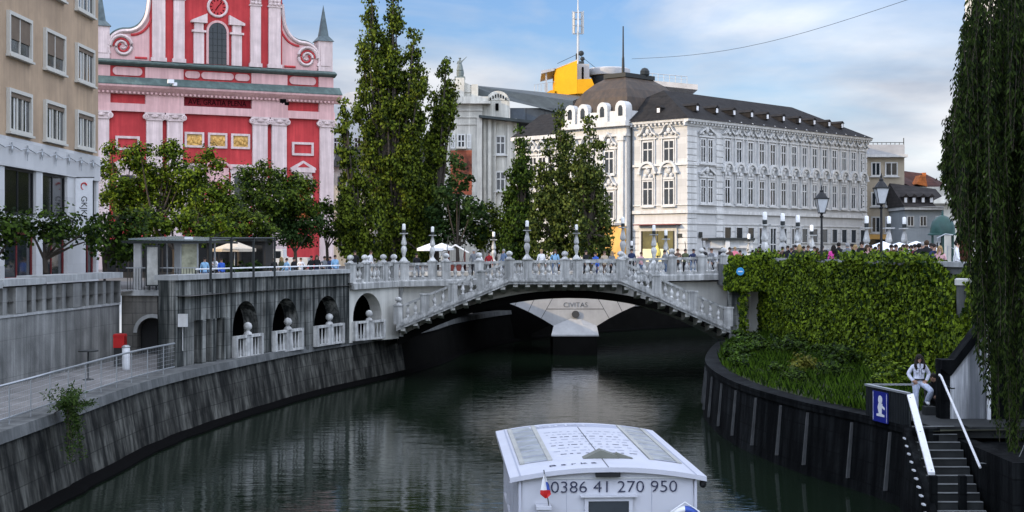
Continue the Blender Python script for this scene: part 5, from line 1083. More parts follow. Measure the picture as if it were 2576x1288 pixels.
# ------------------------------------------------------------------ ivy
Cs = []; Ns = []
def ivy_patch(a, c, z0, z1, n_, thick=.22):
    a = Vector(a); c = Vector(c); d = (c - a); ln_ = d.length; d.normalize(); nr = Vector((d.y, -d.x)) if d.y < 0 else Vector((-d.y, d.x))
    if nr.x > 0: nr = -nr
    for _ in range(n_):
        s_ = random.uniform(0, ln_); zz = random.uniform(z0(s_ / ln_), z1(s_ / ln_)); bump_ = .5 + .5 * math.sin(s_ * 1.7 + zz * 2.1) * math.sin(zz * 1.3 - s_ * .8)
        o_ = random.uniform(.02, thick) + .18 * bump_
        Cs.append((a.x + d.x * s_ + nr.x * o_, a.y + d.y * s_ + nr.y * o_, zz)); Ns.append((nr.x * 1.0 + random.gauss(0, .4), nr.y + random.gauss(0, .4), .75 + random.gauss(0, .4)))
mound = lambda s: 1.26 + .2 * max(0, math.sin(s * 19 + 1)) + .06 * math.sin(s * 47)
ivy_patch(IW[0], IW[1], lambda s: -2.95, mound, 30000)
ivy_patch(IW[1], IW[2], lambda s: -2.95 + s * .8, lambda s: 1.2 - .1 * s + .25 * math.sin(s * 9), 8000)
ivy_patch((15.75, 48.9), (15.0, 44.5), lambda s: -2.9 + s * 2.4, lambda s: .8 - s * .3, 1500)
for k_ in range(26):                                       # mounds lying on the coping
    s_ = random.choice([random.uniform(.02, .2), random.uniform(.3, .5), random.uniform(.62, .8), random.uniform(.85, 1)]); q = IW[0].lerp(IW[1], s_)
    for _ in range(90):
        v = Vector((random.gauss(0, .32), random.gauss(0, .5), abs(random.gauss(0, .16)))); Cs.append((q.x - .05 + v.x, q.y + v.y, 1.36 + v.z)); Ns.append((-.4 + random.gauss(0, .4), random.gauss(-.2, .4), 1))
for _ in range(2600):                                      # over the portal lintel
    xx = random.uniform(11.15, 13.5); zz = random.uniform(-.35, 1.5) if xx > 11.4 else random.uniform(-.3, 1.0); Cs.append((xx, 74.95 - random.uniform(0, .3), zz)); Ns.append((random.gauss(-.2, .4), -1 + random.gauss(0, .3), .7))
for _ in range(350):
    Cs.append((random.gauss(12.2, .12), 75.1 - random.uniform(0, .2), random.uniform(-2.6, -.1))); Ns.append((random.gauss(0, .5), -1, .5))
for _ in range(1100):                                      # round the pier at the near end
    a = random.uniform(1.9, 5.6); Cs.append((15.5 + .4 * math.cos(a), 48.6 + .4 * math.sin(a), random.uniform(-2.9, -.15 + .3 * math.sin(a * 3)))); Ns.append((math.cos(a), math.sin(a), .7))
Nn = np.array(Ns); Nn /= np.linalg.norm(Nn, axis=1, keepdims=True); nL = len(Cs)
A = np.cross(Nn, rnd(nL)) + np.array([0, 0, -.8]); Ln = RNG.uniform(.09, .22, nL)
iv = leafmesh('ivy', Cs, A, Nn, Ln, Ln * .95, M_ivy); tag(iv, 'thick green ivy covering the retaining wall of the right bank', 'ivy')
# ------------------------------------------------------------------ long grass and low bushes on the terrace
Cs = []; As = []; Ns = []; Ls = []
def ivx(Y): return np.interp(Y, [47, 52.4, 78], [15.9, 15.3, 13.4])
rqx = lambda Y: np.interp(Y, [p.y for p in RQ], [p.x for p in RQ])
for _ in range(15000):
    Y = random.uniform(39.5, 75); x0 = rqx(Y) + .55; x1 = ivx(Y) - .1
    if Y < 41.5: x1 = 10.9
    if 41.5 <= Y < 44: x1 = 12.5
    f = random.random(); x = x0 + (x1 - x0) * f; pat = .5 + .5 * math.sin(Y * .9 + x * 1.7) * math.sin(Y * .37 - x)
    h_ = (.14 + .42 * pat + .12 * f * (Y > 47)) * random.uniform(.5, 1.2); a = random.uniform(0, 6.28); d = Vector((math.cos(a) * .4, math.sin(a) * .4, 1))
    Cs.append((x + d.x * h_ * .4, Y + d.y * h_ * .4, -2.95 + h_ * .45)); As.append(d); Ns.append((math.cos(a + 1.57), math.sin(a + 1.57), .2)); Ls.append(h_)
Ls = np.array(Ls); gs = leafmesh('grass', Cs, np.array(As), np.array(Ns), Ls, .05, M_grass); tag(gs, 'long green grass on the terrace below the ivy', 'grass', kind='stuff')
def bush(label, lobes, m, size, dens, base, name='bush'):
    r = thing(name, label, 'bush', base); C, A, Nn, Ln = lobes_leaves(lobes, dens, size, .2, .4, per=26, up=.8); leafmesh('leaves', C, A, Nn, Ln, Ln * .7, m, r, base)
    mb = MB(Matrix.Translation(-Vector(base)))
    for c, rr in lobes: mb.tube([base, c], [.03, .01], 4)
    mb.build('stems', M_bark, r)
M_yg = leafmat('yellow_green_leaves', (.06, .07, .008), (.2, .19, .03), .25)
bush('yellow-green low bush at the tip of the quay below the ivy', [((9.3, 59, -2.6), (.6, .9, .45)), ((9.8, 61, -2.4), (.8, 1, .7)), ((9.2, 56.5, -2.65), (.5, .8, .35))], M_grass, .13, 130, (9.4, 59, -2.95))
bush('taller dark bush against the far end of the ivy wall', [((11, 63, -2.5), (.9, 1.2, .55)), ((12.2, 65, -2.4), (1.0, 1.3, .6)), ((11.4, 69, -2.5), (1, 1.3, .55))], M_planed, .15, 90, (11.4, 66, -2.95))
bush('small yellowish bush among the long grass', [((10.7, 53.5, -2.5), (.55, .6, .45)), ((11.4, 54.3, -2.5), (.5, .6, .4))], M_yg, .12, 130, (11, 53.8, -2.95))
bush('low dark bush in the middle of the terrace grass', [((10.2, 50.5, -2.6), (.6, .8, .45)), ((11.6, 52, -2.5), (.8, .9, .55)), ((10.0, 53, -2.65), (.5, .7, .4))], M_planed, .12, 110, (10.6, 51.5, -2.95))
bush('leafy bush at the foot of the ivy near the landing', [((13.4, 49.5, -2.5), (.7, .9, .55)), ((13.8, 52.5, -2.4), (.8, 1.1, .7)), ((12.6, 48, -2.6), (.6, .7, .45))], M_ivy, .13, 110, (13.3, 50, -2.95))
bush('long strip of dark bush along the base of the ivy', [((13.2, 57, -2.5), (.8, 1.6, .6)), ((13.2, 60.5, -2.55), (.8, 1.6, .5)), ((12.7, 63.5, -2.5), (.8, 1.4, .5))], M_planed, .14, 100, (13.1, 60, -2.95))
# plant growing out of the left quay
b = P(118, 1040, 40); b = Vector((-12.9, 40.0, -2.8)); cs_ = []; M_pl = leafmat('hanging_plant_leaves', (.02, .045, .008), (.07, .115, .022), .3)
Cs = []; As = []; Ns = []; mb = MB(Matrix.Translation(-b)); r = thing('wall_plant', 'bushy green plant growing over the edge of the left quay', 'plant', b)
for i in range(46):
    up = i < 26; a = random.uniform(-1.3, 1.6); e = b + (Vector((.35 + .35 * math.cos(a) + random.uniform(-.4, .5), random.uniform(-1.1, 1.1), random.uniform(.1, .85))) if up else Vector((.5 + random.uniform(0, .25), random.uniform(-.7, .8), random.uniform(-1.5, -.2))))
    m_ = b + Vector((.45, (e.y - b.y) * .4, .25)); mb.tube([b, m_, e], [.014, .01, .004], 3)
    for j in range(48):
        f = random.random(); p = m_.lerp(e, f); v = Vector((random.gauss(0, 1), random.gauss(0, 1), random.gauss(0, .8))); Cs.append(p + v * .07); As.append(v); Ns.append((random.gauss(.3, .5), random.gauss(-.4, .5), .7))
leafmesh('leaves', Cs, np.array(As), np.array(Ns), RNG.uniform(.07, .14, len(Cs)), .045, M_pl, r, b); mb.build('stems', M_bark, r)
# ================================================================== lamps
M_lampglass = flat('opal_glass', (.86, .86, .83), .3)
def bridge_lamp(base, h, label, pillar=0):
    r = thing('bridge_lamp', label, 'lamp', base, 0, 'white baluster lamps around the bridges'); s = h / 2.15
    if 'col' not in bridge_lamp.__dict__:
        q = MB(); q.box(-.26, .26, -.26, .26, 0, .06); q.add([(-.24, -.24, .062), (.24, -.24, .062), (.24, .24, .062), (-.24, .24, .062), (-.07, -.07, .3), (.07, -.07, .3), (.07, .07, .3), (-.07, .07, .3)], [(0, 1, 5, 4), (1, 2, 6, 5), (2, 3, 7, 6), (3, 0, 4, 7), (4, 5, 6, 7)])
        q.lathe([(.07, .3), (.09, .42), (.16, .66), (.165, .75), (.12, .88), (.07, .93), (.13, .97), (.16, 1.06), (.12, 1.25), (.075, 1.45), (.07, 1.55), (.12, 1.58)], seg=10)
        bridge_lamp.col = q.build('column', M_baluster, r, smooth=40)
        q = MB(); q.box(-.22, .22, -.22, .22, 1.583, 1.64); bridge_lamp.tray = q.build('tray', M_bstone, r)
        bridge_lamp.collar = MB().lathe([(.085, 1.641), (.1, 1.68), (.1, 1.78), (.09, 1.82)], seg=8).build('collar', M_iron, r)
        bridge_lamp.tube = MB().lathe([(.085, 1.822), (.095, 1.86), (.095, 2.08), (.085, 2.13), (.04, 2.15)], seg=10).build('lamp_glass', M_lampglass, r, smooth=50)
    else:
        for k_ in ('col', 'tray', 'collar', 'tube'): put(getattr(bridge_lamp, k_), r, (0, 0, 0))
    if pillar: MB().box(-.3, .3, -.3, .3, -pillar, -.003).build('pedestal', M_bstone, r)
    r.scale = (s, s, s); return r
for dx, top, Y, zb, lb in ((1016, 563, 76.6, 1.13, 'white baluster lamp at the left end of the rear bridge rail'), (1088, 570, 76.85, 1.16, 'white baluster lamp on the rear bridge rail, second from the left'),
    (1242, 583, 93, .9, 'smaller white baluster lamp on the far bridge left of the flat bridge centre'), (1326, 555, 75.3, 1.29, 'white baluster lamp on the flat centre of the bridge, in front of the slender poplar'),
    (1450, 565, 75.3, 1.29, 'white baluster lamp on the flat centre of the bridge, in front of the olive poplars'), (1567, 546, 77.3, 1.34, 'white baluster lamp before the ochre palace doorway'), (1589, 606, 100, .3, 'small white baluster lamp beside the palace downpipe'),
    (1645, 566, 92, .9, 'white baluster lamp before the left part of the glowing shop window'), (1675, 578, 100, .6, 'white baluster lamp before the right part of the glowing shop window'), (1884, 588, 98, .6, 'white baluster lamp beside the kiosk canopy'),
    (1924, 533, 80, 1.0, 'tall white baluster lamp, leftmost of the three right of the kiosk'), (1969, 537, 82, 1.0, 'tall white baluster lamp, middle of the three right of the kiosk'), (2007, 541, 84, 1.0, 'tall white baluster lamp, rightmost of the three right of the kiosk'),
    (2042, 566, 104, .6, 'small white baluster lamp just left of the first street lantern'), (2180, 543, 78, 1.0, 'tall white baluster lamp at the right corner of the palace'), (2236, 544, 82, 1.0, 'tall white baluster lamp right of the larger street lantern'), (2275, 546, 86, 1.0, 'tall white baluster lamp before the grey town house')):
    gz_ = .13 if 77 < Y < 79 or dx < 1100 else 0
    bridge_lamp((X(dx, Y), Y, zb), Z(top, Y) - zb, lb, pillar=0 if zb > 1.1 else zb * .8 if dx < 1900 else .45)
def lantern(dx, top, Y, base_z, label):
    b = Vector((X(dx, Y), Y, base_z)); h = Z(top, Y) - base_z; r = thing('street_lantern', label, 'street lamp', b, 0, 'black street lanterns on the right bank')
    q = MB(); q.lathe([(.16, 0), (.16, .5), (.09, .7), (.065, .9), (.05, h - 1.55), (.1, h - 1.5), (.04, h - 1.42), (.12, h - 1.3)], seg=8); q.build('post', M_black, r, smooth=40)
    q = MB(); z0 = h - 1.3; w0, w1 = .13, .27
    for s0 in (-1, 1):
        for s1 in (-1, 1): q.tube([(s0 * w0, s1 * w0, z0), (s0 * w1, s1 * w1, z0 + .62)], .018, 4)
    q.box(-w1 - .03, w1 + .03, -w1 - .03, w1 + .03, z0 + .62, z0 + .67); q.box(-w0 - .02, w0 + .02, -w0 - .02, w0 + .02, z0 - .05, z0)
    q.lathe([(.3, z0 + .672), (.2, z0 + .82), (.09, z0 + .95), (.1, z0 + 1.0), (.03, z0 + 1.08), (.05, z0 + 1.14), (.0, z0 + 1.3)], seg=8); c_ = q.build('lantern', M_black, r)
    q = MB(); v = [(-w0, -w0, z0), (w0, -w0, z0), (w0, w0, z0), (-w0, w0, z0), (-w1 + .01, -w1 + .01, z0 + .615), (w1 - .01, -w1 + .01, z0 + .615), (w1 - .01, w1 - .01, z0 + .615), (-w1 + .01, w1 - .01, z0 + .615)]
    q.add(v, [(0, 1, 5, 4), (1, 2, 6, 5), (2, 3, 7, 6), (3, 0, 4, 7)]); q.build('lantern_glass', M_pale2, c_)
M_pale2 = flat('milky_glass', (.55, .57, .58), .15)
lantern(2067, 464, 66, .3, 'black street lantern before the white palace, left of the larger one'); lantern(2217, 434, 60, .3, 'larger black street lantern before the beige apartment house')
# ================================================================== boat
B = thing('tour_boat', 'white roofed tour boat seen from behind with a phone number on its stern wall', 'boat', (1.79, 26.55, wz), .05)
M_boat = mat('boat_white', (.52, .53, .57), .4, .05, 1.2, streak=.12, scol=(.5, .5, .5)); M_boatroof = mat('boat_roof_white', (.5, .51, .56), .45, .06, 1.5)
M_sky = mat('grey_skylight', (.3, .31, .3), .3, .45, 2.2); M_num = flat('navy_lettering', (.03, .035, .07), .6); M_grey = flat('grey_lettering', (.33, .35, .42), .7)
BL = 6.7; rh = lambda x: 2.86 - .055 * x * x
hull = [(-1.7, 0), (-1.75, 2), (-1.7, 6), (-1.2, 9), (0, 11), (1.2, 9), (1.7, 6), (1.75, 2), (1.7, 0)]
MB().prism(hull, -.5, .75, 'z').build('hull', M_boat, B)
q = MB(); q.prism([(-1.68, .752), (1.68, .752)] + [(x_ / 10, rh(x_ / 10) - .1) for x_ in range(16, -17, -4)], 0, .06); q.build('stern_wall', M_boat, B)
q = MB()
for s in (-1, 1):
    q.box(min(s * 1.62, s * 1.68), max(s * 1.62, s * 1.68), .062, 6.2, .752, 1.35)
    for k in range(5): q.box(min(s * 1.6, s * 1.68), max(s * 1.6, s * 1.68), .062 + k * 1.5, .16 + k * 1.5, 1.352, 2.6)
q.build('side_wall', M_boat, B)
q = MB(); vs = []; fs = []; nx_ = 16; xs = [-1.84 + 3.68 * i / nx_ for i in range(nx_ + 1)]
for y in (-.12, BL):
    for x in xs: vs.append((x, y, rh(x)))
    for x in xs: vs.append((x, y, rh(x) - .09))
k = nx_ + 1
for i in range(nx_): fs += [(i, i + 1, 2 * k + i + 1, 2 * k + i), (k + i, 3 * k + i, 3 * k + i + 1, k + i + 1), (i, k + i, k + i + 1, i + 1), (2 * k + i, 2 * k + i + 1, 3 * k + i + 1, 3 * k + i)]
fs += [(0, 2 * k, 3 * k, k), (k - 1, 2 * k - 1, 4 * k - 1, 3 * k - 1)]
roof = q.add(vs, fs).build('roof', M_boatroof, B, smooth=30)
def rstrip(x0, x1, y0, y1, dz, m, name, par=roof, n_=4):
    q = MB()
    for i in range(n_):
        a, b_ = x0 + (x1 - x0) * i / n_, x0 + (x1 - x0) * (i + 1) / n_
        q.add([(a, y0, rh(a) + dz), (b_, y0, rh(b_) + dz), (b_, y1, rh(b_) + dz), (a, y1, rh(a) + dz), (a, y0, rh(a) + .001), (b_, y0, rh(b_) + .001), (b_, y1, rh(b_) + .001), (a, y1, rh(a) + .001)], [(0, 1, 2, 3), (0, 4, 5, 1), (2, 6, 7, 3), (1, 5, 6, 2), (3, 7, 4, 0)])
    return q.build(name, m, par)
for s in (-1, 1):
    a, b_ = sorted((s * 1.58, s * .95)); sk_ = rstrip(a, b_, 1.15, BL - .25, .012, M_sky, 'skylight')
    for y in np.linspace(1.15, BL - .29, 8): rstrip(a + .1, b_ - .1, float(y), float(y) + .035, .02, M_grey, 'skylight_bar', sk_, 2)
    for x in (a, b_ - .09): rstrip(x, x + .09, 1.12, BL - .22, .026, mat('skylight_frame', (.36, .36, .33), .6), 'skylight_frame', sk_, 1)
    a, b_ = sorted((s * 1.66, s * 1.63)); rstrip(a, b_, -.1, BL - .02, .006, M_grey, 'roof_seam', roof, 1)
band = rstrip(-.93, .93, BL - .75, BL - .2, .006, M_grey, 'lettering_band')
def rtext(s_, size, m, x, y, sx=1.0):
    o = text(s_, size, m, roof, Matrix.Translation((x, y, 0)), ext=.002, sx=sx)
    for v in o.data.vertices: v.co.z += rh(v.co.x) + .012
rtext('Barka', .46, M_boatroof, -.45, BL - .5, 1.3)
rtext('B a r k a', .2, M_num, -.62, .42, 1.35)
for k in range(9):
    y = 1.75 + k * .42; rng = random.Random(k); x = -.86 + rng.uniform(0, .15)
    q = MB()
    while x < .82:
        w_ = rng.uniform(.03, .15)
        if not -.03 < x < .03: q.add([(x, y, rh(x) + .004), (x + w_, y, rh(x + w_) + .004), (x + w_, y + .07, rh(x + w_) + .004), (x, y + .07, rh(x) + .004)], [(0, 1, 2, 3)])
        x += w_ + rng.uniform(.03, .12)
    q.build('roof_lettering', M_grey if k % 3 else M_num, roof, fix=False)
rstrip(-.008, .008, -.1, BL - .8, .006, M_iron, 'roof_seam', roof, 1)
q = MB(); q.prism([(-.36, rh(.3) + .002), (.34, rh(.3) + .002), (.3, rh(0) + .05), (-.02, rh(0) + .16)], 1.0, 1.3); q.prism([(.2, rh(.3) + .002), (.62, rh(.5)), (.3, rh(0) + .1)], 1.05, 1.2); q.build('roof_vent', mat('vent_grey', (.14, .145, .12), .6), roof)
q = MB()
for a0, a1, b0, b1 in ((-1.68, 1.68, -.02, -.003), ): q.box(a0, a1, b0, b1, 2.63, 2.66)
q.build('stern_band', mat('band_grey', (.55, .56, .55), .5), B)
MB().box(-.24, .22, -.14, -.05, 2.68, 2.75).build('stern_grille', M_black, B)
text('00386 41 270 950', .31, M_num, B, Matrix.Translation((.03, -.012, 2.47)) @ FRONT, sx=1.13, offset=-.004).data.transform(Matrix.Identity(4))
q = MB(); fr_ = q; frame(q, -.44, .46, 1.2, 2.29, .07, -.06); o = q.build('stern_window', M_boat, B); MB().box(-.37, .39, -.03, -.004, 1.27, 2.22).build('pane', M_glass, o); MB().box(-.52, .54, -.12, -.003, 2.3, 2.325).build('window_visor', M_boat, o)
q = MB(); q.box(-1.36, -1.08, -.35, -.003, 2.12, 2.18); q.box(-1.34, -1.1, -.3, -.004, 1.95, 2.119); q.build('stern_box', M_boat, B)
q = MB(); q.tube([(-1.12, -.25, 2.15), (-1.22, -.3, 2.85)], .01, 5); fl = q.build('flag_staff', M_iron, B)
M_fl = [flat('flag_white', (.8, .8, .8)), flat('flag_blue', (.05, .1, .4)), flat('flag_red', (.5, .02, .02))]
q = MB(); vs = []; fs = []
for j in range(7):
    z = 2.78 - j * .075; w_ = [.0, .03, .05, .07, .09, .1, .02][j]
    for i in range(4): vs.append((-1.21 - w_ + w_ * 2 * i / 3 + .004 * j, -.3 - .035 * (i % 2), z))
for j in range(6):
    for i in range(3): q_ = j * 4 + i; fs.append((q_, q_ + 1, q_ + 5, q_ + 4))
n0 = len(q.f); q.add(vs, fs); q.mi = [2 if j >= 4 else (1 if (j >= 2 and i == 2) else 0) for j in range(6) for i in range(3)]; q.build('flag', M_fl, fl, fix=False)
# lifebuoy hung on the stern wall (its own thing)
for x_ in (-1.67, 1.62): MB().box(x_, x_ + .05, -.045, -.003, .755, 2.6).build('corner_trim', M_boatroof, B)
q = MB()
for x_ in (-.78, .82): q.box(x_, x_ + .008, -.004, -.001, .76, 2.62)
q.box(-1.6, 1.6, -.004, -.001, 1.15, 1.158); q.build('panel_seam', M_grey, B)
MB().prism([(a_[0] * 1.03, a_[1] - .08 if a_[1] == 0 else a_[1]) for a_ in hull], .66, .75, 'z').build('rubbing_strake', M_black, B)
q = MB(); q.tube([(1.72, .1, 2.62), (1.84, .0, 2.55), (1.86, .2, 2.5)], .03, 5); q.ell((1.8, .05, 2.52), (.07, .07, .09), 8, 5); q.build('side_fitting', M_black, B)
lb = thing('lifebuoy', 'blue and white lifebuoy hanging on the stern wall of the tour boat', 'lifebuoy', (1.79 + 1.42, 26.55, wz + 1.78), .05)
q = MB(); vs = []; fs = []; mi = []
for i in range(32):
    t = 2 * math.pi * i / 32
    for j in range(8): p = 2 * math.pi * j / 8; rr_ = .29 + .07 * math.cos(p); vs.append((rr_ * math.cos(t), -.07 + .06 * math.sin(p), rr_ * math.sin(t)))
for i in range(32):
    for j in range(8): fs.append((i * 8 + j, ((i + 1) % 32) * 8 + j, ((i + 1) % 32) * 8 + (j + 1) % 8, i * 8 + (j + 1) % 8)); mi.append(1 if (i // 4) % 2 else 0)
q.add(vs, fs); q.mi = mi; q.build('ring', [M_fl[0], M_fl[1]], lb, smooth=60)
q = MB()
for i in range(4):
    t = math.pi / 4 + i * math.pi / 2; q.tube([(.37 * math.cos(t), -.13, .37 * math.sin(t)), (.43 * math.cos(t + .78), -.1, .43 * math.sin(t + .78)), (.37 * math.cos(t + 1.57), -.13, .37 * math.sin(t + 1.57))], .012, 4)
q.build('grab_rope', M_white, lb)
# ================================================================== right-hand landing, stairs, walls
M_step = mat('step_stone', (.03, .033, .033), .8, .35, 1.5, streak=.2); M_nose = mat('step_edge', (.2, .21, .21), .8, .3, 2)
M_stw = mat('streaked_white_wall', (.66, .68, .7), .85, .2, .7, streak=.85, scol=(.08, .09, .1), bump=.15, sharp=.1)
r = thing('landing_stairs', 'dark stone steps leading down from the landing to the water', 'stairs', (11.2, 37.8, -2.9)); T = Matrix.Translation(-Vector(r.location))
q = MB(T); e = MB(T); q.box(10.62, 14.3, 37.8, 47, -3.2, -2.9)
for k in range(13):
    y1_ = 37.8 - .3 * k; z = -2.9 - .17 * (k + 1); xo = -.035 * k
    q.box(10.62 + xo, 11.75 + xo * .4, y1_ - .3, y1_ - .0005, -5.6, z); e.box(10.64 + xo, 11.73 + xo * .4, y1_ - .33, y1_ - .26, z + .001, z + .02)
e.box(10.64, 11.75, 37.77, 37.84, -2.899, -2.88)
q.build('steps', M_step, r); e.build('step_edges', M_nose, r)
q = MB(T); q.add([(10.3, 37.9, -5.7), (9.9, 33.5, -5.7), (10.1, 33.5, -5.7), (10.6, 37.9, -5.7), (10.42, 37.9, -2.85), (10.15, 33.8, -5.0), (10.3, 33.8, -5.0), (10.6, 37.9, -2.85)], [(0, 1, 5, 4), (1, 2, 6, 5), (2, 3, 7, 6), (3, 0, 4, 7), (4, 5, 6, 7)]); q.build('side_wall', M_rwall, r)
for k in range(13): y = 37.7 - .3 * k; MB(T).box(10.36 - .025 * k, 10.42 - .025 * k, y - .2, y, -3.2 - .165 * k, -3.16 - .165 * k).build('edge_marker', M_white, r)
q = MB(T); q.box(11.77, 12.2, 33.4, 38.2, -5.6, -3.2); q.box(12.2, 14.4, 33, 41.0, -5.6, -3.3); q.build('lower_wall', M_rwall, r)
for x0, y_ in ((10.28, 34.9), (11.0, 34.9)): MB(T).box(x0, x0 + .17, y_, y_ + .17, -5.6, -3.75).build('newel_post', M_rwall, r)
r = thing('metal_barrier', 'dark corrugated metal barrier panel with a pale top rail at the landing', 'barrier', (10.1, 40.4, -2.95)); T = Matrix.Translation(-Vector(r.location))
a = Vector((10.1, 40.4)); c = Vector((10.6, 37.95)); d = (c - a).normalized(); nr = Vector((-d.y, d.x)); ln_ = (c - a).length; q = MB(T @ Matrix.Translation((a.x, a.y, 0)) @ Matrix.Rotation(math.atan2(d.y, d.x), 4, 'Z'))
M_corr = mat('dark_corrugated_metal', (.02, .023, .025), .6, .2, 2, spec=.1)
n_ = 26
for i in range(n_): x_ = ln_ * i / n_; q.box(x_, x_ + ln_ / n_ * .55, -.05, .0, -2.9, -2.06); q.box(x_ + ln_ / n_ * .55, x_ + ln_ / n_, -.02, .0, -2.9, -2.06)
q.build('panel', M_corr, r)
q = MB(q.M); q.box(-.03, ln_ + .03, -.08, .03, -2.055, -2.0); q.build('top_rail', M_steel, r)
q = MB(T); q.box(10.1, 11.4, 40.42, 40.46, -2.05, -2.0); q.box(10.1, 10.14, 40.42, 40.46, -2.9, -2.05); q.build('rear_rail', M_steel, r)
Ms = T @ Matrix.Translation((a.x, a.y, 0)) @ Matrix.Rotation(math.atan2(d.y, d.x), 4, 'Z')
sg = thing('sign', 'blue sign with a white bottle-like water point symbol on the dark barrier', 'sign', (a.x + d.x * .98, a.y + d.y * .98, -2.55), math.atan2(d.y, d.x)); sg.location.x -= nr.x * .09 * 0
M_blue = flat('sign_blue', (.012, .02, .22), .4)
MB().box(-.45, .45, -.1, -.07, -.42, .42).build('plate', M_blue, sg)
q = MB(); y_ = -.104
q.prism([(-.42, -.39), (-.4, -.39), (-.4, .39), (-.42, .39)], y_, -.1005); q.prism([(.4, -.39), (.42, -.39), (.42, .39), (.4, .39)], y_, -.1005)
q.prism([(-.2, -.26), (.28, -.26), (.28, -.2), (.12, -.18), (.12, -.02), (.3, -.06), (.3, 0), (.16, .05), (.16, .1), (.05, .1), (-.08, .1), (-.14, -.02), (-.06, -.18), (-.2, -.2)], y_, -.1005)
q.prism([(.02 + .13 * math.cos(t), .2 + .12 * math.sin(t)) for t in [i * math.pi / 6 for i in range(12)]], y_, -.1005); q.build('symbol', M_white, sg)
hr = thing('handrail', 'flat white handrail sloping down beside the dark steps', 'handrail', (10.62, 37.9, -2.0)); T = Matrix.Translation(-Vector(hr.location))
p0, p1 = P(2287, 990, 37.95), P(2345, 1188, 35.0); q = MB(T)
q.add([p0 + Vector((-.06, 0, 0)), p0 + Vector((.12, 0, 0)), p1 + Vector((.07, 0, 0)), p1 + Vector((-.1, 0, 0)), p0 + Vector((-.06, 0, -.07)), p0 + Vector((.12, 0, -.07)), p1 + Vector((.07, 0, -.07)), p1 + Vector((-.1, 0, -.07))], [(0, 1, 2, 3), (7, 6, 5, 4), (0, 3, 7, 4), (1, 5, 6, 2), (0, 4, 5, 1), (3, 2, 6, 7)]); q.build('bar', M_white, hr)
for t in (.05, .5, .97): p = p0.lerp(p1, t); MB(T).tube([p, p + Vector((0, 0, -1.0))], .025, 5).build('stanchion', M_iron, hr)
hr = thing('handrail', 'thin pale tube handrail on the right side of the dark steps', 'handrail', tuple(P(2368, 945, 39.5))); T = Matrix.Translation(-Vector(hr.location))
p0, p1 = P(2368, 948, 39.3), P(2466, 1176, 35.3); MB(T).tube([p0 + Vector((-.03, .1, .05)), p0, p1], .035, 6).build('tube', M_white, hr, smooth=60)
q = MB(T)
for t in (.1, .55, .95): p = p0.lerp(p1, t); q.tube([p, p + Vector((.2, .05, -.1)), p + Vector((.3, .1, -.1))], .018, 4)
q.build('brackets', M_iron, hr)
r = thing('stair_wall', 'white stained wall with a dark sloping coping at the right of the landing', 'wall', (12.3, 40, -3.2)); T = Matrix.Translation(-Vector(r.location)); WY = 39.6
c4 = [P(2390, 1069, WY), P(2479, 1090, WY), P(2493, 800, WY), P(2390, 935, WY)]; q = MB(T)
q.prism([(p.x, p.z) for p in c4], WY, WY + .4); q.build('wall', M_stw, r)
q = MB(T); cpz = [(X(2366, WY), Z(905, WY)), (X(2398, WY), Z(905, WY)), (X(2500, WY), Z(772, WY)), (X(2500, WY), Z(803, WY)), (X(2390, WY), Z(945, WY)), (X(2366, WY), Z(928, WY))]
q.prism(cpz, WY - .1, WY + .5); q.build('coping', M_rwall, r)
q = MB(T); q.box(X(2366, WY), X(2389.5, WY), WY - .02, WY + .45, -3.2, Z(929, WY)); q.build('end_pier', M_rwall, r)
q = MB(T); q.box(X(2480, WY), X(2760, WY), WY - .06, WY + .5, -5.4, Z(770, WY)); q.build('dark_wall', M_rwall, r)  # dark stone wall right of the white one
q = MB(T); q.box(X(2488, WY - .3), X(2496, WY - .3), WY - .2, WY - .1, -3.0, Z(795, WY)); q.build('white_post', M_white, r)
pts_ = [P(2466, 1165, 35.3), P(2490, 1170, 35.3), P(2505, 1200, 35.2), P(2525, 1222, 35.2), P(2540, 1212, 35.2), P(2560, 1160, 35.1), P(2590, 1090, 35.0)]
cr = MB().tube(catmull(pts_, 4), .012, 5).build('rope', M_steel); tag(cr, 'pale slack rope looping down from the tube handrail by the willow', 'rope')
# ================================================================== left bank furniture
cn = thing('glass_canopy', 'flat grey glass canopy on posts above the arcade wall', 'canopy', (X(440, 66), 66, 0)); T = Matrix.Translation(-Vector(cn.location)); CY = 66
M_cgl = mat('grey_canopy_glass', (.2, .24, .24), .2, .25, 1)
q = MB(T)
q.add([(X(335, 64), 63.2, Z(600, 64)), (X(552, 66), 63.5, Z(604, 66)), (X(552, 66), 70, Z(603, 66) + .1), (X(350, 64), 71, Z(600, 64) + .18), (X(335, 64), 63.2, Z(604, 64)), (X(552, 66), 63.5, Z(607, 66)), (X(552, 66), 70, Z(603, 66) + .05), (X(350, 64), 71, Z(600, 64) + .13)], [(0, 1, 2, 3), (7, 6, 5, 4), (0, 4, 5, 1), (1, 5, 6, 2), (2, 6, 7, 3), (3, 7, 4, 0)]); q.build('roof', M_cgl, cn)
q = MB(T)
for dx in (335, 430, 540): q.box(X(dx, 65), X(dx, 65) + .1, 63.1, 70, Z(612, 65), Z(606, 65))
q.box(X(335, 64), X(552, 66), 63.05, 63.14, Z(613, 65), Z(607, 65)); q.build('roof_frame', M_iron, cn)
for i, (dx, Y) in enumerate(((345, 63.6), (447, 64.6))):
    MB(T).box(X(dx - 9, Y), X(dx + 9, Y), Y, Y + .25, .0, Z(609, Y)).build('pillar', M_steel if i else M_orn, cn)
for dx, Y in ((394, 66), (420, 67.5), (540, 69)): MB(T).tube([(X(dx, Y), Y, 0), (X(dx, Y), Y, 2.3)], .05, 6).build('post', M_steel, cn)
M_map = mat('street_map', (.42, .42, .3), .6, .5, 2.2); M_map2 = mat('pale_poster', (.46, .46, .42), .6, .45, 1.6)
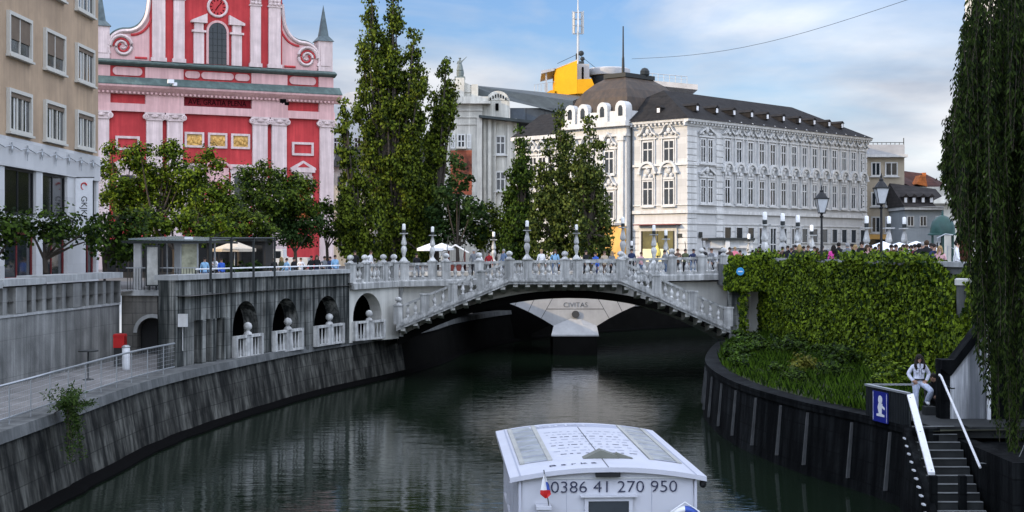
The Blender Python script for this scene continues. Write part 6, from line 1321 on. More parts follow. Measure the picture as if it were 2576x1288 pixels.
for dx0, dx1, d0, d1, Y, m, lb_ in ((370, 399, 620, 717, 62.6, M_map2, 'tall pale poster board on the terrace above the arched cellar door'), (457, 497, 613, 692, 64.0, M_map, 'green and cream town map board right of the tall poster board')):
    w_ = X(dx1, Y) - X(dx0, Y); zb_ = Z(d1, Y); h_ = Z(d0, Y) - zb_; bd = thing('notice_board', lb_, 'notice board', ((X(dx0, Y) + X(dx1, Y)) / 2, Y, 0))
    MB().box(-w_ / 2, w_ / 2, -.05, .05, zb_, zb_ + h_).build('sheet', m, bd); q = MB(); frame(q, -w_ / 2 - .05, w_ / 2 + .05, zb_ - .05, zb_ + h_ + .05, .06, -.1); q.box(-w_ / 2, w_ / 2, .051, .12, zb_, zb_ + h_); q.build('frame', M_iron if m is M_map2 else M_steel, bd)
    q = MB()
    for s in (-.3, .3): q.box(w_ * s - .04, w_ * s + .04, -.03, .03, .03, zb_ - .055)
    q.build('legs', M_iron, bd)
    if m is M_map: MB().box(-w_ * .3, w_ * .22, -.08, .0, zb_ + h_ + .06, zb_ + h_ + .3).build('header', M_white, bd)
pf = thing('post_frame', 'black frame of four thin posts standing against the arcade wall', 'frame', (*on_w(577), -.3)); T = Matrix.Translation(-Vector(pf.location)); tops = []
for dx in (525, 577, 633, 686):
    p = on_w(dx) + Vector((.12, -.2)); tz_ = Z(597, p.y); MB(T).box(p.x - .045, p.x + .045, p.y - .045, p.y + .045, Z(735, p.y), tz_).build('post', M_iron, pf); tops.append((p.x, p.y, tz_ - .04))
MB(T).tube(tops, .04, 4).build('top_bar', M_iron, pf)
# parasol, van, hedge
def parasol(label, dx, dtop, w_, Y, m, group='white cafe parasols on the right bank', closed=False, zb=0, name='parasol'):
    r = thing(name, label, 'parasol', (X(dx, Y), Y, zb), 0, group); zt = Z(dtop, Y) - zb; R_ = w_ / 2
    MB().tube([(0, 0, 0), (0, 0, zt)], .03, 6).build('pole', M_steel, r); q = MB(); n_ = 8
    ring = [(R_ * math.cos(2 * math.pi * i / n_ + .39), R_ * math.sin(2 * math.pi * i / n_ + .39), zt - R_ * .36) for i in range(n_)]
    q.add([(0, 0, zt)] + ring + [(x, y, z - .18) for x, y, z in ring], [(0, 1 + i, 1 + (i + 1) % n_) for i in range(n_)] + [(1 + i, 1 + n_ + i, 1 + n_ + (i + 1) % n_, 1 + (i + 1) % n_) for i in range(n_)]); q.build('canopy', m, r, fix=False)
M_cream = flat('cream_canvas', (.55, .48, .38), .8)
parasol('cream cafe parasol between the black posts above the arcade wall', 590, 606, 2.7, 88, M_cream, None)
cf = thing('cafe_pavilion', 'long low dark glazed cafe pavilion added as a backdrop under the plane trees behind the canopy', 'building', (X(470, 92), 92, 0)); cfx = lambda d: X(d, 92) - X(470, 92)
MB().box(cfx(262), cfx(668), 0, 3, 0, 2.35).build('wall', M_dark, cf); MB().box(cfx(258), cfx(672), -.5, 3.2, 2.353, 2.5).build('roof', M_iron, cf)  # dark facade added as backdrop, shade of the cafe interior put into its colour
for i in range(14): MB().box(cfx(268 + 28.5 * i), cfx(290 + 28.5 * i), -.03, -.003, .4, 2.1).build('window', M_glassdark, cf)
hd = thing('hedge', 'dark clipped cafe hedge under the cream parasol', 'hedge', (X(590, 87), 87, 0)); C, A, Nn, Ln = lobes_leaves([((X(560 + 24 * i, 87), 87 + random.uniform(-.2, .2), .55), (.5, .4, .75)) for i in range(5)], 90, .16, .2, .5); leafmesh('leaves', C, A, Nn, Ln, Ln * .8, M_dkt, hd, hd.location); MB().box(-1.4, 1.4, -.2, .2, 0, .35).build('planter', M_iron, hd)
vn = thing('pickup_truck', 'white pickup truck parked on the square behind the arcade wall', 'truck', (X(712, 105), 105, 0)); vx = lambda d: X(d, 105) - X(712, 105)
q = MB(); q.prism([(vx(645), .45), (vx(718), .45), (vx(718), 1.05), (vx(716), 1.85), (vx(682), 1.88), (vx(662), 1.25), (vx(646), 1.1)], -.85, .85); q.build('cab', M_white, vn)
q = MB()
for yy in (-.86, .85): q.prism([(vx(668), 1.2), (vx(688), 1.2), (vx(688), 1.72), (vx(684), 1.74)], yy, yy + .01); q.prism([(vx(693), 1.2), (vx(711), 1.2), (vx(711), 1.72), (vx(693), 1.72)], yy, yy + .01)
q.build('side_window', M_glass, vn); q = MB(); q.box(vx(719), vx(778), -.85, .85, .55, 1.25); q.build('cargo_bed', M_white, vn); MB().box(vx(640), vx(645.5), -.8, .8, .4, .65).build('bumper', M_iron, vn)
for xx in (vx(663), vx(757)):
    for yy in (-.8, .62):
        q = MB(Matrix.Translation((xx, yy, .33)) @ Matrix.Rotation(math.radians(-90), 4, 'X')); w0_ = q.lathe([(.33, 0), (.33, .2)], seg=14).build('wheel', M_black, vn); MB(q.M).lathe([(.18, -.01), (.18, .21)], seg=10).build('rim', M_steel, w0_)
for yy in (-.6, .6): MB().box(vx(644), vx(646.5), yy - .15, yy + .15, .8, 1.0).build('headlight', M_lampglass, vn)
# bins and lamp on the lower path
bn_ = thing('waste_bin', 'red metal box on a dark stand beside the arched cellar door', 'bin', (X(302, 57), 57, -2.86)); MB().box(-.22, .22, -.2, .2, .75, 1.2).build('red_box', M_red, bn_); MB().box(-.2, .2, -.18, .18, 0, .748).build('stand', M_dark, bn_); MB().prism([(-.24, 1.2), (.24, 1.2), (.2, 1.3), (-.2, 1.3)], -.22, .22).build('lid', M_red, bn_)
bn_ = thing('waste_bin', 'slim white bin standing right of the red box', 'bin', (X(317, 55.5), 55.5, -2.86)); MB().lathe([(.14, 0), (.16, .05), (.16, .85), (.13, .9)], seg=12).build('body', M_white, bn_, smooth=40); MB().lathe([(.17, .85), (.18, .88), (.1, .95)], seg=12).build('lid', M_steel, bn_)
tb = thing('bistro_table', 'small dark round table on a single foot before the retaining wall', 'table', (X(222, 51), 51, -2.86)); MB().lathe([(.36, 1.02), (.36, 1.06)], seg=16).build('top', M_iron, tb); MB().lathe([(.2, 0), (.2, .03), (.03, .06), (.03, 1.02)], seg=8).build('foot', M_iron, tb)
wb = thing('cable_box', 'small pale box fixed high on the arcade wall near its left corner', 'box', (*on_w(455), -.95)); MB().box(-.05, .3, -.3, -.1, -.25, .25).build('box', M_orn, wb); MB().tube([(.1, -.12, -.25), (.1, -.12, -1.2)], .02, 5).build('pipe', M_orn, wb)
# market stall and parasols on the far square
st_ = thing('market_stall', 'red-brown wooden market stall with a white striped roof behind the bridge rail', 'stall', (X(1150, 99), 99, 0)); sx_ = lambda d: X(d, 99) - X(1150, 99)
q = MB(); q.prism([(sx_(1110), 1.5), (sx_(1146), 2.2), (sx_(1180), 1.65), (sx_(1180), 1.58), (sx_(1146), 2.1), (sx_(1110), 1.42)], -1, 1); q.build('roof', M_white, st_)
q = MB(); q.box(sx_(1128), sx_(1132), -.8, -.7, 0, 1.75); q.box(sx_(1168), sx_(1172), -.8, -.7, 0, 1.7); q.box(sx_(1128), sx_(1172), -.8, .6, 0, 1.0); q.build('frame', mat('red_brown_wood', (.12, .03, .025), .8), st_)
parasol('white parasol behind the second rear rail lamp', 1082, 612, 1.9, 97, M_white, 'white parasols near the market stall'); parasol('white parasol touching the left of the market stall', 1112, 611, 1.8, 98.5, M_white, 'white parasols near the market stall')
parasol('white cafe parasol behind the larger street lantern', 2222, 607, 2.3, 72, M_white, zb=.3); parasol('white cafe parasol right of the larger street lantern, before the shop front', 2262, 609, 2.2, 75, M_white, zb=.3); parasol('white cafe parasol nearest to the green dome', 2305, 606, 2.4, 78, M_white, zb=.3)
# green domed kiosk
gk = thing('domed_kiosk', 'small iron kiosk with a dark green dome beside the pavilion', 'kiosk', (X(2371, 72), 72, .3)); M_gd = mat('dark_green_copper', (.02, .06, .05), .4, .3, 2); zk = lambda d: Z(d, 72) - .3; R_ = (X(2404, 72) - X(2338, 72)) / 2
q = MB(); q.lathe([(R_ * 1.12, zk(592)), (R_ * 1.1, zk(588)), (R_ * .95, zk(586)), (R_ * .93, zk(575)), (R_ * .78, zk(558)), (R_ * .45, zk(546)), (.06, zk(541)), (.05, zk(532)), (0, zk(528))], seg=16); q.build('dome', M_gd, gk, smooth=50)
for i in range(6): t = i * math.pi / 3 + .3; MB().tube([(R_ * .85 * math.cos(t), R_ * .85 * math.sin(t), 0), (R_ * .85 * math.cos(t), R_ * .85 * math.sin(t), zk(590))], .045, 6).build('column', M_gd, gk)
MB().lathe([(R_ * .7, 0), (R_ * .7, .9)], seg=12).build('counter', M_gd, gk)
q = MB(); q.tube([(-.4, -R_ - .1, 1.6), (-.5, -R_ - .1, 2.1), (-.1, -R_ - .1, 2.3), (.3, -R_ - .1, 2.25)], .03, 5); q.tube([(.0, -R_ - .1, .4), (.02, -R_ - .1, 1.7), (.5, -R_ - .1, 1.5)], .03, 5); q.tube([(-.1, -R_ - .1, .7), (.6, -R_ - .1, .35), (.8, -R_ - .1, .8)], .03, 5); q.build('scrollwork', M_steel, gk)
pq = thing('plaque', 'small round blue plaque on the ivy over the stair portal', 'sign', (X(1862, 74.4), 74.4, Z(683, 74.4))); MB(Matrix.Rotation(math.radians(90), 4, 'X')).lathe([(.2, 0), (.21, .02), (.2, .04)], seg=16).build('plate', flat('plaque_blue', (.05, .3, .6)), pq); MB().box(-.12, .12, -.05, -.041, -.03, .03).build('band', M_white, pq)
# ================================================================== people
SKIN = flat('skin', (.45, .27, .19), .6); EYE_M = flat('eye', (.02, .015, .012), .3)
_c = {}
def cloth(name, col):
    if name not in _c: _c[name] = mat('cloth_' + name.replace(' ', '_'), col, .85, .22, 7)
    return _c[name]
CLR = dict(black=(.012, .012, .014), navy=(.02, .03, .08), grey=(.16, .17, .18), white=(.72, .72, .72), pink=(.65, .06, .32), red=(.35, .02, .025), maroon=(.14, .02, .03), blue=(.04, .12, .5), denim=(.12, .17, .26), olive=(.09, .1, .05), beige=(.42, .34, .24), brown=(.1, .06, .04), cyan=(.25, .45, .65), palepink=(.6, .35, .36), coral=(.75, .2, .25))
HAIR = dict(dark=(.015, .011, .009), brown=(.06, .035, .02), blond=(.32, .22, .1), grey=(.25, .25, .25))
def skin(pts, edges, sub=1):
    """pts: name -> (xyz, radius or (rx, ry)); the first one is the root. Returns verts, faces"""
    names = list(pts); bm = bmesh.new(); ly_ = bm.verts.layers.skin.verify(); V = {}
    for i, nme in enumerate(names):
        p, r_ = pts[nme]; v = bm.verts.new(p); v[ly_].radius = r_ if isinstance(r_, tuple) else (r_, r_); v[ly_].use_root = (i == 0); V[nme] = v
    for a, c in edges: bm.edges.new((V[a], V[c]))
    me = bpy.data.meshes.new('tmp'); bm.to_mesh(me); bm.free(); o = bpy.data.objects.new('tmp', me); COL.objects.link(o)
    m = o.modifiers.new('s', 'SKIN'); m.use_smooth_shade = True; m = o.modifiers.new('u', 'SUBSURF'); m.levels = sub; m.render_levels = sub
    bpy.context.view_layer.update(); r_ = bpy.data.meshes.new_from_object(o.evaluated_get(bpy.context.evaluated_depsgraph_get()))
    vs = [tuple(v.co) for v in r_.vertices]; fs = [tuple(p.vertices) for p in r_.polygons]; bpy.data.objects.remove(o); bpy.data.meshes.remove(me); bpy.data.meshes.remove(r_); return vs, fs
SEG = [('pelvis', 'waist', 1), ('waist', 'chest', 1), ('chest', 'neck', 1), ('neck', 'head', 0), ('head', 'crown', 0)]
for s_ in 'LR': SEG += [('chest', 'sh' + s_, 1), ('sh' + s_, 'el' + s_, 1), ('el' + s_, 'wr' + s_, 1), ('wr' + s_, 'ha' + s_, 0), ('pelvis', 'hi' + s_, 2), ('hi' + s_, 'kn' + s_, 2), ('kn' + s_, 'an' + s_, 2), ('an' + s_, 'to' + s_, 3)]
def pose(**kw):
    p = dict(pelvis=((0, 0, .95), (.15, .105)), waist=((0, 0, 1.12), (.135, .095)), chest=((0, .01, 1.32), (.165, .11)), neck=((0, .01, 1.47), (.055, .055)), head=((0, -.015, 1.57), (.072, .08)), crown=((0, -.005, 1.665), (.07, .085)))
    for s_, k in (('L', 1), ('R', -1)):
        p.update({'sh' + s_: ((k * .17, .01, 1.39), (.06, .06)), 'el' + s_: ((k * .235, .03, 1.12), (.045, .045)), 'wr' + s_: ((k * .245, -.05, .88), (.03, .03)), 'ha' + s_: ((k * .24, -.075, .8), (.022, .04)),
                  'hi' + s_: ((k * .09, 0, .88), (.095, .095)), 'kn' + s_: ((k * .1, -.015, .49), (.062, .062)), 'an' + s_: ((k * .1, .025, .09), (.042, .042)), 'to' + s_: ((k * .115, -.14, .035), (.042, .03))})
    for k_, v in kw.items(): p[k_] = (v, p[k_][1])
    return p
def figure(name, P_, sub=1, fingers=True, feat=True, hsleeve=1):
    vs, fs = skin(P_, [(a, c) for a, c, _ in SEG], sub); J = {k: Vector(v[0]) for k, v in P_.items()}
    mi = []
    for f in fs:
        c = sum((Vector(vs[i]) for i in f), Vector()) / len(f); best = None
        for a, b_, m in SEG:
            d = J[b_] - J[a]; t = max(0, min(1, (c - J[a]).dot(d) / d.length_squared)); q = (c - J[a] - d * t).length / (.75 + P_[a][1][0])
            if best is None or q < best[0]: best = (q, m)
        mi.append(best[1])
    mb = MB(); mb.v = list(vs); mb.f = list(fs); mb.mi = mi
    if fingers:
        for s_, k in (('L', 1), ('R', -1)):
            h = J['ha' + s_]; d = (h - J['wr' + s_]).normalized(); sd = d.cross(Vector((k, 0, 0)));
            if sd.length < .2: sd = Vector((0, 1, 0))
            sd.normalize(); pl = d.cross(sd).normalized()
            for i in range(4):
                b_ = h + sd * (i - 1.5) * .019 + d * .015; L_ = (.062, .074, .07, .055)[i]; mb.tube([b_ - d * .03, b_ + d * L_ * .5, b_ + d * L_ * .85 + pl * .02 * -k], [.0095, .0085, .006], 5, 0)
            b_ = h - sd * .03 - d * .03; mb.tube([b_, b_ - sd * .03 + d * .025, b_ - sd * .032 + d * .055], [.011, .0095, .007], 5, 0)
    if feat:
        hd_ = J['head']; cr_ = J['crown']; up = (cr_ - hd_).normalized(); fw = Vector((0, -1, 0)); fw = (fw - up * fw.dot(up)).normalized(); rt_ = fw.cross(up)
        c = hd_ + up * .035; R_ = P_['head'][1][1]
        b_ = c + fw * (R_ + .002); mb.tube([b_ + up * .02, b_ + fw * .016 - up * .018, b_ + fw * .002 - up * .028], [.007, .014, .008], 5, 0)
        for k in (-1, 1): mb.ell(tuple(c + fw * (R_ - .004) + rt_ * k * .031 + up * .024), .011, 6, 4, 4); mb.ell(tuple(c + rt_ * k * (P_['head'][1][0] + .008)), (.012, .02, .03), 6, 4, 0)
        mb.ell(tuple(c + fw * (R_ - .003) - up * .05), (.026, .008, .007), 6, 4, 5)
    return mb, J
def hairmesh(J, P_, long=0):
    mb = MB(); hd_, cr_ = J['head'], J['crown']; up = (cr_ - hd_).normalized(); c = hd_.lerp(cr_, .62); mb.ell(tuple(c + Vector((0, .022, .012))), (.092, .1, .1), 10, 8)
    if long: mb.tube([c + Vector((0, .05, 0)), c + Vector((0, .075, -.14)), c + Vector((0, .07, -.14 - long))], [.09, .1, .06], 8); [mb.tube([c + Vector((k * .075, .0, .02)), c + Vector((k * .09, -.01, -.12)), c + Vector((k * .085, -.04, -.1 - long * .8))], [.03, .04, .025], 6) for k in (-1, 1)]
    return mb
LIP = flat('lips', (.3, .1, .09), .6)
POSES = [pose(), pose(elL=(.25, -.03, 1.15), wrL=(.13, -.25, 1.25), haL=(.08, -.3, 1.3), elR=(-.25, -.02, 1.14), wrR=(-.12, -.26, 1.22), haR=(-.07, -.31, 1.27)),
    pose(knL=(.1, -.16, .5), anL=(.1, -.1, .1), toL=(.11, -.25, .06), knR=(-.1, .02, .49), anR=(-.1, .22, .13), toR=(-.11, .1, .05), elL=(.23, .12, 1.13), wrL=(.24, .12, .9), haL=(.24, .1, .82), elR=(-.23, -.04, 1.13), wrR=(-.23, -.2, .94), haR=(-.22, -.25, .88)),
    pose(elR=(-.27, .05, 1.16), wrR=(-.16, -.12, 1.02), haR=(-.1, -.16, 1.0), chest=(.02, -.02, 1.32), neck=(.02, -.03, 1.47), head=(.02, -.06, 1.57), crown=(.02, -.06, 1.665))]
PROTO = []
for i, ps in enumerate(POSES):
    mb, J = figure('person', ps); body = mb.build('person', [SKIN, cloth('black', CLR['black']), cloth('navy', CLR['navy']), cloth('black', CLR['black']), EYE_M, LIP], smooth=80)
    hs = [hairmesh(J, ps, 0).build('hair', EYE_M, smooth=80), hairmesh(J, ps, .16).build('hair', EYE_M, smooth=80)]; PROTO.append((body, hs))
used = {}
def person(dx, Y, zb, top, pants, hair, label, pose_i=0, face=0, long=0, h=1.0, group='crowd on the bridges and banks', px_=None):
    body, hs = PROTO[pose_i]; o = body.copy(); COL.objects.link(o); o.location = (X(dx, Y) if px_ is None else px_, Y, zb); o.rotation_euler = (0, 0, face); o.scale = (h, h, h)
    for i, m in ((1, cloth(top, CLR[top])), (2, cloth(pants, CLR[pants]))): o.material_slots[i].link = 'OBJECT'; o.material_slots[i].material = m
    hh_ = hs[1 if long else 0].copy(); COL.objects.link(hh_); hh_.parent = o; hh_.material_slots[0].link = 'OBJECT'; hh_.material_slots[0].material = cloth('hair_' + hair, HAIR[hair])
    assert label not in used, label
    used[label] = 1; tag(o, label, 'person', group)
D = -.35
PEOPLE = [  # dx, Y, zb, top, trousers, hair, label, pose, facing, long
 (515, 80, D, 'cyan', 'denim', 'dark', 'person in a light blue top right of the town map board', 0, .4, 0), (540, 82, D, 'white', 'black', 'brown', 'person in a white top between the first two black posts', 1, -.5, 1), (557, 81, D, 'blue', 'navy', 'dark', 'person in a bright blue top before the cream parasol', 2, .6, 0),
 (690, 90, D, 'black', 'black', 'dark', 'person in black before the truck door', 0, .5, 0), (708, 88, D, 'olive', 'black', 'blond', 'blond person in olive by the truck cab', 3, -.6, 1), (721, 86, D, 'cyan', 'denim', 'dark', 'person in a pale blue shirt leaning behind the truck cab', 2, -.8, 0), (740, 88, D, 'black', 'grey', 'dark', 'person in black behind the front of the truck bed', 0, .9, 0),
 (757, 91, D, 'white', 'denim', 'brown', 'person in white behind the middle of the truck bed', 1, .3, 0), (783, 84, D + .1, 'black', 'black', 'dark', 'large person in a black coat right of the truck, the left one of two', 2, -.4, 0), (797, 84, D + .1, 'black', 'navy', 'brown', 'person in a black coat right of the truck, the right one of two', 0, .5, 1),
 (815, 86, D + .1, 'grey', 'black', 'dark', 'person in grey near the right end of the arcade wall', 3, .7, 0), (830, 87, D + .1, 'navy', 'black', 'dark', 'person in navy near the right end of the arcade wall', 0, -.6, 0), (843, 84, D + .15, 'cyan', 'denim', 'dark', 'person in a pale blue top and jeans at the left bridge end', 2, .4, 0),
 (893, 84, .05, 'black', 'black', 'dark', 'person in black behind the first rail panel of the bridge', 0, 0, 0), (931, 82, .08, 'white', 'beige', 'brown', 'person in a white shirt behind the rail left of the first bridge lamp', 3, 1.0, 0), (1048, 86, -.1, 'black', 'grey', 'dark', 'person in black between the two left bridge lamps', 2, .3, 0),
 (1192, 85, .1, 'grey', 'black', 'grey', 'grey-haired person right of the market stall', 0, .3, 0), (1205, 86, .0, 'white', 'denim', 'dark', 'person in white left of the person in red', 1, .2, 0), (1230, 88, .0, 'red', 'black', 'dark', 'person in a red top beside the small far lamp', 3, -.3, 0), (1267, 82, .15, 'denim', 'navy', 'grey', 'person in a blue denim jacket left of the flat bridge centre', 2, -.9, 0),
 (1362, 80, .12, 'white', 'beige', 'blond', 'person in white between the two centre lamps, the left one', 0, .4, 0), (1396, 80.5, .12, 'cyan', 'denim', 'brown', 'person in light blue between the two centre lamps, the right one', 3, -.2, 1), (1474, 82, .1, 'black', 'black', 'dark', 'person in black right of the second centre lamp', 2, .6, 0), (1498, 81, .0, 'blue', 'navy', 'dark', 'person in bright blue bending before the ochre doorway', 3, -.7, 0),
 (1521, 82, .05, 'beige', 'brown', 'brown', 'person in beige before the ochre doorway', 0, .2, 0), (1540, 83, .05, 'grey', 'black', 'blond', 'blond person in grey right of the person in beige', 2, .5, 1), (1589, 84, .2, 'navy', 'black', 'dark', 'person in dark navy at the palace downpipe', 0, -.4, 0),
 (1612, 85, .0, 'palepink', 'denim', 'brown', 'person in pale pink left of the shop window', 3, .3, 0), (1672, 84, .05, 'grey', 'denim', 'dark', 'person in grey right of the shop window lamps', 0, .9, 0), (1690, 86, .1, 'black', 'black', 'dark', 'person in black before the right edge of the shop window', 2, -.6, 0), (1705, 83, .1, 'brown', 'black', 'brown', 'person in brown before the palace corner', 1, .3, 0), (1724, 85, .15, 'olive', 'black', 'dark', 'person in olive right of the palace corner', 0, -.3, 0),
 (1743, 82, .15, 'navy', 'denim', 'dark', 'person in navy before the striped palace base', 3, .5, 0), (1771, 81, .3, 'black', 'black', 'dark', 'tall person in an open black jacket left of the kiosk', 0, 0, 0), (1790, 83, .1, 'grey', 'black', 'brown', 'person in grey just left of the kiosk door', 2, .6, 0), (1817, 82, .25, 'black', 'navy', 'dark', 'person in black before the kiosk door', 0, .2, 0),
 (1835, 81, .3, 'brown', 'black', 'dark', 'person in brown right of the kiosk post', 3, -.4, 0), (1849, 83, .3, 'coral', 'denim', 'blond', 'person in coral pink right of the kiosk post', 1, .3, 0), (1862, 80, .1, 'red', 'black', 'dark', 'person in red before the white kiosk wall', 2, .4, 0), (1908, 80, .2, 'maroon', 'black', 'dark', 'person in maroon left of the three tall lamps', 3, .6, 0)]
for q in PEOPLE: person(*q[:7], pose_i=q[7], face=q[8], long=q[9], h=random.uniform(.95, 1.04))
def wallx(dx, off):
    pl = Plane(IW[0], IW[1] - IW[0]); p = IW[0] + pl.d * pl.u(dx); Y = p.y + off * 1.0; return Y
RP = [ # dx, distance behind the ivy wall, top, pants, hair, label, pose, face, long, h
 (1946, 3, 'black', 'black', 'dark', 'dark-haired person behind the ivy left of the middle tall lamp', 0, .3, 0, .8), (1959, 2.5, 'white', 'denim', 'dark', 'person in white behind the ivy beside the middle tall lamp', 2, .5, 0, .86), (1981, 2, 'black', 'black', 'dark', 'person in black behind the ivy right of the middle tall lamp', 3, -.3, 0, 1), (1991, 2.6, 'navy', 'black', 'brown', 'person in navy left of the blond person in black', 0, .6, 0, .93),
 (2011, 1.8, 'black', 'black', 'blond', 'blond person in black behind the ivy', 0, 2.8, 1, 1.03), (2022, 2.6, 'grey', 'black', 'dark', 'person in grey right of the blond person in black', 1, .4, 0, .98), (2033, 1.9, 'black', 'navy', 'brown', 'brown-haired person in black left of the first street lantern', 2, -.5, 0, 1), (2047, 1.5, 'navy', 'black', 'dark', 'person in dark navy just left of the first street lantern', 3, .6, 0, .97), (2056, 1.3, 'maroon', 'black', 'brown', 'person in maroon at the first street lantern', 0, 2.6, 0, .93),
 (2080, 1.4, 'cyan', 'denim', 'grey', 'person in pale blue left of the person in pink', 3, .4, 0, .9), (2097, .75, 'pink', 'denim', 'dark', 'person in a bright pink jacket leaning on the ivy wall', 0, 3.0, 1, 1.0), (2110, 1.4, 'black', 'black', 'dark', 'tall person in black right behind the person in pink', 0, 2.5, 0, 1.07), (2132, 1.1, 'grey', 'denim', 'grey', 'person in a grey jacket holding up a camera', 1, 3.0, 0, 1.05), (2152, 1.4, 'white', 'navy', 'blond', 'blond person in white right of the person with the camera', 0, .5, 1, 1),
 (2168, 1.6, 'black', 'black', 'dark', 'person in black left of the palace corner lamp', 0, -.4, 0, 1.08), (2182, 1.0, 'palepink', 'white', 'brown', 'person in pale pink with white trousers at the palace corner lamp', 2, .6, 1, 1), (2200, 2.4, 'black', 'black', 'dark', 'person in black under the first cafe parasol', 3, .3, 0, .95), (2232, 2, 'black', 'navy', 'dark', 'person in black just right of the larger street lantern', 0, -.6, 0, .9), (2246, 1.6, 'navy', 'black', 'brown', 'person in navy right of the larger street lantern', 3, .5, 0, .88),
 (2262, 1.2, 'black', 'black', 'dark', 'person in black bending before the cafe parasols', 3, .9, 0, .93), (2281, 1.6, 'white', 'beige', 'brown', 'person in a white shirt before the last cafe parasol, the left one', 2, .4, 0, 1), (2292, 2.1, 'white', 'black', 'dark', 'person in a white shirt before the last cafe parasol, the right one', 1, -.4, 0, .98), (2312, 1.2, 'black', 'black', 'dark', 'person in black left of the tallest one by the green dome', 0, 2.7, 0, 1.02), (2331, 1.0, 'black', 'black', 'brown', 'tallest person in black near the green dome', 0, 3.0, 0, 1.08),
 (2350, 1.3, 'navy', 'black', 'dark', 'person in navy before the green domed kiosk', 2, .4, 0, 1), (2364, 1.7, 'palepink', 'black', 'blond', 'blond person in pale pink before the green domed kiosk', 3, -.5, 1, .96), (2190, 3.4, 'navy', 'black', 'dark', 'person in navy behind the person in pale pink with white trousers', 0, .6, 0, 1.0), (2212, 3.0, 'black', 'black', 'brown', 'brown-haired person in black directly behind the larger street lantern', 2, -.3, 0, 1.02), (2240, 3.2, 'brown', 'black', 'dark', 'person in brown under the middle cafe parasol', 3, .3, 0, 1.0), (2254, 2.6, 'black', 'navy', 'dark', 'person in black with navy trousers under the middle cafe parasol', 0, .2, 0, 1.0),
 (2272, 2.8, 'grey', 'black', 'dark', 'person in grey between the middle and last cafe parasols', 2, -.5, 0, 1.0), (2302, 2.2, 'maroon', 'black', 'dark', 'person in maroon under the last cafe parasol', 1, .4, 0, 1.0), (2321, 2.6, 'black', 'black', 'grey', 'grey-haired person in black left of the green dome', 0, .7, 0, 1.04), (2342, 2.4, 'black', 'grey', 'dark', 'person in black with grey trousers before the green dome', 3, -.4, 0, 1.02),
 (1969, 3.4, 'brown', 'black', 'dark', 'person in brown behind the middle tall lamp', 0, .4, 0, .97), (2001, 3.2, 'black', 'navy', 'dark', 'dark-haired person in black beside the rightmost of the three tall lamps', 2, .6, 0, 1.02), (2068, 2.8, 'black', 'black', 'dark', 'dark-haired person in black just right of the first street lantern', 0, -.5, 0, 1.0), (2142, 2.6, 'navy', 'denim', 'dark', 'person in navy behind the person with the camera', 3, .3, 0, 1.03),
 (2408, 2.0, 'white', 'black', 'dark', 'person in a white shirt and black trousers at the red-brown doorway', 2, 1.2, 0, 1.07)]
for q in RP: Y = wallx(q[0], q[1]); person(q[0], Y, .3, q[2], q[3], q[4], q[5], q[6], q[7], q[8], q[9])
for body, hs in PROTO:
    bpy.data.objects.remove(body)
    for h_ in hs: bpy.data.objects.remove(h_)
# ------------------------------------------------------------------ the two on the landing
ly0 = 40.7; lx = X(2312, ly0)
ps = pose(pelvis=(0, 0, .93), waist=(0, .01, 1.1), chest=(.0, .02, 1.3), neck=(0, .01, 1.45), head=(.0, -.02, 1.55), crown=(0, -.02, 1.645), elL=(.3, .06, 1.14), wrL=(.2, -.06, .97), haL=(.16, -.09, .92), elR=(-.3, .06, 1.14), wrR=(-.2, -.06, .97), haR=(-.16, -.09, .92), shL=(.18, .02, 1.37), shR=(-.18, .02, 1.37),
    hiL=(.09, -.02, .87), knL=(.27, -.3, .70), anL=(.22, -.02, .36), toL=(.24, -.16, .29), knR=(-.1, -.02, .48), anR=(-.09, .0, .09), toR=(-.1, -.16, .035))
for k_, r_ in (('chest', (.185, .12)), ('elL', .068), ('elR', .068), ('wrL', .05), ('wrR', .05), ('knL', .095), ('knR', .085), ('hiL', .105), ('hiR', .105), ('anR', .085), ('anL', .085), ('waist', (.15, .105))): ps[k_] = (ps[k_][0], r_ if isinstance(r_, tuple) else (r_, r_))
mb, J = figure('person', ps, 2)
M_pd = mat('pale_denim', (.56, .62, .76), .85, .2, 9); M_wj = mat('white_denim_jacket', (.66, .68, .78), .85, .15, 9)
lady = mb.build('person', [SKIN, M_wj, M_pd, M_white, EYE_M, LIP], smooth=80); lady.location = (lx, ly0, -2.9); tag(lady, 'long-haired person in white denim jacket and pale jeans on the landing, one knee raised', 'person')
hm = MB(); c = J['head'].lerp(J['crown'], .6); hm.ell(tuple(c + Vector((0, .025, .015))), (.1, .105, .105), 12, 8); hm.tube([c + Vector((0, .05, 0)), c + Vector((0, .08, -.18)), c + Vector((0, .09, -.4))], [.1, .13, .09], 10)
for k in (-1, 1): hm.tube([c + Vector((k * .07, -.03, .05)), c + Vector((k * .105, -.03, -.08)), c + Vector((k * .12, -.07, -.22)), c + Vector((k * .1, -.1, -.36))], [.03, .05, .05, .02], 8)
hm.build('hair', cloth('hair_dark', HAIR['dark']), lady, smooth=80)
q = MB(); c = J['head'] + Vector((0, -.085, .055))
for k in (-1, 1): q.ell(tuple(c + Vector((k * .033, -.004, 0))), (.03, .012, .022), 8, 5)
q.box(c.x - .07, c.x + .07, c.y - .004, c.y + .004, c.z + .008, c.z + .016); q.build('sunglasses', M_black, lady)
q = MB()
for k in (-1, 1):
    q.box(k * .085 - .045, k * .085 + .045, -.135, -.105, 1.2, 1.29); q.prism([(k * .02, 1.46), (k * .09, 1.44), (k * .1, 1.36), (k * .03, 1.3)], -.125, -.06)
q.box(-.012, .012, -.14, -.1, 1.0, 1.32); q.build('jacket_detail', M_wj, lady)
q = MB(); q.lathe([(.155, .0), (.158, .035)], (0, .0, .985), 14); q.build('belt', M_dark, lady)
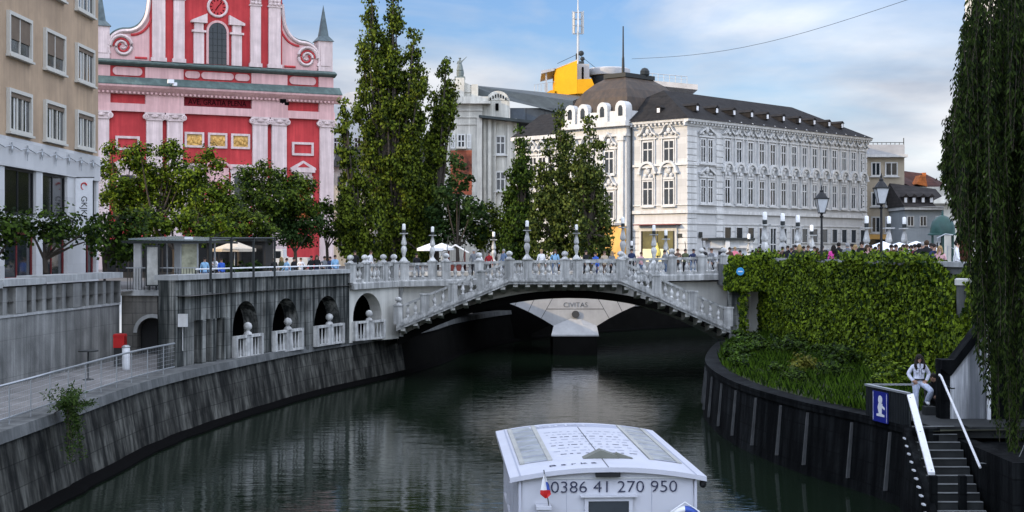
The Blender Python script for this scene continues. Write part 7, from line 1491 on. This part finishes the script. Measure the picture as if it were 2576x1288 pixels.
# seated companion on the landing kerb behind
sx0 = X(2356, 41.2)
ps = pose(pelvis=(0, .1, .33), waist=(0, .1, .5), chest=(0, -.0, .72), neck=(-.02, -.06, .87), head=(-.04, -.1, .97), crown=(-.05, -.1, 1.065), shL=(.17, -.0, .79), shR=(-.18, -.02, .79), elL=(.25, -.18, .58), wrL=(.16, -.38, .5), haL=(.1, -.43, .48), elR=(-.26, -.2, .58), wrR=(-.18, -.4, .46), haR=(-.14, -.46, .42),
    hiL=(.1, .02, .32), hiR=(-.1, .02, .32), knL=(.2, -.34, .5), knR=(-.2, -.34, .5), anL=(.13, -.36, .1), anR=(-.2, -.38, .1), toL=(.15, -.54, .05), toR=(-.24, -.55, .05))
for k_ in ('toL', 'toR'): ps[k_] = (ps[k_][0], (.055, .045))
mb, J = figure('person', ps, 2); man = mb.build('person', [SKIN, cloth('black', CLR['black']), cloth('black', CLR['black']), M_white, EYE_M, LIP], smooth=80); man.location = (sx0, 41.3, -2.9); man.rotation_euler = (0, 0, -.5); tag(man, 'person in dark clothes and white shoes sitting low behind the standing one', 'person')
hairmesh(J, ps).build('hair', cloth('hair_dark', HAIR['dark']), man, smooth=80)
q = thing('stone_kerb', 'low dark stone kerb the person in white shoes sits on', 'kerb', (sx0 + .1, 41.5, -2.9)); MB().box(-.3, .55, -.05, .35, 0, .26).build('block', M_step, q)
q = thing('stone_block', 'dark stone block under the raised foot of the person in white denim', 'block', (lx + .25, ly0 - .05, -2.9)); MB().box(-.14, .16, -.2, .14, 0, .235).build('block', M_step, q)
# ------------------------------------------------------------------ statue on the gallery tower
ps = pose(elL=(.3, -.02, 1.5), wrL=(.5, -.05, 1.68), haL=(.57, -.05, 1.76), elR=(-.26, .02, 1.13), wrR=(-.2, -.14, 1.2), haR=(-.17, -.18, 1.24), knL=(.1, -.06, .49))
mb, J = figure('statue', ps); M_stat = mat('verdigris_stone', (.16, .19, .18), .8, .3, 3)
mb.mi = [0] * len(mb.f); sb_ = Vector((X(1156, GY), GY + 1.2, Z(196, GY))); s_ = (Z(141, GY) - sb_.z - .25) / 1.72
stt = thing('statue', 'grey statue with one raised arm on top of the gallery tower', 'statue', sb_); bo_ = mb.build('figure', M_stat, stt, smooth=80); bo_.scale = (s_, s_, s_); bo_.location = (0, 0, .25)
q = MB(); q.lathe([(.32, .62), (.25, .9), (.2, 1.15)], seg=10); q.lathe([(.3, .1), (.34, .4), (.3, .63)], (0.02, .05, 0), 10); dr = q.build('drapery', M_stat, stt); dr.scale = (s_, s_, s_); dr.location = (0, 0, .2)
q = MB(); q.box(-.55, .55, -.45, .45, 0, .25); q.ell((0, -.02 * s_, .25 + 1.66 * s_), (.14 * s_, .15 * s_, .05 * s_), 8, 4); q.build('plinth', M_stat, stt)
